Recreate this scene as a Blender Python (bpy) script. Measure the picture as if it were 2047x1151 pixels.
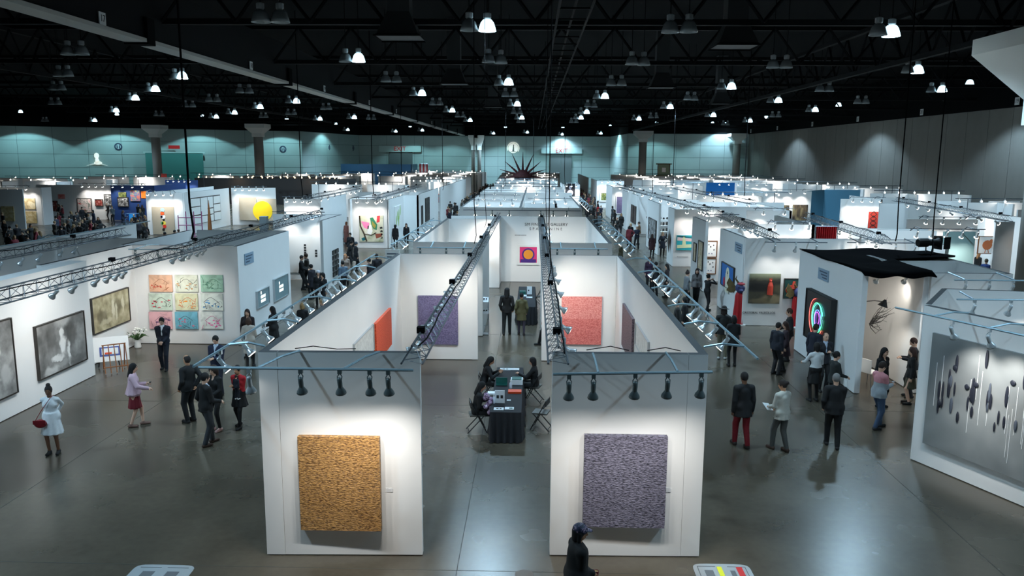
import bpy, math, random
import numpy as np
from mathutils import Matrix, Vector
random.seed(7); RNG = np.random.RandomState(7)
for _o in list(bpy.data.objects): bpy.data.objects.remove(_o)
SC = bpy.context.scene; COL = SC.collection
# ------------------------------------------------------------------ camera, world, exposure
CAM_H = 6.75; WALL_H = 3.56
F_PX, CX, CY = 1595.0, 1023.5, 575.5
PITCH, YAW, ROLL = math.radians(9.40), math.radians(1.49), math.radians(0.344)
def ray(px, py):
    u, v = px-CX, py-CY
    c, s = math.cos(-ROLL), math.sin(-ROLL); u, v = c*u-s*v, s*u+c*v
    x, d, up = u/F_PX, 1.0, -v/F_PX
    c, s = math.cos(PITCH), math.sin(PITCH); y, z = c*d+s*up, -s*d+c*up
    c, s = math.cos(YAW), math.sin(YAW)
    return Vector((c*x-s*y, s*x+c*y, z))
def atz(px, py, z=0.0):            # survey helper: point of the photo on a level plane
    r = ray(px, py); t = (z-CAM_H)/r.z; return (r.x*t, r.y*t)
def onY(px, py, Y):                # ... on a wall plane Y = const -> (x, z)
    r = ray(px, py); t = Y/r.y; return (r.x*t, CAM_H+r.z*t)
def onX(px, py, X):                # ... on a wall plane X = const -> (y, z)
    r = ray(px, py); t = X/r.x; return (r.y*t, CAM_H+r.z*t)
cam_d = bpy.data.cameras.new('camera'); cam = bpy.data.objects.new('camera', cam_d); COL.objects.link(cam)
f0 = ray(CX, CY); rt = (ray(CX+1, CY)-f0).normalized(); up = (ray(CX, CY-1)-f0).normalized(); fw = f0.normalized()
cam.matrix_world = Matrix(((rt.x, up.x, -fw.x, 0), (rt.y, up.y, -fw.y, 0), (rt.z, up.z, -fw.z, CAM_H), (0, 0, 0, 1)))
cam_d.lens = F_PX/2047*36; cam_d.sensor_width = 36; cam_d.clip_end = 600; cam_d.clip_start = 0.1
SC.camera = cam
W = bpy.data.worlds.new('world'); SC.world = W; W.use_nodes = True
W.node_tree.nodes['Background'].inputs[0].default_value = (0.30, 0.42, 0.50, 1)
W.node_tree.nodes['Background'].inputs[1].default_value = 0.03
SC.view_settings.view_transform = 'Standard'; SC.view_settings.look = 'None'; SC.view_settings.gamma = 1.0
SC.view_settings.use_curve_mapping = False
SC.view_settings.exposure = 0.72
E_SPOT = 54.0        # one track spotlight, watts
E_BAY = 3400.0       # one lit high-bay lamp, watts
E_WASH = 760.0      # one wall-side high-bay lamp
TEAL = (0.45, 0.90, 1.0); WARM = (1.0, 0.93, 0.83); COOL = (0.52, 0.79, 1.0); NEUT = (1.0, 0.965, 0.91)

# ------------------------------------------------------------------ materials
MATS = {}
def mat(name, col, rough=0.6, metal=0.0, emit=0.0, noise=0.0, nscale=6.0, bump=0.0, bscale=40.0, spec=None):
    if name in MATS: return MATS[name]
    m = bpy.data.materials.new(name); m.use_nodes = True; nt = m.node_tree; b = nt.nodes['Principled BSDF']
    b.inputs['Base Color'].default_value = (*col, 1); b.inputs['Roughness'].default_value = rough; b.inputs['Metallic'].default_value = metal
    if spec is not None: b.inputs['Specular IOR Level'].default_value = spec
    if emit: b.inputs['Emission Color'].default_value = (*col, 1); b.inputs['Emission Strength'].default_value = emit
    if noise or bump: tc = nt.nodes.new('ShaderNodeTexCoord')
    if noise:
        n = nt.nodes.new('ShaderNodeTexNoise'); n.inputs['Scale'].default_value = nscale; n.inputs['Detail'].default_value = 4
        r = nt.nodes.new('ShaderNodeMix'); r.data_type = 'RGBA'
        r.inputs[6].default_value = (*[c*(1-noise) for c in col], 1); r.inputs[7].default_value = (*[min(1, c*(1+noise)) for c in col], 1)
        nt.links.new(tc.outputs['Object'], n.inputs['Vector']); nt.links.new(n.outputs['Fac'], r.inputs[0]); nt.links.new(r.outputs[2], b.inputs['Base Color'])
    if bump:
        n2 = nt.nodes.new('ShaderNodeTexNoise'); n2.inputs['Scale'].default_value = bscale; bp = nt.nodes.new('ShaderNodeBump'); bp.inputs['Strength'].default_value = bump
        nt.links.new(tc.outputs['Object'], n2.inputs['Vector']); nt.links.new(n2.outputs['Fac'], bp.inputs['Height']); nt.links.new(bp.outputs[0], b.inputs['Normal'])
    MATS[name] = m; return m
def rgb(r, g, b):      # sRGB 0..255 -> linear
    f = lambda c: (c/255/12.92) if c/255 <= .04045 else ((c/255+.055)/1.055)**2.4
    return (f(r), f(g), f(b))
m_wall = mat('painted_board', (0.80, 0.80, 0.79), 0.65, noise=0.025, nscale=1.5)
m_top = mat('board_top_channel', (0.06, 0.062, 0.065), 0.8)
m_edge = mat('metal_edge', (0.45, 0.47, 0.50), 0.4, 0.6)
m_black = mat('black_fabric', (0.002, 0.002, 0.0025), 1.0, spec=.02, noise=.3, nscale=30)
m_steel = mat('truss_steel', (0.15, 0.17, 0.19), 0.4, 0.6)
m_rail = mat('rail_paint', (0.30, 0.42, 0.48), 0.4, 0.3)
m_darkrail = mat('dark_rail', (0.06, 0.08, 0.10), 0.4, 0.4)
m_lampgrey = mat('lamp_grey', (0.13, 0.165, 0.17), 0.35, 0.3)
m_lampsil = mat('lamp_silver', (0.62, 0.66, 0.68), 0.3, 0.5)
m_bulb = mat('lit_bulb', (1.0, 0.95, 0.86), 0.5, emit=6)
m_bulb_warm = mat('lit_bulb_amber', (1.0, 0.62, 0.25), 0.5, emit=14)
m_cable = mat('black_cable', (0.004, 0.004, 0.005), 0.9, spec=.1)
m_dark = mat('ceiling_black', (0.004, 0.0045, 0.005), 0.95, spec=.1)
m_dark2 = mat('ceiling_steel_black', (0.006, 0.0065, 0.007), 0.8, spec=.2)
m_white = mat('white_card', (0.85, 0.85, 0.83), 0.6)
m_ink = mat('black_ink', (0.02, 0.02, 0.02), 0.7)
m_wood = mat('easel_wood', rgb(150, 92, 48), 0.5, noise=.25, nscale=12)
m_skin = [mat('skin_a', rgb(222, 176, 150), 0.5), mat('skin_b', rgb(190, 140, 108), 0.5), mat('skin_c', rgb(120, 82, 60), 0.5)]
m_eye = mat('eye_dark', (0.02, 0.015, 0.012), 0.3); m_lip = mat('lip', rgb(160, 80, 75), 0.5)

ORD = ['first', 'second', 'third', 'fourth', 'fifth', 'sixth', 'seventh', 'eighth', 'ninth', 'tenth', 'eleventh', 'twelfth', 'thirteenth', 'fourteenth', 'fifteenth', 'sixteenth']
NUMW = {'17': 'seventeen', '18': 'eighteen', '19': 'nineteen', '20': 'twenty', '21': 'twenty-one', '22': 'twenty-two', '23': 'twenty-three', '24': 'twenty-four'}
# ------------------------------------------------------------------ mesh helpers
class MB:
    def __init__(s): s.v = []; s.f = []; s.m = []
    def add(s, vs, fs, mi=0):
        n = len(s.v); s.v.extend(vs); s.f.extend([tuple(i+n for i in f) for f in fs]); s.m.extend([mi]*len(fs)); return s
    def box(s, x0, y0, z0, x1, y1, z1, mi=0, top=None):
        vs = [(x, y, z) for z in (z0, z1) for y in (y0, y1) for x in (x0, x1)]
        fs = [(0, 2, 3, 1), (4, 5, 7, 6), (0, 1, 5, 4), (2, 6, 7, 3), (0, 4, 6, 2), (1, 3, 7, 5)]
        s.add(vs, fs, mi)
        if top is not None: s.m[-5] = top
        return s
    def obox(s, p, q, t, z0, z1, mi=0, top=None):      # upright slab from p to q, thickness t to the left side of p->q
        p = Vector((p[0], p[1])); q = Vector((q[0], q[1])); d = (q-p).normalized(); n = Vector((-d.y, d.x))*t
        c = [p, q, q+n, p+n]
        vs = [(a.x, a.y, z) for z in (z0, z1) for a in c]
        s.add(vs, [(0, 3, 2, 1), (4, 5, 6, 7), (0, 1, 5, 4), (1, 2, 6, 5), (2, 3, 7, 6), (3, 0, 4, 7)], mi)
        if top is not None: s.m[-5] = top
        return s
    def tube(s, pts, r, n=6, mi=0, cap=True):
        pts = [Vector(p) for p in pts]; rs = r if isinstance(r, (list, tuple)) else [r]*len(pts)
        vs = []; fs = []
        for i, p in enumerate(pts):
            d = (pts[min(i+1, len(pts)-1)]-pts[max(i-1, 0)])
            d = d.normalized() if d.length > 1e-9 else Vector((0, 0, 1))
            a = Vector((0, 0, 1)) if abs(d.z) < .95 else Vector((1, 0, 0))
            u = d.cross(a).normalized(); w = d.cross(u)
            for k in range(n):
                t = 2*math.pi*k/n; vs.append(tuple(p+(u*math.cos(t)+w*math.sin(t))*rs[i]))
        for i in range(len(pts)-1):
            for k in range(n):
                fs.append((i*n+k, i*n+(k+1) % n, (i+1)*n+(k+1) % n, (i+1)*n+k))
        if cap: fs.append(tuple(range(n-1, -1, -1))); fs.append(tuple((len(pts)-1)*n+k for k in range(n)))
        return s.add(vs, fs, mi)
    def lathe(s, prof, n=12, c=(0, 0, 0), M=None, mi=0, cap0=False, cap1=False):
        vs = []; fs = []
        for (r, z) in prof:
            for k in range(n):
                t = 2*math.pi*k/n; v = Vector((r*math.cos(t), r*math.sin(t), z))
                if M is not None: v = M @ v
                vs.append((v.x+c[0], v.y+c[1], v.z+c[2]))
        for i in range(len(prof)-1):
            for k in range(n): fs.append((i*n+k, i*n+(k+1) % n, (i+1)*n+(k+1) % n, (i+1)*n+k))
        if cap0: fs.append(tuple(range(n-1, -1, -1)))
        if cap1: fs.append(tuple((len(prof)-1)*n+k for k in range(n)))
        return s.add(vs, fs, mi)
    def ball(s, c, r, n=8, m=5, mi=0):
        r = (r, r, r) if not isinstance(r, (tuple, list)) else r
        prof = [(math.sin(math.pi*i/m), -math.cos(math.pi*i/m)) for i in range(m+1)]
        prof[0] = (.02, -1); prof[-1] = (.02, 1)
        return s.lathe(prof, n, c, Matrix.Diagonal((r[0], r[1], r[2])), mi)
    def mesh(s, name, mats, off=(0, 0, 0), smooth=False):
        me = bpy.data.meshes.new(name)
        vs = s.v if not any(off) else [(v[0]-off[0], v[1]-off[1], v[2]-off[2]) for v in s.v]
        me.from_pydata(vs, [], s.f)
        for m in (mats if isinstance(mats, (list, tuple)) else [mats]): me.materials.append(m)
        me.polygons.foreach_set('material_index', s.m)
        if smooth: me.polygons.foreach_set('use_smooth', [True]*len(me.polygons))
        me.update(); return me
    def build(s, name, mats, parent=None, off=None, smooth=False, loc=None):
        if off is None: off = tuple(parent.location) if parent is not None and parent.get('_world') else (0, 0, 0)
        return link(name, s.mesh(name, mats, off, smooth), parent, loc)
def link(name, me, parent=None, loc=None, rotz=None):
    o = bpy.data.objects.new(name, me); COL.objects.link(o)
    if parent is not None: o.parent = parent
    if loc is not None: o.location = loc
    if rotz is not None: o.rotation_euler = (0, 0, rotz)
    return o
def tag(o, label, cat, group=None, kind=None):
    o['label'] = label; o['category'] = cat
    if group: o['group'] = group
    if kind: o['kind'] = kind
    return o
def struct(o, label=None):
    o['kind'] = 'structure'
    if label: o['label'] = label; o['category'] = 'structure' if not label else o.name.split('.')[0].split('_')[0]
    return o
def thing(name, label, cat, loc=(0, 0, 0), rotz=0, group=None, world=False):
    o = bpy.data.objects.new(name, None); COL.objects.link(o); o.location = loc; o.rotation_euler = (0, 0, rotz); o.empty_display_size = .1
    tag(o, label, cat, group)
    if world: o['_world'] = 1
    return o
def lamp(name, kind, loc, energy, color, parent=None, rot=None, size=None, blend=.5, radius=.06):
    d = bpy.data.lights.new(name, kind); d.energy = energy; d.color = color
    if kind == 'SPOT': d.spot_size = size or 1.3; d.spot_blend = blend
    d.shadow_soft_size = radius
    o = bpy.data.objects.new(name, d); COL.objects.link(o); o.location = loc
    if rot is not None: o.rotation_euler = rot
    if parent is not None: o.parent = parent
    return o
def text(name, body, size, mat_, loc, rot, parent=None, align='CENTER', ext=.004, spacing=1.0):
    c = bpy.data.curves.new(name, 'FONT'); c.body = body; c.size = size; c.extrude = ext; c.align_x = align; c.align_y = 'CENTER'; c.space_character = spacing
    c.materials.append(mat_); t = bpy.data.objects.new(name, c); COL.objects.link(t); bpy.context.view_layer.update()
    me = bpy.data.meshes.new_from_object(t.evaluated_get(bpy.context.evaluated_depsgraph_get())); bpy.data.objects.remove(t); bpy.data.curves.remove(c)
    o = bpy.data.objects.new(name, me); COL.objects.link(o); o.location = loc; o.rotation_euler = rot
    if parent is not None: o.parent = parent
    return o
# ================================================================== hall shell
def concrete():
    m = bpy.data.materials.new('polished_concrete'); m.use_nodes = True; nt = m.node_tree; b = nt.nodes['Principled BSDF']
    tc = nt.nodes.new('ShaderNodeTexCoord')
    n1 = nt.nodes.new('ShaderNodeTexNoise'); n1.inputs['Scale'].default_value = 0.35; n1.inputs['Detail'].default_value = 4; n1.inputs['Roughness'].default_value = .5
    n2 = nt.nodes.new('ShaderNodeTexNoise'); n2.inputs['Scale'].default_value = 7.0; n2.inputs['Detail'].default_value = 6
    r = nt.nodes.new('ShaderNodeValToRGB'); r.color_ramp.elements[0].position = .3; r.color_ramp.elements[0].color = (0.047, 0.039, 0.028, 1); r.color_ramp.elements[1].position = .75; r.color_ramp.elements[1].color = (0.122, 0.103, 0.075, 1)
    mx = nt.nodes.new('ShaderNodeMix'); mx.data_type = 'FLOAT'; mx.inputs[0].default_value = .15
    nt.links.new(tc.outputs['Object'], n1.inputs['Vector']); nt.links.new(tc.outputs['Object'], n2.inputs['Vector'])
    nt.links.new(n1.outputs['Fac'], mx.inputs[2]); nt.links.new(n2.outputs['Fac'], mx.inputs[3]); nt.links.new(mx.outputs[0], r.inputs['Fac']); nt.links.new(r.outputs['Color'], b.inputs['Base Color'])
    mr = nt.nodes.new('ShaderNodeMapRange'); mr.inputs[3].default_value = .25; mr.inputs[4].default_value = .29
    nt.links.new(n1.outputs['Fac'], mr.inputs[0]); nt.links.new(mr.outputs[0], b.inputs['Roughness'])
    b.inputs['Specular IOR Level'].default_value = .6
    return m
m_floor = concrete()
fl = MB().box(-105, -25, -.3, 46, 180, 0).build('floor', m_floor); struct(fl, 'polished grey concrete floor of the exhibition hall')
m_joint = mat('floor_joint', (0.045, 0.042, 0.036), .8)
for Y in (12.2, 21.0, 29.8, 38.6): MB().box(-40, Y-.006, -.01, 40, Y+.006, .0015).build('joint', m_joint, fl)
for X in (-19.2, -10.2, -1.2, 7.8): MB().box(X-.006, -2, -.01, X+.006, 90, .0015).build('joint', m_joint, fl)
m_teal = mat('wall_grey_green', (0.36, 0.45, 0.44), .7, noise=.05, nscale=.6)
m_backing = mat('wall_joint_dark', (0.09, 0.13, 0.13), .8)
m_rwall = mat('wall_grey_brown', (0.24, 0.225, 0.205), .8, noise=.12, nscale=.9)
m_rjoint = mat('wall_joint_pale', (0.42, 0.42, 0.40), .8)
def hall_wall(name, label, p, q, nx, nz, z1, mp, mj, gap=.05):
    p = Vector(p); q = Vector(q); d = (q-p).normalized(); n = Vector((-d.y, d.x))
    b = MB().obox(p+n*.06, q+n*.06, .5, 0, z1).build(name, mj); struct(b, label)
    L = (q-p).length; w = L/nx; h = z1/nz
    me = MB().obox((0, 0), (w-gap, 0), .06, gap/2, h-gap/2).mesh('wall_panel', mp)
    a = math.atan2(d.y, d.x)
    for i in range(nx):
        for k in range(nz):
            o = link('panel', me, b); s = p+d*(i*w+gap/2); o.location = (s.x, s.y, k*h); o.rotation_euler = (0, 0, a)
    MB().obox(p-n*.05, q-n*.05, .7, z1, 15.5).build('upper_wall', m_dark, b)
    return b
WL = hall_wall('wall_left', 'grey-green panelled hall wall behind the booths, with lamp scallops', (-105, 116), (-43, 149), 14, 5, 11, m_teal, m_backing)
hall_wall('wall_left_return', 'short grey-green wall return beside the deep recess', (-43, 149), (-38.2, 176), 5, 5, 11, m_teal, m_backing)
WB = hall_wall('wall_back', 'grey-green back wall with two exit doors and projected emblem', (-38.2, 176), (16.5, 176), 9, 5, 11, m_teal, m_backing)
hall_wall('wall_right_return', 'short grey-green wall return at the recess corner beside a column', (16.5, 176), (17.6, 152), 4, 5, 11, m_teal, m_backing)
hall_wall('wall_right_shoulder', 'grey-green wall section behind the hanging glass lantern', (17.6, 152), (40, 152), 5, 5, 11, m_teal, m_backing)
hall_wall('wall_right', 'tall grey-brown panelled side wall of the hall', (40, 152), (40, 8), 40, 1, 11, m_rwall, m_rjoint, .06)
struct(MB().box(-105, -25, 15.5, 46, 180, 15.9).build('ceiling', m_dark), 'black unlit ceiling of the exhibition hall')
# ---- roof steel
def girder(name, label, p, q, z0, z1, t=.3, step=3.0, mt=m_dark2, fl=.5):
    b = MB(); p = Vector(p); q = Vector(q); L = (q-p).length; d = (q-p)/L
    e = thing(name, label, 'beam', (p.x, p.y, z0), 0, 'black roof girders', True); e['kind'] = 'structure'
    for z in (z0, z1): MB().obox(p, q, t, z, z+.22).build('chord', mt, e)
    br = MB(); n = int(L/step)
    for i in range(n):
        a = p+d*(i*step); c = p+d*((i+.5)*step); g = p+d*((i+1)*step)
        br.tube([(a.x, a.y, z0+.1), (c.x, c.y, z1+.1)], .07, 4); br.tube([(c.x, c.y, z1+.1), (g.x, g.y, z0+.1)], .07, 4)
    br.build('bracing', mt, e); return e
for i, Y in enumerate((19.5, 33, 47, 61, 75, 89, 103, 117, 131, 145)):
    girder('roof_girder', 'black roof girder crossing the dark ceiling, %s counted from the camera' % ORD[i], (-60, Y), (40, Y), 11.9, 13.8)
for i, X in enumerate((-30, 18.5)):
    girder('roof_girder', ('black roof girder running lengthwise over the far left booths', 'black roof girder running lengthwise over the right row of columns')[i], (X, 12), (X, 176 if i else 120), 11.4, 13.6)
bm_ = thing('ceiling_beam', 'deep black lengthwise beam with pale bottom flange and number signs', 'beam', (-15.6, 14, 11), 0, None, True); bm_['kind'] = 'structure'
MB().box(-15.6, 14, 11.1, -15.0, 176, 13.3).build('web', m_dark2, bm_)
m_flange = mat('pale_flange', (0.55, 0.54, 0.50), .5)
for i in range(9):
    MB().box(-15.75, 14+18*i, 10.98, -14.9, 14+18*i+17.4, 11.12).build('flange', m_flange, bm_)
    MB().box(-15.8, 14+18*i+17.4, 10.9, -14.85, 14+18*i+18, 11.9).build('hanger', m_dark, bm_)
def number_sign(num, px, py, X, face, s):
    y, z = onX(px, py, X)
    o = thing('number_sign', 'small white sign with number %s on the %s' % (NUMW[num], face), 'sign', (X, y, z))
    dx = .04 if X < 0 else -.04
    MB().box(min(0, dx), -s/2, -s/2, max(0, dx), s/2, s/2).build('plate', m_white, o)
    text('number', num, s*.78, m_ink, (dx*1.15, 0, 0), (math.pi/2, 0, math.pi/2 if X < 0 else -math.pi/2), o)
for n_, px, py in (('17', 203, 37), ('18', 501, 131), ('19', 648, 177), ('20', 738, 205), ('21', 792, 222), ('22', 863, 245)): number_sign(n_, px, py, -14.98, 'long ceiling beam', .42)
for n_, px, py in (('19', 2034, 202), ('20', 1843, 224), ('21', 1715, 238), ('22', 1624, 248), ('23', 1554, 256), ('24', 1501, 262)): number_sign(n_, px, py, 39.9, 'side wall edge', .62)
# cable tray along the middle
ct = thing('cable_tray', 'dark ladder-shaped cable tray hanging below the ceiling', 'cable tray', (1.2, 14, 11.6), 0, None, True)
for dx in (-.55, 0, .55): MB().tube([(1.35+dx, 14, 11.7+.1*(dx == 0)), (1.35+dx, 150, 11.7+.1*(dx == 0))], .05, 5).build('side_rail', m_dark2, ct)
for i in range(40): MB().box(.8, 15+2.2*i, 11.66, 1.9, 15.06+2.2*i, 11.72).build('rung', m_dark2, ct)
for i in range(8): MB().tube([(.8, 16+12*i, 11.7), (.8, 16+12*i, 15.5)], .02, 4).build('hanger_rod', m_dark2, ct)
m_duct = mat('duct_grey', (0.05, 0.05, 0.05), .6)
for lab, px, py in (('nearest the long beam', 800, 70), ('beside the pair of unlit lamps', 1468, 88), ('above the cable tray start', 908, 165), ('over the right aisle', 1322, 172), ('far over the centre row', 985, 212), ('far over the right row', 1440, 205)):
    x, y = atz(px, py, 11.5)
    d_ = thing('air_diffuser', 'dark pyramid air diffuser under the ceiling, '+lab, 'air vent', (x, y, 11.4))
    MB().lathe([(1.25, 0), (1.15, .05), (.62, .95), (.6, 4.15)], 4, M=Matrix.Rotation(math.pi/4, 3, 'Z'), cap0=True).build('hood', m_duct, d_)
    MB().lathe([(1.3, -.06), (1.3, 0)], 4, M=Matrix.Rotation(math.pi/4, 3, 'Z')).build('rim', m_dark2, d_)
# ---- columns
m_col = mat('column_concrete', (0.30, 0.29, 0.27), .8, noise=.1, nscale=1.2); m_cap = mat('capital_white', (0.88, 0.87, 0.83), .7)
def column(lab, x, y, r, zc, w0, w1, n=20, cap_h=2.2):
    c = thing('column', lab, 'column', (x, y, 0)); c['kind'] = 'structure'
    MB().lathe([(r, 0), (r, zc-cap_h)], n, cap0=True).build('shaft', m_col, c, smooth=True)
    Mx = Matrix.Rotation(math.pi/4, 3, 'Z'); k = math.sqrt(2)
    MB().lathe([(r*1.05*k, zc-cap_h-cap_h*.4), (r*1.05*k, zc-cap_h), (w0*k, zc-.55)], 4, M=Mx, cap0=True).build('capital', m_cap, c)
    MB().lathe([(w1*k, zc-.55), (w1*k, zc)], 4, M=Mx, cap0=True, cap1=True).build('slab', m_cap, c)
column('concrete column with broad white capital beside the large grey canvas', 17.9, 28.5, .68, 11, 2.0, 2.0, 28)
column('round concrete column before the recess corner, right of the emblem', 18.4, 137.5, .66, 11, 1.5, 1.5, 20, 1.3)
column('round concrete column in front of the grey-brown side wall', 37.2, 149.5, .66, 11, 1.5, 1.5, 20, 1.3)
column('round concrete column rising behind the tan sun canvas', -39.4, 115, .66, 11, 1.4, 1.4, 20, 1.3)
column('round concrete column rising behind the blue booth wall', -57.1, 121, .66, 11, 1.4, 1.4, 20, 1.3)
column('slender twin column at the back wall, darker one', -12.9, 172, .42, 11, 1.0, 1.0)
column('slender twin column at the back wall, one with lit notice', -11.6, 172, .42, 11, 1.0, 1.0)
# ---- doors, signs on the back walls
m_exit = mat('exit_red', rgb(150, 30, 30), .5, emit=.25); m_doorg = mat('door_grey', (0.12, 0.14, 0.14), .6); m_hdr = mat('door_header', (0.46, 0.60, 0.58), .6)
for i, (px0, px1, dx0, dx1, py0, py1, lab) in enumerate(((758, 842, 778, 825, 291, 304, 'door under the exit header nearer the long beam'), (1082, 1163, 1099, 1143, 296, 307, 'door under the exit header near the recess corner'))):
    Y = 175.9
    x0, z1 = onY(px0, py0, Y); x1, z0 = onY(px1, py1, Y); a, _ = onY(dx0, 320, Y); c, _ = onY(dx1, 320, Y)
    d_ = thing('door_%d' % (i+1), lab, 'door', ((a+c)/2, Y, 0), 0, None, True); d_['kind'] = 'structure'
    MB().box(x0, Y-.4, z0, x1, Y, z1).build('header', m_hdr, d_)
    for s_ in (0, 1): MB().box(a+(c-a)*.5*s_+.03, Y-.15, 0, a+(c-a)*.5*(s_+1)-.03, Y, z0).build('door_leaf', m_doorg, d_)
    ex = text('exit_lettering', 'EXIT', 1.3, m_exit, ((x0+x1)/2-(a+c)/2, -.45, (z0+z1)/2), (math.pi/2, 0, 0), d_)
gd = thing('door_3', 'dark green doorway recess in the left hall wall', 'door', (-62, 138, 0), math.atan2(33, 62)); gd['kind'] = 'structure'
MB().box(-4.6, -.1, 0, 4.6, .25, 6.9).build('door_leaf', mat('green_door', (0.06, 0.22, 0.20), .5), gd)
MB().box(-4.9, -.15, 6.9, 4.9, .25, 7.1).build('lintel', m_hdr, gd)
MB().box(-.9, -.2, 7.6, .9, 0, 8.2).build('exit_plate', m_exit, gd)
def wall_pt_left(px, py):          # point on the slanted left wall
    p = Vector((-105, 116)); q = Vector((-43, 149)); d = (q-p).normalized(); n = Vector((-d.y, d.x))
    r = ray(px, py); t = (p.x*n.x+p.y*n.y)/(r.x*n.x+r.y*n.y); return (r.x*t, r.y*t, CAM_H+r.z*t), math.atan2(d.y, d.x)
m_signd = mat('sign_dark_blue', rgb(40, 55, 80), .6)
def wc_sign(lab, loc, rz):
    o = thing('restroom_sign', lab, 'sign', loc, rz)
    MB().lathe([(.62, -.05), (.62, 0)], 20, M=Matrix.Rotation(math.pi/2, 3, 'X'), cap0=True, cap1=True).build('ring_plate', m_signd, o)
    MB().lathe([(.40, -.01), (.40, .02)], 20, M=Matrix.Rotation(math.pi/2, 3, 'X'), c=(0, -.02, 0), cap0=True, cap1=True).build('disc', mat('sign_pale', (0.45, 0.55, 0.56), .6), o)
    for s_ in (-.18, .18):
        MB().ball((s_, -.08, .24), .08, 6, 4).box(s_-.08, -.1, -.3, s_+.08, -.05, .15).build('figure', m_signd, o)
for lab, px, py in (('round restroom sign left of the green doorway', 237, 293), ('round restroom sign right of the second column', 566, 298)):
    p, a = wall_pt_left(px, py); wc_sign(lab, (p[0], p[1]-.1, p[2]), a)
for lab, px, py in (('round restroom sign on the short wall return', 637, 298), ('round restroom sign near the recess corner', 683, 300)):
    r = ray(px, py); t = 155/r.y; wc_sign(lab, (-43.0+ (px-600)*.047+.3, 151+(px-600)*.26, 8.2), math.radians(72))
# projected emblem and bust: the projected light is built as faintly glowing plates
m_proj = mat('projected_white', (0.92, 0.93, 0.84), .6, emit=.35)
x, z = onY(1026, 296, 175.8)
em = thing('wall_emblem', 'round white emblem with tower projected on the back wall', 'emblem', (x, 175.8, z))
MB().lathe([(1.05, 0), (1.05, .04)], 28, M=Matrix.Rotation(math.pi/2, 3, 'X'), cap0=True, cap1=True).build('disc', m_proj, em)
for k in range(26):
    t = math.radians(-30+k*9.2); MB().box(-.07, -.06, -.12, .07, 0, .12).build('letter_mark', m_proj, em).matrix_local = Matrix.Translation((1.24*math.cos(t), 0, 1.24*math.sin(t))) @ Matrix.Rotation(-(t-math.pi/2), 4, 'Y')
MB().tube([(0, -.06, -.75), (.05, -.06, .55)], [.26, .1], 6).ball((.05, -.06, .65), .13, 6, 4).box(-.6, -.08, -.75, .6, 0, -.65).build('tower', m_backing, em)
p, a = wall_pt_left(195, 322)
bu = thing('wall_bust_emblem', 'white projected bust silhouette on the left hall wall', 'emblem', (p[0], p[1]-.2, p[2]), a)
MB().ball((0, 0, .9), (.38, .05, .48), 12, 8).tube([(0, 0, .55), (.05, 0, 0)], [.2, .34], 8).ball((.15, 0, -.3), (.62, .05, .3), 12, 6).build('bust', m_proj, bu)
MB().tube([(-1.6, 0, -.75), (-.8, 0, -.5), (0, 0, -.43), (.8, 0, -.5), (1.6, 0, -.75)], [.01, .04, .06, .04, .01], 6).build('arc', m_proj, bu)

# ================================================================== high-bay lamps
m_dome = mat('lamp_dome_glass', (0.36, 0.39, 0.40), .25, 0.2); m_dome_lit = mat('lamp_dome_lit', (0.55, 0.85, 1.0), .3, emit=1.6)
m_bay = mat('lamp_bay_lit', (0.72, 0.94, 1.0), .4, emit=30); m_bal = mat('ballast', (0.42, 0.44, 0.45), .5)
dome_me = MB().lathe([(.08, .42), (.16, .40), (.24, .30), (.30, .12), (.33, 0), (.31, 0), (.28, .11), (.22, .28)], 14).mesh('dome', m_dome, smooth=True)
dome_lit_me = MB().lathe([(.08, .42), (.16, .40), (.24, .30), (.30, .12), (.33, 0), (.31, 0), (.28, .11), (.22, .28)], 14).mesh('dome', m_dome_lit, smooth=True)
bay_me = MB().lathe([(.30, .01), (.30, .06)], 12, cap0=True, cap1=True).mesh('bulb', m_bay)
bal_me = MB().lathe([(.10, .42), (.14, .46), (.14, .62), (.06, .66)], 8, cap1=True).mesh('ballast', m_bal)
rod_me = MB().tube([(0, 0, .64), (0, 0, 4.36)], .02, 4).mesh('hanging_rod', m_dark2)
BAYN = {}
def bay_label(x, y, lit):
    row = ('far left edge', 'outer left rows', 'left rows', 'long beam', 'left aisle', 'centre booths', 'right aisle', 'right booths', 'outer right rows', 'side wall')[min(9, sum(x > t for t in (-70, -45, -28, -17, -9.5, -4.5, 3.5, 9.5, 20)))]
    k = (row, lit); BAYN[k] = BAYN.get(k, 0)+1
    return '%s pair of dome lamps over the %s, %s from the camera' % ('lit' if lit else 'unlit', row, ORD[BAYN[k]-1])
def bay(px, py, lit, z=11.2, light=True, lab=None, energy=None):
    x, y = atz(px, py, z)
    r_ = random.Random(int(px*7+py)); a = r_.uniform(-.5, .5)
    o = thing('high_bay_lamp', lab or (bay_label(x, y, lit)), 'lamp', (x, y, z), a, 'lit high-bay ceiling lamps' if lit else 'unlit high-bay ceiling lamps')
    for k, dx in enumerate((-.33, .33)):
        on = lit and k == 1
        link('dome', dome_lit_me if on else dome_me, o, (dx, 0, 0)); link('ballast', bal_me, o, (dx, 0, 0)); link('hanging_rod', rod_me, o, (dx, 0, 0))
        if on:
            link('bulb', bay_me, o, (dx, 0, 0))
            if light: lamp('bay_light', 'SPOT', (dx, 0, -.08), energy or E_BAY, COOL, o, (0, 0, 0), 2.5, .7, .3)
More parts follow.
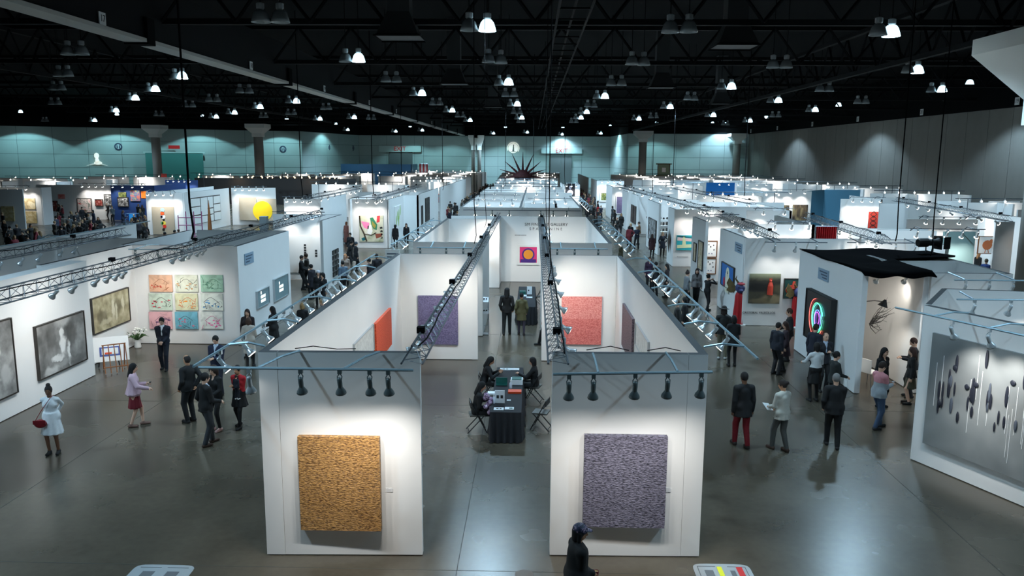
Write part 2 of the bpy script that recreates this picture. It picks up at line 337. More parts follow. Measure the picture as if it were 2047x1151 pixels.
LIT = [(956, 62), (1007, 170), (1027, 212), (1038, 238), (1768, 72), (1452, 178), (1201, 197), (1167, 227), (1156, 238), (704, 124), (835, 191), (898, 224), (935, 243), (357, 158), (304, 183), (265, 200),
       (515, 217), (585, 206), (463, 228), (635, 240), (703, 237), (1824, 146), (1872, 184), (1548, 205), (1420, 233), (1333, 217), (1272, 240), (1623, 223), (1494, 244), (228, 224), (692, 261), (788, 264), (841, 262), (984, 268), (1051, 266), (1121, 270), (1198, 268), (186, 243), (427, 236)]
OFF = [(541, 45), (989, 126), (1019, 193), (1033, 227), (1041, 245), (1358, 65), (1275, 130), (1232, 171), (1181, 214), (1147, 245), (1558, 136), (1381, 200), (1306, 236), (782, 164), (872, 210), (920, 234), (150, 110), (127, 153), (115, 180), (110, 209),
       (489, 186), (426, 203), (652, 219), (582, 229), (527, 235), (378, 214), (318, 232), (742, 239), (1648, 183), (1722, 207), (1550, 234), (1450, 250), (90, 243)]
LIT.sort(key=lambda p: p[1]); OFF.sort(key=lambda p: p[1])
for px, py in LIT: bay(px, py, True)
for px, py in OFF: bay(px, py, False)
for i, (x, y) in enumerate(((-20, 14), (20, 12), (-9, 9), (9, 9), (3, 18), (-7, 18.5))):     # unseen lamps added above the view, each tuned to light the booth walls
    o = thing('high_bay_lamp', 'added unseen dome lamp overhead near the camera, %s of those outside the picture' % ORD[i], 'lamp', (x, y, 11.2), 0, 'added overhead lamps near the camera')
    link('dome', dome_lit_me, o); link('bulb', bay_me, o); link('ballast', bal_me, o); link('hanging_rod', rod_me, o); lamp('bay_light', 'SPOT', (0, 0, -.08), E_BAY*(1.1, 1.2, .44, .44, .4, .26)[i], COOL, o, (0, 0, 0), 2.5, .7, .3)
# lamps close to the hall walls throw the scallops
for i, (px, z) in enumerate(((50, 10.6), (235, 10.6), (400, 10.6), (563, 10.6))):
    p, a = wall_pt_left(px, 256); d = Vector((math.sin(a), -math.cos(a)))
    o = thing('wall_side_lamp', 'lit dome lamp close to the grey-green left hall wall, %s from the picture edge' % ORD[i], 'lamp', (p[0]+d.x*5, p[1]+d.y*5, 12.9), 0, 'lamps along the grey-green wall')
    link('dome', dome_lit_me, o); link('bulb', bay_me, o); link('hanging_rod', rod_me, o)
    lamp('bay_light', 'SPOT', (0, 0, -.08), E_WASH*2.0, TEAL, o, (0, 0, 0), 2.12, .12, .15)
for x, y, lab in ((-38.5, 157, 'lit dome lamp at the short wall return'), (-26, 170, 'lit dome lamp over the back wall, beside the return'), (-18, 170, 'lit dome lamp over the back wall left of the twin columns'), (-6, 170, 'lit dome lamp over the emblem'), (6, 170, 'lit dome lamp over the exit header'),
                  (15.2, 163, 'lit dome lamp at the recess corner'), (22, 147, 'lit dome lamp over the glass lantern'), (32, 147, 'lit dome lamp near the wall corner'),
                  (35, 150, 'lit dome lamp high on the grey-brown wall, farthest'), (35, 124, 'lit dome lamp high on the grey-brown wall, third nearest'), (35, 95, 'lit dome lamp high on the grey-brown wall, second nearest'), (35, 67, 'lit dome lamp high on the grey-brown wall, nearest')):
    o = thing('wall_side_lamp', lab, 'lamp', (x, y, 12.6))
    link('dome', dome_lit_me, o); link('bulb', bay_me, o); link('hanging_rod', rod_me, o)
    lamp('bay_light', 'SPOT', (0, 0, -.08), E_WASH*(2.4 if x > 34 else 1.5 if x < 30 else .8), COOL if x > 34 else TEAL, o, (0, 0, 0), 2.15, .3, .15)
# ---- hanging cables
for i, (px, py, z, r_, lab) in enumerate(((383, 478, 4.0, .036, 'thick dark cable dropping to the truss by the nine small paintings'), (745, 392, 4.0, .03, 'cable dropping to the truss beside the colourful leaf painting'), (603, 396, 4.0, .03, 'cable dropping to the truss behind the yellow sun'),
    (948, 487, 4.1, .013, 'cable to the long centre truss over the violet canvas'), (969, 455, 4.1, .011, 'second cable to the long centre truss over the violet canvas'), (1090, 470, 4.1, .012, 'cable to the centre truss by the gallery lettering'), (1096, 560, 4.1, .011, 'nearer cable to the centre truss by the gallery lettering'),
    (1303, 388, 4.0, .025, 'cable dropping to the truss over the white fins'), (1345, 372, 4.0, .03, 'cable curving to the truss beside the glass lantern'), (1790, 482, 4.0, .02, 'cable dropping to the truss behind the black roof'), (1860, 512, 3.8, .018, 'cable dropping onto the black fabric roof'), (1487, 392, 4.0, .03, 'cable dropping to the truss before the grey forest canvases'),
    (803, 366, 4.0, .03, 'cable dropping to a far truss over the left aisle'), (1010, 372, 4.0, .025, 'thin cable over the far centre booths'), (1066, 374, 4.0, .025, 'thin cable beside the spiked crown sculpture'), (1128, 372, 4.0, .025, 'thin cable left of the dark portrait'), (885, 380, 4.0, .02, 'thin cable over the crowded left aisle'))):
    x, y = atz(px, py, z)
    c = MB().tube([(0, 0, 0), (.06, .05, .25), (0, 0, 1.2), (0, 0, 15.52-z)], r_, 5).build('hanging_cable', m_cable, loc=(x, y, z)); tag(c, lab, 'cable')
# ================================================================== lamps, rails, trusses
def spot_meshes(mb, T=math.radians(40)):
    a = Vector((0, math.sin(T), -math.cos(T))); s = Vector((0, -.03, -.13)); R = a.to_track_quat('Z', 'Y').to_matrix()
    stem = MB().box(-.03, -.03, -.05, .03, .03, .02).tube([(0, 0, -.04), (.035, -.01, -.09), (.03, -.03, -.15)], .009, 5).tube([(0, 0, -.04), (-.035, -.01, -.09), (-.03, -.03, -.15)], .009, 5).mesh('stem', mb)
    body = MB().lathe([(.02, -.03), (.036, -.01), (.04, .05), (.036, .15)], 10, tuple(s), R, cap0=True).mesh('lamp_body', mb, smooth=True)
    refl = MB().lathe([(.034, .135), (.05, .165), (.078, .215), (.086, .245), (.08, .245), (.07, .215)], 12, tuple(s), R).mesh('reflector', mb, smooth=True)
    bulb = MB().lathe([(.075, .225), (.075, .246), (.06, .25)], 12, tuple(s), R, cap0=True, cap1=True).mesh('bulb', m_bulb)
    one = MB().box(-.04, -.04, -.08, .04, .04, .02).lathe([(.03, -.04), (.045, .0), (.04, .15), (.09, .25)], 7, tuple(s), R).lathe([(.095, .245), (.095, .235)], 7, tuple(s), R, 1, True, True).mesh('track_spotlight', [mb, m_bulb])
    tip = s+a*.27; rot = (a.to_track_quat('-Z', 'Y')).to_euler()
    return stem, body, refl, bulb, one, tip, rot
SP = {}
def spot(x, y, z, dx, dy, style, lab, group, energy=None, size=1.5, detail=True, color=NEUT, blend=1.0, tilt=40):
    if (style, tilt) not in SP: SP[(style, tilt)] = spot_meshes(m_lampgrey if style == 'grey' else m_lampsil, math.radians(tilt))
    st, bo, re, bu, one, tip, rot = SP[(style, tilt)]; rz = math.atan2(-dx, dy)
    if detail:
        o = thing('track_spotlight', lab, 'spotlight', (x, y, z), rz, group)
        link('stem', st, o); link('lamp_body', bo, o); link('reflector', re, o); link('bulb', bu, o)
    else:
        o = link('track_spotlight', one, None, (x, y, z), rz); tag(o, lab, 'spotlight', group)
    if energy: lamp('beam', 'SPOT', tuple(tip), energy, color, o, rot, size, blend, .05)
    return o
def rail(p, q, z, lab, wall_off, arms, mr=m_rail, r=.022, group=None):
    """lighting rail from p to q; arms (0..1 positions) reach back to the wall top by the vector wall_off"""
    p = Vector(p); q = Vector(q)
    e = thing('light_rail', lab, 'light rail', (p.x, p.y, z), 0, group, True)
    MB().tube([(p.x, p.y, z), (q.x, q.y, z)], r, 6).build('track', mr, e)
    for t in arms:
        a = p+(q-p)*t; w = a+Vector(wall_off)
        m1 = a*.45+w*.55
        MB().tube([(a.x, a.y, z+.01), (m1.x, m1.y, z+.05), (w.x, w.y, WALL_H+.03)], [.022, .02, .022], 5).build('arm', mr, e)
    return e
def truss(p, q, z, lab, w=.3, step=.45, cable=True, r=.017):
    p = Vector(p); q = Vector(q); L = (q-p).length; d = (q-p)/L; n = Vector((-d.y, d.x))*(w/2)
    e = thing('lighting_truss', lab, 'truss', (p.x, p.y, z), 0, 'steel lighting trusses', True)
    A = lambda t, k: ((p+d*t+n*k).x, (p+d*t+n*k).y, z)
    B = lambda t: ((p+d*t).x, (p+d*t).y, z+w*.85)
    for k in (-1, 1): MB().tube([A(0, k), A(L, k)], r, 6).build('chord', m_steel, e)
    MB().tube([B(0), B(L)], r, 6).build('chord', m_steel, e)
    br = MB(); nseg = int(L/step)
    for i in range(nseg):
        t0, t1, tm = i*step, (i+1)*step, (i+.5)*step
        for k in (-1, 1):
            br.tube([A(t0, k), B(tm)], r*.36, 4, cap=False); br.tube([B(tm), A(t1, k)], r*.36, 4, cap=False)
        br.tube([A(t0, -1), A(tm, 1)], r*.36, 4, cap=False); br.tube([A(tm, 1), A(t1, -1)], r*.36, 4, cap=False)
    br.build('bracing', m_steel, e)
    if cable:
        cb = MB(); pts = []; rr = random.Random(int(p.x*10+p.y))
        for i in range(int(L/.8)+1):
            t = min(L, i*.8); k = rr.uniform(-.9, -.6); pts.append(((p+d*t+n*k).x, (p+d*t+n*k).y, z+w*.55+rr.uniform(0, .12)))
        if len(pts) > 1: cb.tube(pts, .013, 5)
        cb.build('cable', m_cable, e)
        for i in range(int(L/5)+1):
            t = 1+i*5
            if t < L: c_ = p+d*t; MB().box(c_.x-.06, c_.y-.07, z+w*.8, c_.x+.06, c_.y+.07, z+w*.8+.1).build('clamp', m_cable, e)
    return e
# ================================================================== booths
def booth(lab, loc, group=None):
    return thing('exhibition_booth', lab, 'booth', (loc[0], loc[1], 0), 0, group, True)
def wl(b, p, q, t=.14, z1=WALL_H, m=None, z0=0.02, top=None):
    return MB().obox(p, q, t, z0, z1, 0, 1).build('wall_panel', [m or m_wall, top or m_top], b)
# ---- centre block, front pair
b = booth('white booth in the centre with gold relief painting on its front wall', (-4.48, 12.6))
wl(b, (-4.48, 12.58), (-4.17, 12.585)); wl(b, (-4.166, 12.59), (-1.83, 12.66)); wl(b, (-4.48, 25.9), (-4.48, 12.72)); wl(b, (-4.34, 25.9), (-1.81, 25.93))
b = booth('white booth in the centre with violet-grey relief painting on its front wall', (.34, 12.77))
wl(b, (.34, 12.74), (2.57, 12.78)); wl(b, (2.574, 12.78), (2.89, 12.79)); wl(b, (2.89, 12.92), (2.89, 25.9)); wl(b, (.32, 25.9), (2.75, 25.92))
# ---- centre block, second pair
b = booth('white centre booth with gallery lettering and the square pink picture', (-4.46, 29.5))
wl(b, (-4.46, 29.5), (-1.87, 29.5)); wl(b, (.34, 29.55), (2.95, 29.6)); wl(b, (-4.46, 41), (-4.46, 29.64)); wl(b, (2.95, 29.74), (2.95, 42.8)); wl(b, (-4.32, 40.7), (-1.72, 40.7))
wl(b, (-1.86, 42.8), (-1.86, 40.84)); wl(b, (-4.4, 42.8), (2.81, 42.8)); wl(b, (-1.87, 29.64), (-1.87, 34)); wl(b, (.34, 33), (.34, 29.7))
# ---- centre block, third group
b = booth('white centre booth group behind the gallery lettering, split by a dark-topped spine wall', (-4.6, 50))
wl(b, (-4.6, 50), (3.05, 50)); wl(b, (-4.6, 66), (-4.6, 50.14)); wl(b, (3.05, 50.14), (3.05, 66)); wl(b, (-.75, 50.14), (-.62, 84)); wl(b, (-4.46, 56), (-.9, 56)); wl(b, (-.6, 58.5), (2.9, 58.5)); wl(b, (-.6, 54.5), (1.6, 54.5)); wl(b, (1.6, 54.5), (1.6, 58.4))
wl(b, (-4.46, 63), (-.9, 63)); wl(b, (-4.6, 71), (3.4, 71)); wl(b, (-4.6, 71.14), (-4.6, 84)); wl(b, (-4.46, 78), (3, 78)); wl(b, (-4.46, 84), (3, 84))
for i, Y in enumerate((94, 104, 118, 130, 144, 156)):
    b = booth('white centre booth, %s row behind the dark-topped spine wall' % ORD[i], (-4.6, Y), 'far centre booths')
    wl(b, (-4.6-.3*i, Y), (2.6+.5*i, Y)); wl(b, (-4.6-.3*i, Y+6), (-4.6-.3*i, Y+.14)); wl(b, (2.6+.5*i, Y+.14), (2.6+.5*i, Y+6)); wl(b, (-.8, Y+.14), (-.8, Y+8)); wl(b, (-4.4-.3*i, Y+6), (2.6+.5*i, Y+6))
b = booth('white booth wall end carrying the dark figure portrait', (3.3, 92)); wl(b, (3.3, 92), (5.3, 92)); wl(b, (5.3, 92.14), (5.3, 100)); wl(b, (3.3, 99), (3.3, 92.2))
# ---- left block along the aisle
b = booth('white left booth with grey misty paintings and nine small paintings', (-14.2, 28))
wl(b, (-13.45, 9), (-13.45, 23.5), .5, top=m_wall); wl(b, (-14.15, 22.4), (-14.15, 27.7)); wl(b, (-14.2, 27.7), (-10.55, 27.7)); wl(b, (-10.36, 27.55), (-10.36, 33.5)); wl(b, (-14.3, 33.5), (-10.5, 33.5)); wl(b, (-14.5, 27.8), (-14.5, 33.5))
b = booth('white booth wall behind the black-and-white picture grid by the left aisle', (-14, 42.9))
wl(b, (-14.1, 42.9), (-10.5, 42.9)); wl(b, (-10.34, 38.9), (-10.34, 43.0));
b = booth('white left booth with the colourful leaf painting on its front wall', (-13.2, 58))
wl(b, (-13.2, 58), (-10.6, 58)); wl(b, (-10.5, 58), (-10.5, 64.6)); wl(b, (-10.5, 64.6), (-9.3, 64.6)); wl(b, (-9.3, 64.6), (-9.3, 66)); wl(b, (-9.5, 66.5), (-9.5, 80)); wl(b, (-9.4, 81), (-9.4, 112)); wl(b, (-13.2, 70), (-9.6, 70)); wl(b, (-13.2, 76), (-9.6, 76))
b = booth('blue-grey booth wall left of the colourful leaf painting', (-18.2, 58)); wl(b, (-18.2, 58), (-15.5, 58)); wl(b, (-15.5, 58.14), (-15.5, 66)); wl(b, (-13.4, 58.2), (-13.4, 70)); wl(b, (-15.4, 70), (-13.5, 70))
b = booth('long pale booth wall in shade behind the misty-painting booth', (-18.35, 22)); wl(b, (-18.35, 20), (-18.35, 36.4)); wl(b, (-14.7, 30), (-18.2, 30))
b = booth('white left booth with the coloured-dots painting and white panel grid', (-32, 66)); wl(b, (-32.3, 66), (-29.2, 66)); wl(b, (-29.1, 66.05), (-29.1, 76)); wl(b, (-29, 76.3), (-25, 77.2)); wl(b, (-32.3, 80), (-32.3, 66.2))
b = booth('white left booth with sepia map-like pictures on its front wall', (-49.2, 74)); wl(b, (-52, 74), (-46.2, 74)); wl(b, (-46.1, 74.05), (-46.1, 75.6)); wl(b, (-52, 70), (-45.3, 70))
b = booth('white left booth with the red-and-grey picture above the crowd', (-47.4, 81)); wl(b, (-51, 81), (-43.05, 81)); wl(b, (-43, 83), (-42.2, 83))
m_bluew = mat('blue_booth_paint', rgb(38, 70, 130), .6)
b = booth('blue-walled left booth with posters above a crowd', (-42.7, 80.5)); wl(b, (-43, 80.6), (-38.6, 80.6), m=m_bluew); wl(b, (-38.5, 80.6), (-38.5, 88), m=m_bluew)
b = booth('small blue booth wall among the far left rows', (-45.4, 98)); wl(b, (-45.4, 98), (-41.4, 98), m=m_bluew)
m_blk = mat('black_booth_wall', (0.015, 0.014, 0.014), .8)
b = booth('black-draped far left booth under amber lamps', (-44, 106)); wl(b, (-46, 108), (-24, 108), m=m_blk); wl(b, (-40, 114), (-28, 114), m=m_blk)
m_navy = mat('navy_container', rgb(24, 66, 92), .5)
b = booth('dark blue box-like booth before the back wall', (-46, 150)); wl(b, (-38, 158), (-24, 158), .14, 5.0, m_navy); wl(b, (-24, 158), (-24, 166), .14, 5.0, m_navy)
# ---- right block
b = booth('white booth with black fabric roof and neon spiral picture', (9.35, 22.6))
wl(b, (9.35, 28), (9.35, 22.6), .16); wl(b, (11.25, 22.55), (13.5, 22.55)); wl(b, (9.5, 26.8), (11.25, 26.8)); wl(b, (11.25, 22.7), (11.25, 26.8)); wl(b, (13.5, 22.6), (13.5, 27.5)); wl(b, (9.5, 27.9), (13.4, 27.9)); wl(b, (11.4, 25.3), (13.4, 25.3), .1)
b = booth('white angled booth wall carrying the large grey canvas', (8.6, 17.5))
PB, PD = Vector((8.62, 17.5)), Vector((.395, -.9187)); PQ = PB+PD*6.4
wl(b, (PB.x, PB.y), (PQ.x, PQ.y), .16); wl(b, (10.2, 19.9), (8.72, 17.65), .12); wl(b, (13.2, 19.4), (10.25, 19.9), .12)
b = booth('white right booth with red-figure photographs and blue arch painting', (8.5, 32))
wl(b, (8.5, 36.4), (8.5, 32.2)); wl(b, (8.5, 32), (15.5, 32)); wl(b, (15.5, 30), (15.5, 32)); wl(b, (8.64, 36.3), (10.6, 36.3))
b = booth('white right booth with framed prints behind a narrow fin wall', (8.65, 40)); wl(b, (8.65, 43.6), (8.65, 40.2)); wl(b, (8.8, 43.6), (11.2, 43.6)); wl(b, (11.2, 40), (11.2, 43.6))
b = booth('white right booth with the teal bridge painting', (8.7, 49.5)); wl(b, (8.7, 49.5), (11.6, 49.5)); wl(b, (8.7, 51.8), (8.7, 49.65)); wl(b, (11.6, 49.6), (11.6, 54))
b = booth('white fin-walled right booth with shelves of small objects', (8.64, 55)); wl(b, (8.64, 61), (8.64, 55.2)); wl(b, (8.78, 61), (12.5, 61)); wl(b, (8.6, 70.6), (8.6, 66.6)); wl(b, (8.74, 70.6), (12.5, 70.6)); wl(b, (8.6, 78), (8.6, 74)); wl(b, (8.74, 78), (12.5, 78))
b = booth('blue-grey right booth wall with tall violet canvas', (8.4, 86)); wl(b, (8.4, 86), (15.4, 86)); wl(b, (8.4, 93), (8.4, 86.2))
b = booth('far white right booth with framed green-brown picture', (8.4, 107)); wl(b, (8.4, 107), (12, 107)); wl(b, (8.4, 118), (8.4, 107.2)); wl(b, (8.2, 150), (8.2, 122))
b = booth('white right booth behind the red curtain with low front wall', (10.75, 39)); wl(b, (10.9, 38.9), (13.6, 38.9)); wl(b, (13.6, 38.9), (13.6, 45)); wl(b, (13.7, 37.2), (18, 36.8))
b = booth('white right booth with blue-grey front wall behind the long truss', (13, 49)); wl(b, (13, 49), (15.7, 49)); wl(b, (15.7, 49), (15.7, 58)); wl(b, (11.7, 52.5), (15.6, 52.5)); wl(b, (11.8, 58), (18, 58))
b = booth('right booth wall with dark forest canvases', (22.1, 77.8)); wl(b, (22.1, 77.8), (26.7, 77.8)); wl(b, (22.1, 88), (22.1, 77.9))
m_blue = mat('vivid_blue_paint', rgb(8, 112, 190), .55)
b = booth('vivid blue booth wall among the far right rows', (22, 103)); wl(b, (22, 103), (25.6, 103), m=m_blue); wl(b, (25.7, 100), (29.5, 100)); wl(b, (18.2, 103), (21.9, 103))
m_cyan = mat('pale_blue_paint', rgb(92, 150, 180), .55)
b = booth('pale blue booth box beside the forest canvases', (26.8, 79)); wl(b, (26.8, 79), (29.4, 82), m=m_cyan); wl(b, (29.4, 82), (33, 82), m=m_cyan)
b = booth('white right booth with the hanging red rug', (26, 63.7)); wl(b, (24.2, 63.7), (27.4, 63.7)); wl(b, (27.4, 63.7), (27.4, 70)); wl(b, (28.2, 66), (31, 66))
b = booth('long white right booth wall under the far truss', (26.4, 45)); wl(b, (26.6, 57.5), (27.0, 44.5)); wl(b, (24.8, 58), (26.6, 58))
m_bgreen = mat('blue_green_panel', rgb(140, 170, 170), .55)
b = booth('white right booth with blue-green panel and bird picture', (18.2, 35.7)); wl(b, (18.2, 35.7), (19.6, 35.8), m=m_bgreen); wl(b, (19.9, 43), (23.6, 43)); wl(b, (23.75, 41.6), (24.7, 41.6)); wl(b, (24.7, 41.7), (24.7, 44)); wl(b, (15.6, 36.5), (18.0, 36.0))
# ---- generic far rows
ROWN = {}; FARW = []
def far_row(lab, group, xs, Y, depth, rr):
    ROWN[lab] = ROWN.get(lab, 0)+1; rown = ROWN[lab]-1
    for k in range(len(xs)-1):
        b = booth('%s, %s row, %s along it' % (lab, ORD[rown], ORD[k]), (xs[k], Y), group)
        j = rr.uniform(-.6, .6)
        wl(b, (xs[k]+.3, Y+j), (xs[k+1]-.2, Y+j)); FARW.append((group, rown, k, xs[k]+.3, xs[k+1]-.2, Y+j))
        wl(b, (xs[k+1]-.2, Y+j-depth*rr.uniform(.3, .6)), (xs[k+1]-.2, Y+j))
        if rr.random() < .5: wl(b, (xs[k]+.3, Y+j+depth*.5), (xs[k]+2.6, Y+j+depth*.5))
rr = random.Random(3)
for Y in (92, 100, 110, 122, 132, 141):
    far_row('white booth before the left hall wall', 'far left booths', [x for x in np.arange(-78+(Y-92)*.9, -25 if Y > 111 else -47, 6.2)], Y, 5, rr)
for Y in (84,): far_row('white booth left of the leaf painting', 'middle left booths', [-24.5, -18.5, -13.4], Y+3, 5, rr)
for Y in (68, 92, 112, 122, 132, 142): far_row('white far booth near the grey-brown wall', 'far right booths', [x for x in np.arange(13.5, 37 if Y > 105 else 20, 5.6)], Y, 5, rr)
for Y in (52, 60, 74, 86, 98): far_row('white booth standing against the grey-brown side wall', 'right edge booths', [30.5, 34.5, 38.8], Y, 4, rr)
for Y in (96, 108, 120, 133, 146, 160): far_row('white booth in the far left centre rows', 'far left centre booths', [-15, -12.4, -9.9] if Y < 113 else [-24, -19, -14, -9.2], Y+2, 5, rr)
# ---- black fabric roof
ro = MB(); nx, ny = 22, 18
P00, P10, P11, P01 = Vector((9.3, 22.35, 3.6)), Vector((11.3, 22.35, 3.58)), Vector((13.8, 27.9, 3.66)), Vector((9.3, 28.0, 3.62))
P10b = Vector((11.35, 25.2, 3.62)); vs = []; fs = []
for j in range(ny+1):
    for i in range(nx+1):
        u, v = i/nx, j/ny
        xr = 11.3 if v < .5 else 11.3+(13.7-11.3)*min(1, (v-.5)/.12)
        x_ = 9.3+(xr-9.3)*u; y_ = 22.35+5.6*v; z_ = 3.62+.04*math.sin(9*u+3*v)*math.sin(8*v)-.10*math.sin(math.pi*u)*math.sin(math.pi*v)
        if j == 0: z_ -= .10+.07*math.sin(7*u)**2
        vs.append((x_, y_, z_))
for j in range(ny):
    for i in range(nx): a_ = j*(nx+1)+i; fs.append((a_, a_+1, a_+nx+2, a_+nx+1))
ro.add(vs, fs); o = ro.build('fabric_roof', m_black, smooth=True); tag(o, 'black fabric stretched as a roof over the neon booth', 'fabric')
sm = o.modifiers.new('thick', 'SOLIDIFY'); sm.thickness = .03
# ================================================================== rails and spots
ZR = 3.56
def rail_front(lab, x0, x1, Y, wallY, pxs, style, energy, arms=(.2, .7), mr=m_rail, size=1.45, dz=0, group=None, detail=True, pys=None):
    rail((x0, Y), (x1, Y), ZR+dz, 'light rail '+lab, (0, wallY-Y), arms, mr)
    for px in pxs: spot(px, Y, ZR+dz-.02, 0, 1, style, 'spotlight on the rail '+lab, 'spots on the rail '+lab, energy, size, detail)
fx = lambda px, py, Y: onY(px, py, Y)[0]
YF = 11.6
rail((-5.05, YF), (-1.78, YF), ZR, 'light rail in front of the gold relief painting', (.34, 1.0), (.28, .68), m_rail)
for px in (498, 601, 679, 739, 776): spot(fx(px, 742, YF), YF, ZR-.02, 0, 1, 'silver' if px < 550 else 'grey', 'dark spotlight aimed down at the gold relief painting' if px > 550 else 'silver spotlight at the rail end beyond the gold painting', 'spots over the gold relief painting' if px > 550 else None, E_SPOT*1.0 if px > 550 else E_SPOT*.3, 1.8, tilt=17)
rail((.32, YF-.12), (2.72, YF+.12), ZR, 'light rail in front of the violet-grey relief painting', (0, 1.1), (.28, .78), m_rail)
for px in (1137, 1186, 1270, 1336, 1405): spot(fx(px, 750, YF), YF-.12+.1*(fx(px, 750, YF)-.32), ZR-.02, 0, 1, 'grey', 'dark spotlight aimed down at the violet-grey relief painting', 'spots over the violet-grey relief painting', E_SPOT*.88, 1.8, tilt=17)
# aisle rails of the centre block
rail((-5.08, 11.5), (-5.08, 25.4), ZR+.04, 'long light rail over the left aisle beside the gold-painting booth', (.62, 0), (.1, .24, .42, .6, .78, .93))
for px, py in ((452, 712), (500, 690), (539, 666), (579, 641), (595, 621), (622, 603), (650, 582), (664, 576), (676, 567), (688, 559), (707, 546), (718, 539), (728, 531)):
    y = onX(px-6, py-8, -5.03)[0]; spot(-5.08, y, ZR+.02, 1, 0, 'silver', 'silver spotlight on the long rail over the left aisle', 'spots on the left aisle rail', E_SPOT*.5)
rail((-5.05, 28.2), (-5.05, 40.5), ZR+.04, 'farther light rail over the left aisle beside the lettered booth', (.6, 0), (.1, .35, .6, .85))
for Y in (28.6, 30.2, 30.9, 33.2, 34.2, 36.6, 37.4, 39.2): spot(-5.05, Y, ZR+.02, 1, 0, 'silver', 'silver spotlight on the farther left aisle rail', 'spots on the farther left aisle rail', E_SPOT*.5 if int(Y*10) % 2 == 0 else None)
rail((3.58, 12.4), (3.58, 25.6), ZR+.04, 'long light rail over the right aisle beside the violet-painting booth', (-.68, 0), (.06, .2, .34, .52, .72, .93))
for px, py in ((1301, 539), (1312, 553), (1320, 560), (1330, 568), (1338, 576), (1352, 590), (1382, 618), (1393, 633), (1406, 646), (1422, 660), (1444, 682)):
    y = onX(px+5, py-10, 3.55)[0]; spot(3.58, y, ZR+.02, -1, 0, 'silver', 'silver spotlight on the long rail over the right aisle', 'spots on the right aisle rail', E_SPOT*.5)
rail((3.6, 28), (3.6, 41.5), ZR+.04, 'farther light rail over the right aisle beside the lettered booth', (-.64, 0), (.08, .3, .48, .62, .76, .9))
for Y in (28.6, 30, 31.8, 33.6, 35, 36.6, 38.5, 40.4): spot(3.6, Y, ZR+.02, -1, 0, 'silver', 'silver spotlight on the farther right aisle rail', 'spots on the farther right aisle rail', E_SPOT*.5 if int(Y) % 2 == 0 else None)
rail((3.65, 51), (3.65, 64), ZR+.04, 'far light rail over the right aisle beside the spine-wall booths', (-.6, 0), (.1, .4, .7, .95))
for Y in (52, 54, 56, 58.5, 61, 63): spot(3.65, Y, ZR+.02, -1, 0, 'silver', 'small spotlight on the far right aisle rail', 'spots on the far right aisle rail', None, detail=False)
# rails over the second and third centre rows
rail((-4.2, 28.6), (-2.2, 28.6), ZR-.1, 'light rail over the wall behind the violet canvas', (0, .9), (.25, .85))
for px in (840, 892, 926): spot(fx(px, 493, 28.6), 28.6, ZR-.12, 0, 1, 'grey', 'spotlight over the wall behind the violet canvas', 'spots behind the violet canvas', E_SPOT*.7)
rail((.6, 28.65), (2.7, 28.65), ZR-.1, 'light rail over the wall behind the pink canvas', (0, .9), (.2, .8))
for px in (1114, 1149, 1196): spot(fx(px, 497, 28.65), 28.65, ZR-.12, 0, 1, 'grey', 'spotlight over the wall behind the pink canvas', 'spots behind the pink canvas', E_SPOT*.7)
rail((-4.3, 49), (2.9, 49), ZR-.1, 'light rail over the blue-grey wall behind the lettering', (0, 1), (.1, .5, .9), m_darkrail)
for px in (950, 984, 1018, 1081, 1106, 1133): spot(fx(px, 420, 49), 49, ZR-.12, 0, 1, 'grey', 'spotlight over the blue-grey wall behind the lettering', 'spots behind the lettering', E_SPOT, detail=False)
# trusses
truss((-1.8, 11.6), (-1.8, 40.5), 3.66, 'long steel truss beside the centre passage ending over the gold-painting booth', .32)
truss((.4, 11.7), (.4, 40.8), 3.66, 'long steel truss beside the centre passage ending over the violet-painting booth', .30)
for i, (X, s) in enumerate(((-1.8, -1), (.4, 1))):
    for Y in (13.4, 15.2, 17.2, 19.2, 21.2, 31, 34, 37): spot(X+.155*s, Y, 3.655, s, 0, 'silver', 'spotlight on the centre-passage truss over the %s' % ('gold-painting booth' if s < 0 else 'violet-painting booth'), 'spots on truss over the %s' % ('gold-painting booth' if s < 0 else 'violet-painting booth'), E_SPOT*(.9 if s < 0 else .34), 1.9, color=WARM, tilt=60)
    for Y in (22.6, 23.4, 24.0): spot(X+.155*s, Y, 3.655, .45*s, 1, 'silver', 'spotlight on the centre-passage truss aimed at the %s canvas' % ('violet' if s < 0 else 'pink'), None, E_SPOT*1.0, 1.7, color=WARM, tilt=55)
    for Y in (38.2, 39.4): spot(X+.155*s, Y, 3.655, .25*s, 1, 'silver', 'spotlight at the far end of the %s truss' % ('gold-side' if s < 0 else 'violet-side'), None, E_SPOT*2.0, 1.7, color=WARM, tilt=55)
truss((-10.85, 9), (-10.65, 40), 3.75, 'long steel truss crossing the misty-painting booth on the left', .34)
for px, py in ((67, 591), (112, 580), (153, 567), (170, 560), (187, 555), (205, 551), (302, 522), (325, 517), (337, 516), (350, 513), (360, 508), (385, 505)):
    x, y = atz(px, py, 3.5); spot(-10.85+.0065*(y-9)-.17, y, 3.745, -.9 if y < 27 else -.2, .35 if y < 27 else 1, 'silver', 'spotlight on the truss over the misty-painting booth', 'spots on the misty-painting truss', E_SPOT*.78 if y < 24 else E_SPOT*.62, 1.8, tilt=55)
for Y, X in ((26.0, -13.2), (25.9, -12.4), (25.9, -11.6)): spot(X, Y, 3.6, 0, 1, 'grey', 'spotlight in front of the nine small paintings', 'spots before the nine small paintings', E_SPOT*.68, 1.7)
rail((-13.4, 25.95), (-11.2, 25.95), 3.62, 'light rail in front of the nine small paintings', (0, 1.7), (.1, .9))
truss((-15.2, 20), (-15.3, 29.5), 3.75, 'short steel truss behind the misty-painting wall', .3)
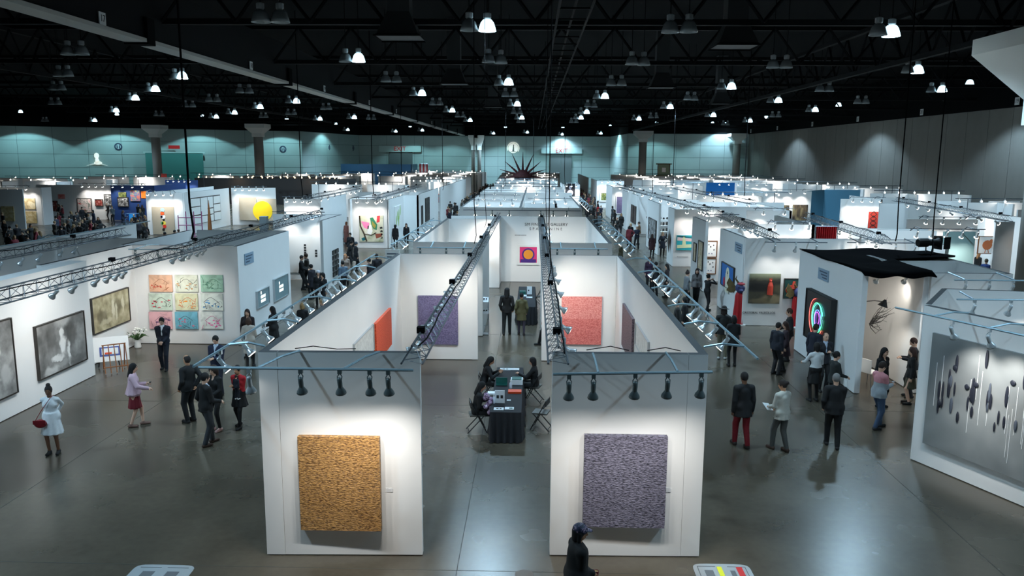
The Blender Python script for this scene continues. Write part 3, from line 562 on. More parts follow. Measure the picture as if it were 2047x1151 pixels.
for Y in (22.5, 23.5, 24.4, 25.6, 26.4): spot(-15.2-.0105*(Y-20)-.15, Y, 3.745, -1, 0, 'silver', 'spotlight on the short truss behind the misty-painting wall', 'spots on the short truss', E_SPOT*.6)
rail((-17.6, 22), (-17.6, 36.2), 3.7, 'light rail along the pale shaded wall above the crowd', (-.75, 0), (.1, .5, .9))
truss((-15.5, 53.5), (-15.7, 73), 3.75, 'steel truss left of the colourful leaf painting', .3, .6)
truss((-10.9, 54), (-11, 78), 3.75, 'steel truss above the colourful leaf painting booth', .3, .6)
truss((8.9, 29.4), (9.6, 42), 3.75, 'steel truss over the framed-print booth on the right', .32)
truss((9.8, 45), (8.4, 82), 3.75, 'long far steel truss over the white fin walls', .3, .6)
truss((12.5, 28.4), (13.8, 41), 3.75, 'steel truss behind the black fabric roof', .32)
truss((22.4, 38.2), (24.9, 56), 3.85, 'steel truss along the long white right wall', .32)
truss((14.2, 52), (13.4, 78), 3.75, 'steel truss before the vivid blue wall', .3, .6)
for lab, lst, dv in (('the truss over the framed-print booth', [(8.9+.0556*(Y-29.4), Y) for Y in (33.6, 35, 36.2, 37, 38, 39.2)], (1, .2)), ('the truss behind the black fabric roof', [(12.5+.1032*(Y-28.4), Y) for Y in (30, 31, 32, 33.4, 35, 36, 37, 38)], (.3, 1)), ('the truss along the long white right wall', [(22.4+.1404*(Y-38.2), Y) for Y in (40, 42, 44, 46, 48, 50, 52, 54)], (1, 0)),
                     ('the far truss over the white fin walls', [(9.8-.0378*(Y-45), Y) for Y in (46, 47, 48, 50, 53, 55, 57, 60, 64, 68, 72, 76)], (.6, .6)), ('the truss above the leaf-painting booth', [(-10.9-.0042*(Y-54), Y) for Y in (55, 57, 58.5, 62, 63, 64, 66, 70, 74)], (-.8, .6)), ('the truss left of the leaf painting', [(-15.5-.0103*(Y-53.5), Y) for Y in (54.5, 58, 60, 62, 64, 66, 68, 70, 72)], (-.8, .6)), ('the truss before the vivid blue wall', [(14.2-.0308*(Y-52), Y) for Y in (54, 57, 60, 63, 66, 69, 72, 75)], (.7, .7))):
    for i, (x, y) in enumerate(lst): spot(x+.155, y, 3.745 if 'long white' not in lab else 3.845, dv[0], dv[1], 'silver', 'spotlight on '+lab, 'spots on '+lab, E_SPOT*2.1 if i % 2 == 0 else None, 1.9, False, tilt=55)
# single front rails on individual booths
# (far rails)
def frail(lab, x0, x1, wallY, n, e, off=1.0, style='silver', detail=False, arms=(.15, .85), mr=m_darkrail, size=1.6):
    Y = wallY-off; e = e*1.15; zr = ZR-.05 if detail else ZR+.2; rail((x0, Y), (x1, Y), zr, 'light rail in front of '+lab, (0, off), arms, mr, .02)
    for i in range(n):
        x = x0+(x1-x0)*(i+.5)/n; spot(x, Y, zr-.02, 0, 1, style, 'spotlight in front of '+lab, 'spots in front of '+lab, e, size, detail, tilt=30)
frail('the red-figure photographs', 9.0, 11.4, 32, 3, E_SPOT*.4, .9, detail=True)
frail('the wall behind the red curtain', 12.2, 15.2, 32, 4, E_SPOT*.5, .8, detail=True)
frail('the right part of the neon booth', 11.4, 13.3, 22.55, 3, E_SPOT*1.1, .9, detail=True, mr=m_rail)
for s_, px in ((1.5, 1945), (2.3, 2023)):
    c = PB+PD*s_+Vector((-.9187, -.395))*.95; spot(c.x, c.y, ZR, .9187, .395, 'silver', 'spotlight hanging before the large grey canvas', 'spots before the large grey canvas', E_SPOT*2.2, 1.5, tilt=32)
c0 = PB+PD*.1+Vector((-.9187, -.395))*.95; c1 = PB+PD*5+Vector((-.9187, -.395))*.95
rail((c0.x, c0.y), (c1.x, c1.y), ZR+.03, 'light rail before the large grey canvas', (.873, .375), (.2, .45, .8))
for X_ in (10.0, 10.8): spot(X_, 23.1, 3.48, 0, 1, 'silver', 'added spotlight under the black roof inside the alcove', 'added spots inside the alcove', E_SPOT*.9, 2.0, tilt=50, color=WARM)  # unseen spots added under the roof to brighten the alcove interior
rail((9.55, 23.1), (11.2, 23.1), 3.5, 'short light rail added under the black fabric roof', (0, 0), ())
frail('the angled wall behind the grey canvas', 9.9, 12.4, 19.2, 3, E_SPOT*.8, .6, detail=True, mr=m_rail)
frail('the teal bridge painting', 8.9, 11.2, 49.5, 3, E_SPOT*0.88)
frail('the framed prints', 9.0, 10.9, 43.6, 3, E_SPOT*0.77)
frail('the low wall behind the red curtain', 11, 13.4, 38.9, 3, E_SPOT*0.83)
frail('the blue-grey wall beyond the long truss', 13.1, 15.6, 49, 2, E_SPOT*1.2)
frail('the colourful leaf painting', -13, -10.8, 58, 3, E_SPOT*0.94)
frail('the blue-grey wall left of the leaf painting', -18, -15.7, 58, 4, E_SPOT*1.3)
frail('the wall behind the picture grid', -13.8, -11, 42.9, 2, E_SPOT*0.88)
frail('the coloured-dots painting', -32, -29.4, 66, 4, E_SPOT*1.10)
frail('the yellow sun canvases', -28.6, -25.2, 76.3, 5, E_SPOT*1.10)
frail('the sepia pictures', -51, -46.5, 74, 5, E_SPOT*1.32)
frail('the red-and-grey picture', -46, -43.2, 81, 4, E_SPOT*1.10)
frail('the blue booth posters', -42.8, -38.8, 80.6, 4, E_SPOT*1.10)
frail('the small far blue wall', -45, -41.6, 98, 5, E_SPOT*1.10)
frail('the tall violet canvas', 8.6, 15, 86, 6, E_SPOT*1.10)
frail('the far green-brown picture', 8.6, 11.8, 107, 4, E_SPOT*1.32)
frail('the dark forest canvases', 22.4, 26.4, 77.8, 3, E_SPOT*1.65)
frail('the vivid blue wall', 22.2, 29, 100, 6, E_SPOT*1.65)
frail('the hanging red rug', 24.4, 27.2, 63.7, 4, E_SPOT*1.10)
frail('the bird picture', 20, 23.4, 43, 4, E_SPOT*0.99)
frail('the blue-green panel', 16.2, 19.4, 35.7, 5, E_SPOT*1.2)
frail('the dark figure portrait', 3.5, 5.1, 92, 3, E_SPOT*1.32)
for i, (Y, x0, x1) in enumerate(((56, -4.3, -1), (58.5, -.4, 2.7), (63, -4.3, -1), (71, -4.3, 3))):
    frail('the %s centre row wall behind the lettering' % ORD[i+1], x0, x1, Y, 4, E_SPOT*1.2)
# many small lamps over the far rows
FARN = {}
def far_lights(lab, x0, x1, Y, n, e, every, warm=False, z=3.6):
    e *= .85; z += .3
    rr_ = random.Random(int(Y*3+x0))
    o = MB().tube([(x0, Y, z), (x1, Y, z)], .03, 4).tube([(x0+.9, Y, 0), (x0+.9, Y, z)], .03, 4).tube([(x1-1.1, Y, 0), (x1-1.1, Y, z)], .03, 4).build('light_rail', m_darkrail); tag(o, 'thin dark light rail %s, %s row' % (lab, ORD[FARN.get(lab, 0)]), 'light rail', 'far rails '+lab)
    mb = MB()
    for i in range(n):
        x = x0+(x1-x0)*(i+rr_.uniform(.2, .8))/n; mb.box(x-.03, Y-.03, z-.1, x+.03, Y+.03, z).lathe([(.05, -.1), (.13, -.24)], 6, (x, Y, z)).ball((x, Y-.08, z-.2), .075, 6, 4, 1)
    FARN[lab] = FARN.get(lab, 0)+1
    s_ = mb.build('small_lamps', [m_lampsil, m_bulb_warm if warm else m_bulb]); tag(s_, 'tiny lit %s lamps %s, %s row' % ('amber' if warm else 'white', lab, ORD[FARN[lab]-1]), 'lamps', 'far lamps '+lab, 'stuff')
    k = max(1, int((x1-x0)/every))
    for i in range(k): lamp('row_light', 'SPOT', (x0+(x1-x0)*(i+.5)/k, Y, z-.3), e*.4, (1, .7, .4) if warm else NEUT, None, (math.radians(52), 0, 0), 2.3, .8, .3)
for Y, x0, x1, n in ((92, -74, -52, 10), (100, -66, -48, 8), (110, -60, -47, 8), (122, -52, -26, 10), (132, -42, -26, 8), (141, -34, -15, 9)): far_lights('over the far left rows', x0, x1, Y-1.2, n, E_SPOT*8, 7)
far_lights('above the black-draped booth', -45, -25, 106.5, 22, E_SPOT*3, 10, True); far_lights('above the black-draped booth', -40, -28, 112.5, 12, E_SPOT*2, 10, True)
for Y, x0, x1, n in ((87, -24, -14, 9),): far_lights('over the middle left rows', x0, x1, Y-1.2, n, E_SPOT*5, 5)
for Y, x0, x1, n in ((68, 14, 21, 6), (92, 14, 19, 4), (112, 14, 37, 12), (122, 14, 37, 10), (132, 14, 37, 10), (142, 14, 37, 10)): far_lights('over the far right rows', x0, x1, Y-1.2, n, E_SPOT*7, 6)
for Y in (52, 60, 74, 86, 98): far_lights('at the grey-brown side wall', 30.5, 38.5, Y-1.2, 6, E_SPOT*5, 5)
for Y, x0 in ((98, -15), (110, -15), (122, -24), (135, -24), (148, -24), (162, -24)): far_lights('over the far left centre rows', x0, -9.4, Y-1.2, 7, E_SPOT*6, 5)

for Y, x0, x1 in ((78, -4, 2.6), (84, -4, 2.6), (94, -4.4, 2.4), (104, -4.6, 3), (118, -5, 3.4), (130, -5, 4), (144, -5, 4)): far_lights('over the far centre rows', x0, x1, Y-1.1, 6, E_SPOT*5, 4)
# ================================================================== art materials
def nodes_mat(name):
    m = bpy.data.materials.new(name); m.use_nodes = True; nt = m.node_tree; MATS[name] = m
    return m, nt, nt.nodes['Principled BSDF'], nt.nodes.new('ShaderNodeTexCoord')
def ramp(nt, stops, interp='LINEAR'):
    r = nt.nodes.new('ShaderNodeValToRGB'); cr = r.color_ramp; cr.interpolation = interp
    while len(cr.elements) < len(stops): cr.elements.new(.5)
    for e, (p, c) in zip(cr.elements, stops): e.position = p; e.color = (*c, 1)
    return r
def relief(name, c0, c1, sx=9, sz=34, strength=.9, rough=.5):
    m, nt, b, tc = nodes_mat(name); mp = nt.nodes.new('ShaderNodeMapping'); mp.inputs['Scale'].default_value = (sx, sx, sz)
    n = nt.nodes.new('ShaderNodeTexNoise'); n.inputs['Scale'].default_value = 1.0; n.inputs['Detail'].default_value = 3; n.inputs['Distortion'].default_value = .4
    r = ramp(nt, [(.36, c0), (.62, c1)]); bp = nt.nodes.new('ShaderNodeBump'); bp.inputs['Strength'].default_value = strength; bp.inputs['Distance'].default_value = .03
    nt.links.new(tc.outputs['Object'], mp.inputs[0]); nt.links.new(mp.outputs[0], n.inputs['Vector']); nt.links.new(n.outputs['Fac'], r.inputs[0]); nt.links.new(r.outputs[0], b.inputs['Base Color'])
    nt.links.new(n.outputs['Fac'], bp.inputs['Height']); nt.links.new(bp.outputs[0], b.inputs['Normal']); b.inputs['Roughness'].default_value = rough; return m
def abstract(name, pal, scale=3, detail=3, distort=1.5, interp='LINEAR', seed=0, lo=.3, hi=.7, stretch=(1, 1, 1), rough=.6):
    m, nt, b, tc = nodes_mat(name); mp = nt.nodes.new('ShaderNodeMapping'); mp.inputs['Location'].default_value = (seed*3.7, seed*1.3, seed*2.1); mp.inputs['Scale'].default_value = stretch
    n = nt.nodes.new('ShaderNodeTexNoise'); n.inputs['Scale'].default_value = scale; n.inputs['Detail'].default_value = detail; n.inputs['Distortion'].default_value = distort
    k = len(pal); r = ramp(nt, [(lo+(hi-lo)*i/max(1, k-1), c) for i, c in enumerate(pal)], interp)
    nt.links.new(tc.outputs['Object'], mp.inputs[0]); nt.links.new(mp.outputs[0], n.inputs['Vector']); nt.links.new(n.outputs['Fac'], r.inputs[0]); nt.links.new(r.outputs[0], b.inputs['Base Color']); b.inputs['Roughness'].default_value = rough; return m
def canvas_Y(lab, Y, px0, py0, px1, py1, m, d=.05, frame=None, fw=.05, cat='painting', name='painting', rect=None, mat_gap=None):
    if rect: x0, z0, x1, z1 = rect
    else: x0, z1 = onY(px0, py0, Y); x1, z0 = onY(px1, py1, Y)
    o = thing(name, lab, cat, ((x0+x1)/2, Y, (z0+z1)/2)); w, h = (x1-x0)/2, (z1-z0)/2
    MB().box(-w, -d, -h, w, -.002, h).build('canvas', m, o)
    if frame:
        for a in ((-w-fw, -h-fw, w+fw, -h), (-w-fw, h, w+fw, h+fw), (-w-fw, -h, -w, h), (w, -h, w+fw, h)): MB().box(a[0], -d-.025, a[1], a[2], -.002, a[3]).build('frame_bar', frame, o)
    o['_w'] = w; o['_h'] = h; o['_d'] = d
    return o
def canvas_X(lab, X, side, y0, y1, z0, z1, m, d=.05, frame=None, fw=.05, cat='painting', name='painting'):
    """on a wall face X; side +1 when the face looks to +X"""
    o = thing(name, lab, cat, (X, (y0+y1)/2, (z0+z1)/2)); w, h = abs(y1-y0)/2, (z1-z0)/2
    bx = lambda u0, v0, u1, v1, dd: MB().box(min(.002*side, dd*side), u0, v0, max(.002*side, dd*side), u1, v1)
    bx(-w, -h, w, h, d).build('canvas', m, o)
    if frame:
        for a in ((-w-fw, -h-fw, w+fw, -h), (-w-fw, h, w+fw, h+fw), (-w-fw, -h, -w, h), (w, -h, w+fw, h)): bx(*a, d+.025).build('frame_bar', frame, o)
    return o
def px_X(lab, X, side, pl, plt, plb, pr, prt, m, **k):    # from left-edge x, its top/bottom y, right-edge x, its top y
    y0, zt = onX(pl, plt, X); _, zb = onX(pl, plb, X); y1, zt2 = onX(pr, prt, X)
    return canvas_X(lab, X, side, min(y0, y1), max(y0, y1), zb, (zt+zt2)/2, m, **k)
m_gold = relief('relief_gold', rgb(98, 64, 28), rgb(190, 142, 78), 20, 64); m_vio = relief('relief_violet_grey', rgb(44, 42, 56), rgb(124, 120, 140), 20, 64)
m_vio2 = relief('relief_violet', rgb(84, 77, 112), rgb(124, 116, 152), 22, 40, .5); m_pink = relief('relief_pink', rgb(214, 112, 106), rgb(240, 162, 154), 22, 40, .5); m_pink2 = relief('relief_coral', rgb(202, 92, 88), rgb(232, 138, 130), 22, 40, .5)
m_orange = relief('relief_orange', rgb(228, 62, 18), rgb(255, 100, 45), 25, 40, .4); m_brown = relief('relief_mauve', rgb(78, 62, 70), rgb(128, 108, 116), 25, 40, .4); m_pale = relief('relief_pale', rgb(205, 205, 200), rgb(225, 225, 220), 10, 12, .3)
m_fdark = mat('frame_dark', (0.03, 0.025, 0.02), .5); m_fwhite = mat('frame_white', (0.78, 0.78, 0.76), .5); m_fgold = mat('frame_walnut', rgb(110, 70, 35), .45); m_falu = mat('frame_aluminium', (0.5, 0.53, 0.55), .35, .6)
def cap_marks(lab, px, py, Y, n):
    a, z = onY(px, py, Y); o = thing('wall_caption', lab, 'caption', (a, Y, z)); mg = mat('ink_grey', (0.3, 0.3, 0.3), .7)
    for q in range(n): MB().box(-.035*n+.07*q, -.006, -.025, -.035*n+.07*q+.045, 0, .025).build('character', mg, o)
# ---- centre booths
canvas_Y('large gold relief painting of rough horizontal strokes', 12.61, 598, 868, 764, 1056, m_gold, .11)
canvas_Y('large violet-grey relief painting of rough horizontal strokes', 12.745, 1168, 866, 1326, 1050, m_vio, .11)
for lab, Y, x, y in (('tiny label card beside the gold relief painting', 12.645, 778, 979), ('tiny label card beside the violet-grey relief painting', 12.772, 1334, 979)):
    a, z = onY(x, y, Y); o = MB().box(-.06, -.008, -.035, .06, 0, .035).build('label_card', mat('card_grey', (0.68, 0.70, 0.72), .6), loc=(a, Y, z)); tag(o, lab, 'label')
canvas_Y('square violet canvas on the inner wall of the gold-painting booth', 25.9, 836, 590, 916, 688, m_vio2, .06)
o = canvas_Y('pink and coral two-tone canvas on the inner wall of the violet-painting booth', 25.9, 1123, 592, 1201, 688, m_pink, .06)
MB().box(-o['_w'], -.064, -o['_h'], o['_w'], -.03, o['_h']*.08).build('lower_field', m_pink2, o)
px_X('tall bright orange canvas inside the gold-painting booth', -4.34, 1, 746, 646, 730, 777, 616, m_orange, d=.08)
px_X('pale glazed picture beside the orange canvas', -4.34, 1, 705, 689, 745, 744, 649, m_pale, d=.03, frame=m_falu, fw=.02)
px_X('tall mauve-brown canvas inside the violet-painting booth', 2.75, -1, 1269, 636, 735, 1249, 607, m_brown, d=.07)
px_X('pale glazed picture beside the mauve-brown canvas', 2.75, -1, 1299, 683, 735, 1274, 647, m_pale, d=.03, frame=m_falu, fw=.02)
canvas_Y('small pale framed drawing on the wall stub in the lettered booth', 40.68, 966, 511, 975, 521, m_pale, .03, m_fwhite, .05)
o = canvas_Y('square picture of bold pink, orange and purple shapes in a wide white frame', 42.78, 1039, 493, 1073, 525, mat('art_hot_pink', rgb(226, 48, 120), .5), .03, m_fwhite, .12)
R90 = Matrix.Rotation(math.pi/2, 3, 'X')
MB().lathe([(.30, 0), (.30, .01)], 20, (0, -.035, -.03), R90, cap0=True, cap1=True).build('orange_disc', mat('art_orange', rgb(238, 150, 40), .5), o)
MB().box(-.42, -.05, -.42, .42, -.03, -.24).build('purple_band', mat('art_purple', rgb(74, 40, 128), .5), o)
MB().lathe([(.34, 0), (.34, .01), (.26, .01), (.26, 0)], 20, (0, -.045, .02), R90).build('purple_ring', mat('art_purple', rgb(74, 40, 128), .5), o)
tx = thing('wall_lettering', 'gallery name lettering high on the white wall above the pink picture', 'lettering', (onY(1092, 452, 42.79)[0], 42.79, onY(1092, 452, 42.79)[1]))
text('name_line', 'SM FINE ART GALLERY', .22, m_ink, (0, -.005, .09), (math.pi/2, 0, 0), tx, spacing=1.05); text('second_line', 'SPACE NINE', .2, m_ink, (-.02, -.005, -.15), (math.pi/2, 0, 0), tx, spacing=1.75)
cap_marks('tiny grey caption left of the gallery lettering', 1041, 470, 42.79, 9)
# ---- left booth paintings
def softart(name, base, blobs, scale=2.5, seed=0, ax=1, dist=.25, lo=.3, hi=.7):
    """noise ground with soft-edged painted patches; blobs: (u, z, ru, rz, colour, strength) in metres from the canvas centre"""
    m, nt, b, tc = nodes_mat(name); L = nt.links.new
    n = nt.nodes.new('ShaderNodeTexNoise'); n.inputs['Scale'].default_value = scale; n.inputs['Detail'].default_value = 7; mp = nt.nodes.new('ShaderNodeMapping'); mp.inputs['Location'].default_value = (seed*2.3, seed*1.7, seed*.9)
    L(tc.outputs['Object'], mp.inputs[0]); L(mp.outputs[0], n.inputs['Vector']); r = ramp(nt, [(lo+(hi-lo)*i/max(1, len(base)-1), c) for i, c in enumerate(base)]); L(n.outputs['Fac'], r.inputs[0]); cur = r.outputs[0]
    n2 = nt.nodes.new('ShaderNodeTexNoise'); n2.inputs['Scale'].default_value = 5; n2.inputs['Detail'].default_value = 5; L(mp.outputs[0], n2.inputs['Vector'])
    sb = nt.nodes.new('ShaderNodeVectorMath'); sb.operation = 'SUBTRACT'; sb.inputs[1].default_value = (.5, .5, .5); L(n2.outputs['Color'], sb.inputs[0]); sl = nt.nodes.new('ShaderNodeVectorMath'); sl.operation = 'SCALE'; sl.inputs['Scale'].default_value = dist; L(sb.outputs[0], sl.inputs[0]); ad = nt.nodes.new('ShaderNodeVectorMath'); L(tc.outputs['Object'], ad.inputs[0]); L(sl.outputs[0], ad.inputs[1])
    for (u, z, ru, rz_, col, st) in blobs:
        v = nt.nodes.new('ShaderNodeVectorMath'); v.operation = 'SUBTRACT'; v.inputs[1].default_value = (0, u, z) if ax == 1 else (u, 0, z); L(ad.outputs[0], v.inputs[0])
        q = nt.nodes.new('ShaderNodeVectorMath'); q.operation = 'MULTIPLY'; q.inputs[1].default_value = (0, 1/ru, 1/rz_) if ax == 1 else (1/ru, 0, 1/rz_); L(v.outputs[0], q.inputs[0]); ln = nt.nodes.new('ShaderNodeVectorMath'); ln.operation = 'LENGTH'; L(q.outputs[0], ln.inputs[0])
        mr = nt.nodes.new('ShaderNodeMapRange'); mr.interpolation_type = 'SMOOTHSTEP'; mr.inputs[1].default_value = .55; mr.inputs[2].default_value = 1.15; mr.inputs[3].default_value = st; mr.inputs[4].default_value = 0; L(ln.outputs['Value'], mr.inputs[0])
        mx = nt.nodes.new('ShaderNodeMix'); mx.data_type = 'RGBA'; mx.inputs[7].default_value = (*col, 1); L(cur, mx.inputs[6]); L(mr.outputs[0], mx.inputs[0]); cur = mx.outputs[2]
    L(cur, b.inputs['Base Color']); b.inputs['Roughness'].default_value = .6; return m
gy = lambda v: rgb(v, v, v-2)
m_mist = softart('misty_grey', [gy(92), gy(130), gy(168)], [(.1, .75, .45, .3, gy(190), .8), (-.5, .3, .3, .4, gy(70), .6), (.45, .2, .3, .5, gy(60), .6), (0, .35, .12, .16, gy(232), .95), (.02, .0, .17, .32, gy(235), .95), (-.25, -.35, .35, .1, gy(225), .9), (.3, -.35, .07, .42, gy(235), .9), (-.1, -.55, .9, .1, gy(170), .6), (.6, -.6, .5, .15, gy(90), .6), (-.6, -.65, .4, .15, gy(215), .6)], 2, 1)
m_mist2 = softart('misty_grey_b', [gy(95), gy(140), gy(185)], [(.3, .55, .3, .3, gy(70), .8), (.45, .25, .12, .14, gy(225), .9), (.35, -.1, .16, .3, gy(230), .9), (.1, -.5, .4, .12, gy(225), .9), (.7, -.4, .25, .3, gy(200), .7)], 2, 4)
m_sep = softart('sepia_figures', [rgb(120, 112, 84), rgb(165, 156, 124), rgb(196, 188, 158)], [(-.6, -.1, .35, .25, rgb(90, 82, 60), .7), (.4, .1, .3, .3, rgb(100, 92, 70), .6), (.1, .05, .1, .35, rgb(214, 208, 184), .9), (.3, -.1, .08, .3, rgb(210, 204, 178), .9), (.75, .1, .1, .3, rgb(212, 206, 180), .8), (-.3, -.3, .5, .1, rgb(205, 198, 170), .6)], 3, 2)
canvas_X('misty grey figure painting cut by the picture edge', -13.45, 1, 17.6, 19.72, .62, 2.55, m_mist2, .06, m_fdark, .03)
px_X('misty grey painting of a pale seated figure in dark frame', -13.45, 1, 66, 652, 763, 162, 625, m_mist, d=.06, frame=m_fdark, fw=.03)
px_X('sepia painting of pale figures in dark frame', -14.15, 1, 179, 598, 670, 252, 576, m_sep, d=.06, frame=m_fdark, fw=.03)
pal9 = [('orange roof', (216, 170, 140), (150, 80, 40)), ('pale hut', (205, 208, 190), (60, 60, 50)), ('green house', (150, 190, 168), (70, 120, 90)), ('red flowers', (196, 212, 196), (30, 40, 35)), ('orange boat', (205, 205, 170), (225, 105, 30)), ('blue strokes', (214, 222, 212), (40, 40, 45)), ('pink hill', (224, 172, 178), (90, 60, 80)), ('blue night', (110, 176, 196), (40, 45, 45)), ('magenta blossom', (222, 226, 218), (225, 80, 150))]
acc = [(205, 90, 70), (190, 140, 90), (90, 140, 120), (200, 50, 70), (240, 140, 40), (50, 140, 200), (120, 80, 120), (220, 120, 150), (250, 110, 170)]
cols9 = ((298, 346), (350, 397), (401, 447)); rows9 = ((549, 583), (586, 620), (623, 657))
for i, (nm, bg, ln) in enumerate(pal9):
    r_, c_ = divmod(i, 3); rg = random.Random(50+i)
    o = canvas_Y('small %s painting, %s row and %s column of the nine' % (nm, ORD[r_], ORD[c_]), 27.68, cols9[c_][0], rows9[r_][0], cols9[c_][1], rows9[r_][1], abstract('nine_bg_%d' % i, [rgb(*[int(v*.85) for v in bg]), rgb(*bg), rgb(*[min(255, v+12) for v in bg])], 3, 4, 1, seed=i), .04)
    o['group'] = 'nine small paintings in a grid'; w, h = o['_w'], o['_h']
    ml, ma = mat('nine_line_%d' % i, rgb(*ln), .6), mat('nine_acc_%d' % i, rgb(*acc[i]), .6)
    br = MB(); k0 = rg.uniform(-.15, .1)*w
    br.tube([(-.6*w+k0, -.044, -.05*h), (-.1*w+k0, -.044, .5*h), (.15*w+k0, -.044, .52*h), (.7*w+k0, -.044, 0)], .006, 4); br.tube([(-.5*w+k0, -.044, -.1*h), (-.45*w+k0, -.044, -.6*h)], .006, 4); br.tube([(.5*w+k0, -.044, -.1*h), (.45*w+k0, -.044, -.6*h)], .006, 4)
    for q in range(9):
        a_, b_ = rg.uniform(-.85, .85)*w, rg.uniform(-.85, .35)*h; pts = [(a_, -.043, b_)]
        for s_ in range(3): pts.append((max(-.93*w, min(.93*w, pts[-1][0]+rg.uniform(-.25, .3)*w)), -.043, max(-.9*h, min(.9*h, pts[-1][2]+rg.uniform(-.3, .3)*h))))
        br.tube(pts, rg.choice((.003, .005, .007)), 4)
    br.build('brush_lines', ml, o)
    ac = MB()
    for q in range(7): ac.ball((rg.uniform(-.8, .8)*w, -.041, rg.uniform(-.75, .3)*h), (rg.uniform(.02, .07), .006, rg.uniform(.012, .032)), 7, 4)
    ac.build('colour_dabs', ma, o)
m_screen = mat('screen_glow', rgb(120, 150, 150), .3, emit=.35); m_screend = mat('screen_frame', rgb(125, 150, 155), .4)
for lab, a in (('small framed light-box picture on the aisle wall', (511, 582, 617, 534, 575)), ('larger framed light-box picture with white shapes on the aisle wall', (545, 558, 603, 572, 549))):
    o = px_X(lab, -10.36, 1, *a, m_screend, d=.06, frame=m_falu, fw=.03, cat='picture', name='light_box')
    hh = MB(); rg = random.Random(len(lab))
    for q in range(9): hh.box(.062, rg.uniform(-.3, .2), rg.uniform(-.2, .15), .07, rg.uniform(.2, .35)*.1+rg.uniform(-.3, .2)*0+.02, .2) if False else hh.box(.062, -.28+.14*(q % 4), -.16+.16*(q//4), .07, -.2+.14*(q % 4), -.05+.16*(q//4))
    hh.build('white_shapes', mat('screen_white', (0.9, 0.95, 0.9), .4, emit=.8), o)
m_bwpic = abstract('bw_portrait', [rgb(15, 15, 15), rgb(60, 60, 58), rgb(150, 148, 140)], 7, 3, 1, seed=9)
y0, zt = onX(663, 500, -10.34); y1, _ = onX(675, 487, -10.34); _, zb = onX(663, 556, -10.34)
for r_ in range(5):
    for c_ in range(2):
        w_ = (y1-y0)/2; h_ = (zt-zb)/5
        o = canvas_X('small dark photograph, %s row of the picture grid by the left aisle, %s column' % (ORD[r_], ('near', 'far')[c_]), -10.34, 1, y0+c_*w_+.06, y0+(c_+1)*w_-.06, zt-(r_+1)*h_+.05, zt-r_*h_-.05, m_bwpic, .03, m_ink, .02, 'photograph', 'photograph'); o['group'] = 'black-and-white picture grid'
# poster wall text
a, z = onY(605, 508, 42.88)
o = thing('wall_poster', 'large white poster with black vertical lettering behind the men in the left aisle', 'poster', (a, 42.88, z)); MB().box(-1.1, -.02, -1.0, 1.1, 0, 1.0).build('sheet', m_white, o)
for dx, hh in ((.15, .55), (-.95, .2), (.75, .25)):
    for q in range(int(hh*14)): MB().box(dx-.06, -.03, hh-.14*q-.1, dx+.06, -.02, hh-.14*q).build('glyph', m_ink, o)
# leaf painting
o = canvas_Y('large colourful abstract painting with pink patch and green leaf', 57.98, 718, 430, 767, 483, abstract('leaf_bg', [rgb(150, 160, 120), rgb(205, 205, 180), rgb(225, 222, 205)], .9, 4, 1.2, seed=3), .05); w, h = o['_w'], o['_h']
def blob(o, pts, m, name, th=.01, y=-.056):
    b = MB(); n = len(pts); vs = [(p_[0]*w, y, p_[1]*h) for p_ in pts]+[(p_[0]*w, y+.012, p_[1]*h) for p_ in pts]
    b.add(vs, [tuple(range(n)), tuple(range(2*n-1, n-1, -1))]+[(i, i+n, (i+1) % n+n, (i+1) % n) for i in range(n)]); return b.build(name, m, o)
blob(o, [(-.85, .55), (-.5, .5), (-.15, .45), (-.25, -.05), (-.6, .05)], mat('art_pink', rgb(240, 130, 175), .6), 'pink_patch')
blob(o, [(-.1, .8), (.15, .85), (.5, .3), (.45, -.1), (.2, -.05), (0, .3)], mat('art_leaf', rgb(40, 120, 85), .6), 'green_leaf'); blob(o, [(.05, .6), (.4, .25), (.3, 0), (.1, .2)], mat('art_olive', rgb(150, 140, 60), .6), 'olive_heart', y=-.06)
blob(o, [(.5, .95), (.75, .98), (.7, .5), (.45, .45)], mat('art_red', rgb(210, 60, 70), .6), 'red_petal'); blob(o, [(-.3, .2), (0, .3), (.1, -.2), (-.05, -.5), (-.35, -.35)], m_white, 'white_oval')
MB().tube([(-.95*w, -.06, .95*h), (-.9*w, -.06, .2*h), (-.6*w, -.06, -.4*h), (-.4*w, -.06, -.95*h)], .05, 5).tube([(-.6*w, -.06, -.4*h), (0, -.06, -.5*h), (.4*w, -.06, -.3*h)], .03, 5).build('dark_line', mat('art_brown', rgb(60, 45, 25), .6), o)
blob(o, [(-.85, -.75), (-.6, -.65), (-.5, -.85), (-.75, -.95)], mat('art_teal', rgb(10, 100, 110), .6), 'teal_spot'); blob(o, [(.3, -.4), (.9, -.35), (.85, -.6), (.4, -.75)], mat('art_rust', rgb(150, 80, 60), .6), 'rust_patch')
for i in range(4): blob(o, [(.7+.05*i, .1-.25*i), (.9, .15-.25*i), (.95, .02-.25*i), (.75, -.02-.25*i)], m_ink, 'dark_fleck')
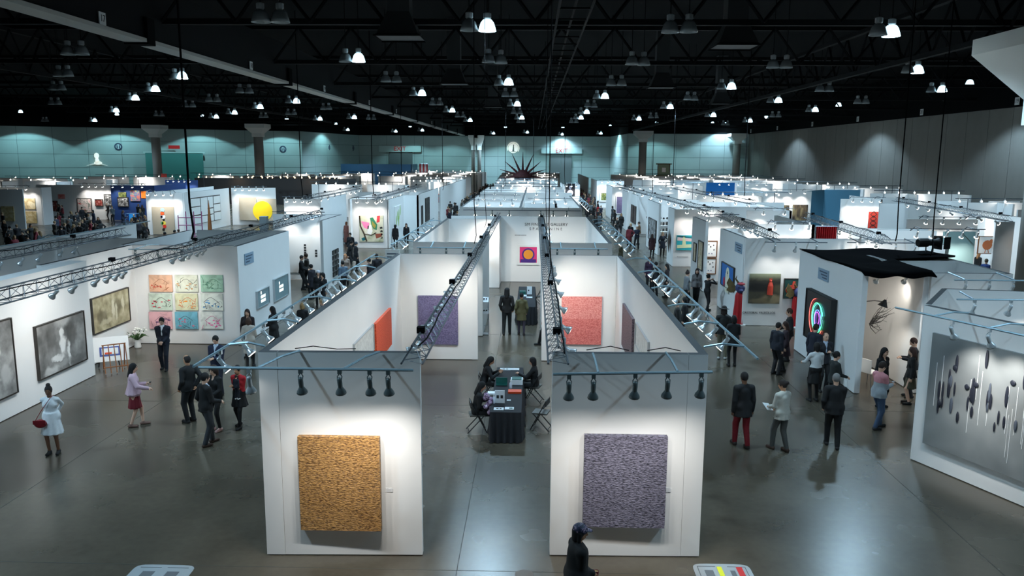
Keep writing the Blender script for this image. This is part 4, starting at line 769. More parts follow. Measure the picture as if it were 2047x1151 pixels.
# leafy picture on the side
o = canvas_X('tall picture of yellow-green leaves on the aisle wall past the leaf painting', -10.5, 1, 60.2, 63.2, 1.1, 2.9, m_white, .04); w, h = 1, 1
for q, (y_, z_) in enumerate(((-.9, -.2), (-.3, .1), (.3, .2), (.9, .5), (.1, -.3))): MB().ball((.045, y_, z_), (.01, .16, .42), 8, 6).build('leaf', mat('art_lime', rgb(140, 190, 40), .6), o)
for i, (ya, yb, za, zb) in enumerate(((66.9, 68.3, 1.0, 2.5), (70, 72.6, 1.0, 3.0))): canvas_X('dark tall picture on the far left aisle wall, %s one' % ('nearer' if i == 0 else 'farther'), -9.5, 1, ya, yb, za, zb, abstract('dark_pic_%d' % i, [rgb(12, 12, 14), rgb(35, 32, 30), rgb(90, 84, 76)], 3, 4, 1, seed=i+20), .05, m_fdark, .04)
# ---- sun canvases, dots, panel grid
m_linen = mat('linen', rgb(172, 160, 140), .8, noise=.06, nscale=20)
for lab, a in (('tall tan linen canvas, one half of the yellow sun pair', (478, 394, 514.6, 440)), ('tan linen canvas, other half of the yellow sun pair', (515, 397, 554, 441))):
    o = canvas_Y(lab, 76.4, *a, m_linen, .08)
a, z = onY(525, 421.7, 76.3); m_sun = mat('sun_yellow', rgb(250, 208, 30), .5)
sn = thing('sun_disc', 'large bright yellow disc across the two tan canvases', 'disc', (a, 76.32, z))
MB().lathe([(.95, 0), (.95, .02)], 40, (0, 0, 0), R90, cap0=True, cap1=True).build('disc', m_sun, sn)
o = canvas_Y('tan canvas with a vertical string of coloured dots', 65.98, 303.6, 413, 351, 468, m_linen, .08); w, h = o['_w'], o['_h']
for x_, y_, c_, r_ in ((318, 640, (160, 205, 225), .17), (313, 687, (225, 90, 40), .17), (322, 733, (235, 235, 240), .18), (300, 733, (40, 45, 110), .1), (328, 772, (25, 25, 25), .09), (328, 818, (235, 210, 80), .16), (305, 818, (60, 160, 80), .11), (335, 862, (220, 55, 40), .15), (317, 905, (40, 32, 28), .11)):
    u, v = (x_-160)/320*2-1, 1-(y_-597)/373*2; MB().lathe([(r_, 0), (r_, .02)], 14, (u*w, -.085, v*h), R90, cap0=True, cap1=True).build('colour_dot', mat('dot_%d_%d' % (x_, y_), rgb(*c_), .6), o)
g = thing('panel_grid', 'white panel grid artwork with dark gaps on the receding wall', 'artwork', (-29.1, 70.5, 1.9))
for (u0, v0, u1, v1) in ((0, .02, .28, .33), (0, .36, .28, .66), (0, .68, .28, .98), (.3, .3, .52, .98), (.3, .02, .5, .28), (.53, .55, .72, .98), (.53, .3, .72, .52), (.52, .02, .72, .28), (.74, .68, .98, .98), (.74, .36, .98, .66), (.74, .02, .98, .34)):
    MB().box(.02, -3.2+6.4*u0, -1.15+2.3*v0, .08, -3.2+6.4*u1-.05, -1.15+2.3*v1-.04).build('panel', m_white, g)
MB().box(0, -3.2, -1.15, .02, 3.2, 1.15).build('backing', m_fdark, g)
# ---- far left pictures
farp = [abstract('far_art_%d' % i, [rgb(*c) for c in pal], s_, 3, 1.2, seed=i+30) for i, (pal, s_) in enumerate(((((120, 100, 70), (205, 185, 140), (225, 215, 185)), 1.6), (((150, 130, 90), (190, 170, 120), (215, 205, 170)), 2), (((200, 70, 70), (225, 120, 110), (235, 190, 180)), 2), (((60, 25, 25), (150, 60, 50), (200, 190, 185)), 3), (((190, 40, 40), (230, 220, 215), (90, 100, 90)), 3), (((30, 30, 30), (120, 120, 120), (220, 220, 220)), 4), (((230, 110, 40), (60, 110, 150), (225, 190, 60)), 2), (((20, 40, 80), (60, 130, 190), (230, 235, 235)), 2), (((40, 60, 30), (110, 120, 60), (190, 180, 120)), 3), (((15, 15, 20), (60, 40, 40), (120, 100, 90)), 3)))]
FARL = (('sepia picture, upper one on the white booth wall', 74, 33, 396, 72, 418, 0), ('sepia picture, lower one on the white booth wall', 74, 35, 422, 75, 446, 1), ('sepia picture at the left picture edge', 70, 2, 412, 30, 442, 1),
        ('small red picture right of the sepia pictures', 80.98, 116, 388, 130, 397, 2), ('dark red picture beside the crowd', 80.98, 101, 402, 116, 421, 3), ('red and grey picture above the crowd', 80.98, 155, 397, 184, 424, 4), ('black framed print left of the blue wall', 80.98, 209, 389, 224, 410, 5), ('small dark print near the blue wall', 80.98, 191, 399, 206, 411, 3),
        ('colourful poster on the blue wall', 80.58, 260, 380, 281, 402, 6), ('white poster with dark car-like shape on the blue wall', 80.58, 236, 395, 257, 412, 5), ('small landscape above the white poster', 80.58, 237, 384, 253, 394, 8))
for lab, Y, a, b_, c_, d_, k in FARL: canvas_Y(lab, Y-.02, a, b_, c_, d_, farp[k], .06, m_fdark if k in (3, 4, 5) else None, .05)
o = canvas_Y('white and orange notice left of the dots painting', 80.58, 282, 382, 293, 396, mat('notice_orange', rgb(235, 120, 30), .6), .05)
o = canvas_Y('red far poster beside the second column', 118, 322, 347, 334, 359, mat('poster_red', rgb(215, 60, 40), .6), .05)
# ---- right pictures
o = canvas_Y('photograph of a red-robed figure on a dark hill under pale sky', 31.98, 1498.5, 546.5, 1557, 606.5, softart('photo_hill', [rgb(44, 44, 36), rgb(66, 62, 46)], [(0, .9, 2.0, .52, rgb(150, 156, 126), 1), (-.2, .22, 1.4, .13, rgb(36, 36, 30), .9), (-.25, .05, .75, .2, rgb(14, 14, 12), .95), (.3, -.42, .5, .22, rgb(140, 126, 96), .8), (-.1, -.5, .6, .12, rgb(110, 98, 72), .7), (.6, .0, .3, .2, rgb(84, 78, 56), .7)], 3, 12, 0, .12), .05); w, h = o['_w'], o['_h']
m_rrobe = mat('art_robe', rgb(190, 60, 40), .6); MB().tube([(.35*w, -.055, -.4*h), (.37*w, -.055, .2*h), (.36*w, -.055, .45*h)], [.12, .11, .06], 8).ball((.36*w, -.055, .52*h), .055, 7, 5).ball((.3*w, -.06, .6*h), (.02, .01, .08), 6, 4).ball((.42*w, -.06, .6*h), (.02, .01, .08), 6, 4).build('red_figure', m_rrobe, o)
o = canvas_Y('photograph of a red-robed figure on teal ground', 31.98, 1568.5, 557.5, 1598, 595, mat('photo_teal', rgb(26, 74, 72), .6, noise=.3), .05, m_fdark, .03); MB().ball((0, -.055, -.05), (.28, .012, .2), 12, 6).tube([(.05, -.055, 0), (.05, -.055, .3)], [.12, .05], 6).build('red_figure', m_rrobe, o)
a, z = onY(1517, 625, 31.98); t_ = text('wall_lettering', 'CRISTOBAL VALECILLOS', .115, m_ink, (a, 31.985, z), (math.pi/2, 0, 0), spacing=1.05); tag(t_, 'artist name lettering under the red-figure photograph', 'lettering')
o = px_X('painting of a white arch shape on vivid blue in dark frame', 8.5, -1, 1470, 537, 584, 1446, 523, mat('art_blue', rgb(10, 110, 190), .5, noise=.15, nscale=2), d=.06, frame=m_fdark, fw=.03)
MB().lathe([(.30, 0), (.30, .01)], 16, (-.067, -.05, .1), Matrix.Rotation(math.pi/2, 3, 'Y'), cap0=True, cap1=True).box(-.08, -.35, -.7, -.06, .25, .1).build('white_arch', mat('art_cream', rgb(235, 230, 205), .6), o); MB().ball((-.07, -.05, .05), (.012, .07, .2), 8, 6).build('brown_seed', mat('art_brown', rgb(60, 45, 25), .6), o); MB().ball((-.07, .5, -.3), (.012, .16, .22), 8, 6).build('red_bloom', mat('art_red', rgb(210, 60, 70), .6), o)
for lab, yy, zz in (('framed drawing on the narrow fin wall, larger one', (40.5, 41.6), (1.05, 2.45)), ('framed drawing on the narrow fin wall, smaller one', (42.2, 42.8), (1.3, 2.2))): canvas_X(lab, 8.65, -1, *yy, *zz, abstract('draw_%d' % len(lab), [rgb(60, 40, 30), rgb(205, 180, 140), rgb(220, 205, 175)], 4, 3, 1.5, lo=.3, hi=.5), .03, m_fdark, .05)
for lab, a in (('framed print of small figures, upper of two', (1413.5, 482.5, 1431, 512.5)), ('framed print of small figures, lower of two', (1412, 517.5, 1429, 546))):
    o = canvas_Y(lab, 43.58, *a, m_white, .03, m_fgold, .05); w, h = o['_w'], o['_h']
    for q, (u, v, c_) in enumerate(((-.5, -.6, (40, 90, 160)), (.1, -.6, (90, 60, 120)), (-.2, .3, (40, 40, 40)), (.4, .5, (60, 60, 60)), (-.6, .6, (80, 80, 80)), (.5, -.1, (40, 40, 40)))): MB().ball((u*w, -.035, v*h), (.03, .008, .03 if q < 2 else .05), 8, 4).build('figure_mark', mat('mark_%d' % q, rgb(*c_), .6), o)
o = canvas_Y('teal and cream painting of a bridge', 49.48, 1353, 470, 1392, 500, mat('art_teal_bg', rgb(35, 165, 175), .6, noise=.25, nscale=3), .05); w, h = o['_w'], o['_h']
blob(o, [(-.95, .75), (.95, .5), (.95, .15), (-.95, .3)], mat('art_pinkgrey', rgb(215, 190, 190), .6), 'pale_sky'); blob(o, [(-.4, .9), (-.2, .9), (-.05, -.4), (-.45, -.4)], mat('art_creamy', rgb(215, 225, 180), .6), 'bridge_pier', y=-.06); blob(o, [(-.95, -.3), (.95, -.15), (.95, -.6), (-.95, -.75)], mat('art_creamy', rgb(215, 225, 180), .6), 'pale_water'); blob(o, [(-.95, .95), (.95, .75), (.95, .6), (-.95, .8)], mat('art_deepteal', rgb(10, 95, 110), .6), 'bridge_deck', y=-.06)
cap_marks('grey caption under the teal bridge painting', 1365, 513, 49.48, 10)
bs = thing('wall_sculpture', 'brown lozenge-shaped wall sculpture beside the teal bridge painting', 'sculpture', (8.6, 50.6, 1.5)); MB().lathe([(.02, -.75), (.3, -.1), (.34, .1), (.02, .75)], 4, M=Matrix.Diagonal((.28, 1, 1))).build('lozenge', mat('art_bronze', rgb(70, 55, 40), .5, noise=.3), bs)
canvas_X('dark textured picture on the first white fin wall', 8.64, -1, 56, 59.6, .8, 2.3, farp[5], .06, m_fdark, .04)
for i, (ya, yb) in enumerate(((67, 68.4), (68.8, 70.2))): canvas_X('framed dark print on the second white fin wall, %s' % ('nearer' if i == 0 else 'farther'), 8.6, -1, ya, yb, 1.2, 2.6, farp[9], .05, m_fdark, .05)
canvas_Y('tall violet canvas in white frame on the far blue-grey wall', 85.98, 1233, 393, 1243, 426, m_vio2, .06, m_fwhite, .1); canvas_Y('green and yellow painting beside the tall violet canvas', 85.98, 1249, 407, 1261, 427, abstract('green_yel', [rgb(40, 110, 60), rgb(180, 60, 60), rgb(230, 200, 50)], 2, 3, 1, seed=77), .06, m_fdark, .05)
canvas_Y('framed green-brown picture on the far white wall', 106.98, 1202, 386, 1216, 400, farp[8], .06, m_fwhite, .2)
o = canvas_Y('dark portrait of a pale figure on the white wall end', 91.98, 1130.5, 367, 1149, 391, mat('portrait_dark', rgb(14, 16, 26), .5), .06); MB().ball((.0, -.07, .25), (.16, .02, .2), 8, 6).ball((0, -.07, -.35), (.34, .02, .35), 8, 6).build('pale_figure', mat('portrait_grey', rgb(150, 150, 165), .6), o)
for lab, a, k in (('dark forest canvas, first of three', (1537, 410, 1553, 421), 9), ('dark forest canvas, second of three', (1559, 410, 1577, 421), 9), ('large brown forest canvas, third and tallest', (1585, 409, 1613, 440), 3)): canvas_Y(lab, 77.78, *a, abstract('forest_%d' % int(a[0]), [rgb(40, 34, 30), rgb(95, 80, 60), rgb(150, 140, 100)], 3, 6, .3, seed=k, stretch=(1, 1, .4)), .06)
o = canvas_Y('red woven rug with diamond pattern hanging on white wall', 63.68, 1737, 423, 1753, 459.5, mat('rug_red', rgb(175, 45, 30), .8), .04, cat='rug', name='hanging_rug'); w, h = o['_w'], o['_h']
for k_ in range(4): MB().lathe([(.27, 0), (.27, .01), (.19, .01), (.19, 0)], 4, (0, -.045, -h*.72+k_*h*.48), R90, 0).build('diamond', mat('rug_dark', rgb(70, 25, 22), .8), o)
o = canvas_Y('framed picture of an orange bird', 42.98, 1957, 473, 1988, 506, m_white, .04, m_fgold, .04); MB().ball((0, -.05, 0), (.26, .012, .26), 10, 6).tube([(-.05, -.05, -.2), (-.1, -.05, -.42)], .02, 4).tube([(.05, -.05, -.2), (.1, -.05, -.42)], .02, 4).ball((.2, -.05, .2), (.1, .012, .12), 8, 5).build('orange_bird', mat('art_rustbird', rgb(200, 110, 60), .6), o)
# picture dots in the generic rows
rg = random.Random(11)
for (lab, rown, k, x0, x1, Y) in FARW:
    if Y > 126 or rg.random() < .2: continue
    x = x0+(x1-x0)*rg.uniform(.3, .6); s_ = rg.uniform(.4, .8)
    o = canvas_Y('small coloured picture in the %s, %s row, %s along it' % (lab, ORD[rown], ORD[k]), Y, 0, 0, 0, 0, farp[rg.randrange(len(farp))], .08, rect=(x-s_, 1.6-s_*.8, x+s_, 1.6+s_*.8)); o['group'] = 'pictures in the far rows'
# ---- large grey canvas on the angled wall
e = thing('painting', 'huge grey canvas with dark floating spindles and white drip lines', 'painting', (PB.x, PB.y, 0), math.atan2(PD.y, PD.x))
m_grey = abstract('canvas_grey', [rgb(95, 100, 102), rgb(122, 127, 128), rgb(150, 154, 154)], .5, 3, .4, seed=6)
MB().box(.33, -.06, .52, 5.6, 0, 3.02).build('canvas', m_grey, e)
rg = random.Random(21); m_spin = mat('spindle_dark', rgb(28, 32, 44), .5); m_drip = mat('drip_white', (0.75, 0.77, 0.78), .6); m_spin2 = mat('spindle_slate', rgb(70, 78, 90), .5)
spin = MB().ball((0, 0, 0), (.032, .012, .19), 8, 6).mesh('spindle', m_spin, smooth=True); spin2 = MB().ball((0, 0, 0), (.036, .012, .17), 8, 6).mesh('spindle', m_spin2, smooth=True); dotm = MB().ball((0, 0, 0), (.06, .014, .06), 10, 6).mesh('dot', m_spin, smooth=True)
for i in range(85):
    s_ = rg.uniform(.55, 5.3); z = 1.95+rg.gauss(0, .28)-.06*s_; o = link('spindle', (spin, spin, spin2)[i % 3], e, (s_, -.075, max(.8, min(2.75, z)))); k = rg.uniform(.5, 1.25); o.scale = (rg.uniform(.7, 1.2), 1, k)
for i in range(16): link('dot', dotm, e, (rg.uniform(.5, 5), -.078, rg.uniform(1.0, 2.5)))
for i in range(30): s_ = rg.uniform(.5, 5.3); z = rg.uniform(1.6, 2.8); MB().box(s_-.004, -.066, z-rg.uniform(.5, 1.3), s_+.004, -.058, z).build('drip_line', m_drip, e)
# ---- neon picture
y0, zt = onX(1621, 604, 9.35); y1, _ = onX(1672, 624, 9.35); _, zb = onX(1621, 690, 9.35)
nb = canvas_X('black shadow-box with glowing neon spirals', 9.35, -1, y1, y0, .85, 2.42, mat('box_black', (0.006, 0.006, 0.008), .3), .16, m_ink, .03, 'artwork', 'neon_artwork')
for col, r0, r1, cy_, cz_, t0, t1, nm in (((1, .12, .1), .55, .66, .1, .05, 100, 330, 'red'), ((.1, .9, .3), .42, .5, .0, .05, 0, 360, 'green'), ((.1, .75, .8), .5, .36, -.05, 0, 20, 330, 'cyan'), ((.15, .3, 1), .33, .24, -.05, -.02, -30, 300, 'blue'), ((.55, .1, 1), .16, .26, -.05, 0, -90, 270, 'violet'), ((1, .12, .1), .3, .2, -.3, -.55, 180, 300, 'red')):
    pts = []
    for q in range(28): t = math.radians(t0+(t1-t0)*q/27); r_ = r0+(r1-r0)*q/27; pts.append((-.185, cy_-r_*math.cos(t), cz_+r_*1.05*math.sin(t)))
    MB().tube(pts, .008, 5).build('neon_tube', mat('neon_'+nm, col, .4, emit=2.2), nb)
# ================================================================== furniture and objects
m_cloth = mat('table_cloth_black', (0.014, 0.014, 0.018), .85, noise=.2, nscale=20)
def cloth_table(lab, xa, ya, xb, yb, tilt=0):
    e = thing('draped_table', lab, 'table', ((xa+xb)/2, (ya+yb)/2, 0), tilt); w, d = (xb-xa)/2, (yb-ya)/2
    vs = []; fs = []; ring = []; N = 96
    for lv, (z, g) in enumerate(((.75, 0), (.745, .012), (.5, .03), (.2, .05), (.015, .075))):
        for k in range(N):
            t = k/N*4; s_, f_ = int(t), t-int(t); c = [(-w, -d), (w, -d), (w, d), (-w, d)]; p_, q_ = Vector(c[s_]), Vector(c[(s_+1) % 4]); v = p_+(q_-p_)*f_
            n = Vector(((0, -1), (1, 0), (0, 1), (-1, 0))[s_]); fold = g*(1+.55*math.sin(k*1.25)) if lv > 1 else g
            v = v+n*fold
            vs.append((v.x, v.y, z))
    for lv in range(4):
        for k in range(N): fs.append((lv*N+k, (lv+1)*N+k, (lv+1)*N+(k+1) % N, lv*N+(k+1) % N))
    fs.append(tuple(range(N)))
    MB().add(vs, fs).build('cloth', m_cloth, e, smooth=False)
    MB().box(-w+.02, -d+.02, .70, w-.02, d-.02, .735).build('table_top', m_ink, e)
    for sx in (-1, 1):
        for sy in (-1, 1): MB().tube([(sx*(w-.08), sy*(d-.1), 0), (sx*(w-.08), sy*(d-.1), .7)], .015, 5).build('leg', m_ink, e)
    return e
xa, ya = atz(976, 823, .75); xb, _ = atz(1041.5, 823, .75); xc, yb = atz(1020, 734, .75)
T1 = cloth_table('table under a long black cloth between the two front booths', -.80+.02, ya, -.80+.75, yb)
T1.location.x = (xa+xb)/2+.02
x2a, y2a = atz(1024, 602, .75); x2b, y2b = atz(1058, 562, .75)
cloth_table('farther black-clothed table near the square pink picture', -.62, y2a-1.2, .12, y2b-1.6)
F2X, F2Y = -.25, (y2a+y2b-2.8)/2
m_paper = mat('paper', (0.80, 0.83, 0.86), .6); m_green = mat('box_green', rgb(16, 92, 84), .5); m_or = mat('folder_orange', rgb(232, 78, 30), .5)
def slab(name, lab, cat, px, py, w, d, h, m, z=.752, rz=0, parts=None):
    x, y = atz(px, py, z); o = thing(name, lab, cat, (x, y, z), rz); MB().box(-w/2, -d/2, 0, w/2, d/2, h).build('body', m, o)
    for (nm, bx, mm) in (parts or []): MB().box(*bx).build(nm, mm, o)
    return o
pic = lambda w, d, h: [('printed_square', (-w*.25, -d*.15, h, -w*.02, d*.12, h+.002), m_ink), ('printed_square', (w*.08, -d*.15, h, w*.28, d*.12, h+.002), m_ink)]
slab('booklet', 'open white booklet with small dark pictures at the far table edge', 'booklet', 1010, 738, .30, .22, .012, m_paper, parts=pic(.3, .22, .012)); slab('booklet', 'white booklet beside the seated woman at the far table edge', 'booklet', 1029, 738, .26, .2, .012, m_paper)
slab('laptop_case', 'green laptop standing half open on the black table', 'laptop', 1003, 768, .30, .24, .03, m_green, parts=[('lid', (-.15, -.05, .03, .15, -.03, .2), m_green)])
slab('storage_box', 'white box with teal lid on the black table', 'box', 1033, 766, .32, .30, .13, m_paper, parts=[('lid', (-.13, -.13, .13, .13, .13, .15), m_green)])
slab('folder', 'bright orange folder on the black table', 'folder', 1029, 784, .34, .22, .05, m_or)
slab('paper_stack', 'stack of white papers on the table beside the seated women', 'papers', 988, 787, .34, .2, .04, m_paper); slab('brochure', 'upright white brochure with two dark pictures', 'brochure', 999, 805, .24, .03, .32, m_paper, parts=[('printed_square', (-.08, -.018, .12, -.02, -.014, .2), m_ink), ('printed_square', (.02, -.018, .12, .08, -.014, .2), m_ink)])
slab('brochure', 'white sheet with pictures at the near table end', 'brochure', 997, 817, .24, .19, .008, m_paper, parts=pic(.24, .19, .008)); slab('brochure', 'white sheet with one dark picture at the near table corner', 'brochure', 1018, 816, .22, .19, .008, m_paper, parts=[('printed_square', (0, -.05, .008, .08, .04, .01), m_green)]); slab('card', 'small white card on the black table before the orange folder', 'card', 1017, 800, .1, .08, .01, m_paper)
for lab, px, py in (('clear water bottle beside the white box', 1021, 776), ('pale water bottle near the paper stack', 987, 806)):
    x, y = atz(px, py, .752); o = thing('water_bottle', lab, 'bottle', (x, y, .752)); MB().lathe([(.032, 0), (.034, .02), (.034, .14), (.013, .18), (.013, .2)], 10, cap0=True).build('body', mat('bottle_clear', (0.7, 0.75, 0.85), .15), o, smooth=True); MB().lathe([(.016, .2), (.016, .225)], 8, cap1=True).build('cap', m_white, o)
for i, (lab, dx, dy, w, d, h, m) in enumerate((('green box on the farther table', -.18, .35, .26, .3, .16, m_green), ('white display board with dark squares on the farther table', .12, .45, .22, .05, .34, m_paper), ('white booklet pile on the farther table', -.15, -.1, .3, .24, .05, m_paper), ('open booklet on the near end of the farther table', .12, -.4, .26, .22, .02, m_paper))):
    o = thing('table_item', lab, 'stationery', (F2X+dx, F2Y+dy, .752)); MB().box(-w/2, -d/2, 0, w/2, d/2, h).build('body', m, o)
    if m is m_paper: MB().box(-w*.3, -d/2-.004, h*.4, -w*.05, -d/2, h*.6).build('printed_square', m_ink, o)
# folding chairs
m_chair = mat('chair_black', (0.014, 0.014, 0.015), .5); m_seatg = mat('chair_seat', (0.10, 0.095, 0.085), .6)
def chair_mesh():
    L = []
    fr = MB()
    for sx in (-.2, .2):
        L.append(('leg', MB().tube([(sx, .24, .02), (sx, -.16, .80)], .014, 6).mesh('leg', m_chair)))
        L.append(('leg', MB().tube([(sx*.9, -.24, .02), (sx*.9, .17, .45)], .014, 6).mesh('leg', m_chair)))
    L.append(('seat', MB().box(-.19, -.18, .44, .19, .2, .475).mesh('seat', m_seatg)))
    L.append(('backrest', MB().obox((-.2, -.165), (.2, -.165), .022, .66, .80).mesh('backrest', m_chair)))
    L.append(('crossbar', MB().tube([(-.2, -.03, .55), (.2, -.03, .55)], .01, 5).tube([(-.18, -.2, .06), (.18, -.2, .06)], .01, 5).tube([(-.2, .21, .08), (.2, .21, .08)], .01, 5).mesh('crossbar', m_chair)))
    return L
CH = chair_mesh()
def chair(lab, x, y, a):
    o = thing('folding_chair', lab, 'chair', (x, y, 0), math.radians(a))
    for nm, me in CH: link(nm, me, o)
    return o
cx1, cy1 = atz(1082, 858); chair('empty black folding chair at the near end of the black table', cx1, cy1, 75)
cx2, cy2 = atz(1071, 803); chair('black folding chair under the woman alone on one table side', cx2-.05, cy2, 75)
cx3, cy3 = atz(951, 862); chair('black folding chair under the seated woman with patterned scarf', cx3+.02, cy3, -80)
cx4, cy4 = atz(968, 800); chair('black folding chair mostly hidden under the second seated woman', cx4, cy4, -85)
cx5, cy5 = atz(1068, 612); chair('black folding chair beside the farther table', cx5+.15, cy5, 80)
# brochure rack
x, y = atz(970, 668); e = thing('brochure_rack', 'zigzag wire brochure rack with white leaflets beside the passage', 'rack', (x, y, 0))
zz = [(.0, .02), (.22, .3), (0, .55), (.24, .85), (0, 1.05), (.26, 1.3)]
for s_ in (-.12, .12): MB().tube([(s_, -.05+q[0], q[1]) for q in zz], .012, 5).build('wire_side', m_steel, e)
for k in (1, 3, 5): MB().tube([(-.12, -.05+zz[k][0], zz[k][1]), (.12, -.05+zz[k][0], zz[k][1])], .01, 5).build('wire_bar', m_steel, e)
for k in (0, 3, 5):
    o = MB().add([(-.13, -.12, zz[k][1]-.02 if k else .03), (.13, -.12, zz[k][1]-.02 if k else .03), (.13, .16, zz[k][1]+.12 if k else .05), (-.13, .16, zz[k][1]+.12 if k else .05)], [(0, 1, 2, 3)]).build('leaflet', m_paper, e); sd = o.modifiers.new('t', 'SOLIDIFY'); sd.thickness = .015
    if k: MB().box(-.07, -.02, zz[k][1]+.07, -.02, .04, zz[k][1]+.1).box(.02, -.02, zz[k][1]+.07, .07, .04, zz[k][1]+.1).build('printed_square', m_ink, e)
# easels and flowers at the left wall
x, y = atz(232, 742); e = thing('easel', 'reddish wooden slatted easel standing by the misty-painting wall', 'easel', (x, y, 0), math.radians(35))
for k in range(5): MB().tube([(-.32+.16*k, -.25, .02), (-.32+.16*k, .1, .85)], .016, 5).build('slat', m_wood, e)
MB().tube([(-.34, .1, .85), (.34, .1, .85)], .02, 5).build('top_bar', m_wood, e); MB().tube([(-.36, -.18, .2), (.36, -.18, .2)], .02, 5).build('lower_bar', m_wood, e)
for sx in (-.3, .3): MB().tube([(sx, .1, .85), (sx, .42, .02)], .018, 5).build('back_leg', m_wood, e)
x, y = atz(210, 742); e = thing('poster_board', 'white poster board with blue and red print leaning by the wall', 'board', (x-.1, y+.45, 0), math.radians(28))
b_ = MB().box(-.6, -.01, 0, .6, .01, .85).build('board', m_white, e); b_.location = (0, 0, .2); b_.rotation_euler = (math.radians(-35), 0, 0)
for nm, bx, m in (('blue_frame', (-.25, -.02, .18, .35, -.01, .5), mat('print_blue', rgb(70, 90, 160), .6)), ('white_field', (-.19, -.03, .23, .29, -.02, .45), m_white), ('red_bar', (-.1, -.04, .24, .1, -.03, .3), m_or)): MB().box(*bx).build(nm, m, b_)
MB().tube([(-.3, .05, .02), (-.2, .4, .75)], .02, 5).build('prop_leg', m_ink, e); MB().tube([(.3, .05, .02), (.2, .4, .75)], .02, 5).build('prop_leg', m_ink, e)
x, y = atz(276, 695); e = thing('flower_vase', 'vase of white lilies with green leaves in the booth corner', 'flowers', (x, y, 0)); MB().lathe([(.1, 0), (.12, .05), (.09, .2), (.13, .3)], 10, cap0=True).build('vase', m_white, e, smooth=True)
rg = random.Random(5); m_leaf = mat('leaf_green', rgb(60, 96, 50), .6); m_petal = mat('petal_white', (0.85, 0.86, 0.80), .6)
for k in range(22): a_, t_ = rg.uniform(0, 6.28), rg.uniform(.15, .38); MB().tube([(0, 0, .28), (t_*.6*math.cos(a_), t_*.6*math.sin(a_), .45), (t_*math.cos(a_), t_*math.sin(a_), rg.uniform(.38, .68))], [.01, .03, .004], 4).build('leaf', m_leaf, e)
for k in range(14): a_, t_ = rg.uniform(0, 6.28), rg.uniform(.05, .3); MB().ball((t_*math.cos(a_), t_*math.sin(a_), rg.uniform(.5, .72)), (.05, .05, .035), 6, 4).build('flower', m_petal, e)
# horned mask figures in red cloth
m_redc = mat('red_cloth', rgb(168, 14, 24), .7, noise=.15, nscale=8); m_mask = mat('mask_mottled', rgb(60, 66, 110), .6, noise=.5, nscale=14); m_wing = mat('wing_ochre', rgb(96, 80, 44), .6, noise=.4, nscale=10)
def mask_fig(lab, x, y, sc, rz):
    e = thing('horned_mask_figure', lab, 'sculpture', (x, y, 0), rz); e.scale = (sc, sc, sc)
    prof = []; vs = []; fs = []; N = 40
    for lv, (z, r0, g) in enumerate(((.04, .30, .06), (.4, .27, .05), (.9, .24, .04), (1.25, .24, .03), (1.42, .2, .02), (1.5, .1, 0))):
        for k in range(N): t = 2*math.pi*k/N; r_ = r0+g*math.sin(9*t+lv*.3); vs.append((r_*math.cos(t), r_*.8*math.sin(t), z))
    for lv in range(5):
        for k in range(N): fs.append((lv*N+k, lv*N+(k+1) % N, (lv+1)*N+(k+1) % N, (lv+1)*N+k))
    MB().add(vs, fs).build('cloth', m_redc, e, smooth=True); MB().box(-.26, -.26, 0, .26, .26, .05).build('plinth', m_white, e)
    MB().ball((0, -.05, 1.62), (.2, .19, .2), 12, 8).ball((0, -.2, 1.55), (.09, .08, .06), 8, 6).ball((-.09, -.2, 1.66), .04, 6, 5).ball((.09, -.2, 1.66), .04, 6, 5).build('mask', m_mask, e, smooth=True)
    MB().ball((0, -.16, 1.78), (.14, .1, .05), 10, 6).build('crest', mat('mask_rose', rgb(170, 60, 70), .6), e)
    for s_ in (-1, 1):
        b = MB(); pts = [(s_*.14, 0, 1.6), (s_*.42, .05, 1.95), (s_*.5, .05, 1.75), (s_*.44, .05, 1.62), (s_*.5, .05, 1.5), (s_*.34, .02, 1.42), (s_*.2, 0, 1.48)]
        n = len(pts); b.add(pts+[(p_[0], p_[1]+.03, p_[2]) for p_ in pts], [tuple(range(n)), tuple(range(2*n-1, n-1, -1))]+[(i, i+n, (i+1) % n+n, (i+1) % n) for i in range(n)]); b.build('wing_ear', m_wing, e)
        MB().tube([(s_*.1, -.02, 1.78), (s_*.2, -.02, 1.92), (s_*.16, -.05, 2.04)], [.04, .03, .008], 6).build('horn', m_wing, e)
    for c_ in e.children:
        if c_.name.split('.')[0] in ('mask', 'crest', 'wing_ear', 'horn'): c_.scale = (1.28, 1.28, 1.28); c_.location = (0, 0, -.28*1.5)
    return e
x, y = atz(1478, 648); mask_fig('winged horned mask on a red-draped stand before the blue arch painting', x, y, .92, math.radians(-15))
x, y = atz(1584, 655); mask_fig('second horned mask figure in red cloth beside the neon booth', x+.2, y+.2, .86, math.radians(25))
# red curtain on the wall top
cu = thing('red_curtain', 'red pleated curtain rising above the booth wall behind the black roof', 'curtain', (12.1, 33.2, 0)); b = MB(); vs = []; fs = []
for k in range(61):
    t = k/60; vs += [(-.42+.84*t, .05*math.sin(t*60), 1.6), (-.42+.84*t, .05*math.sin(t*60), 3.95)]
for k in range(60): fs.append((2*k, 2*k+2, 2*k+3, 2*k+1))
b.add(vs, fs).build('pleats', m_redc, cu, smooth=True); MB().tube([(-.46, 0, 3.96), (.46, 0, 3.96)], .02, 5).build('rod', m_steel, cu)
for sx in (-.46, .46): MB().tube([(sx, 0, 0), (sx, 0, 3.96)], .02, 5).build('pole', m_steel, cu)
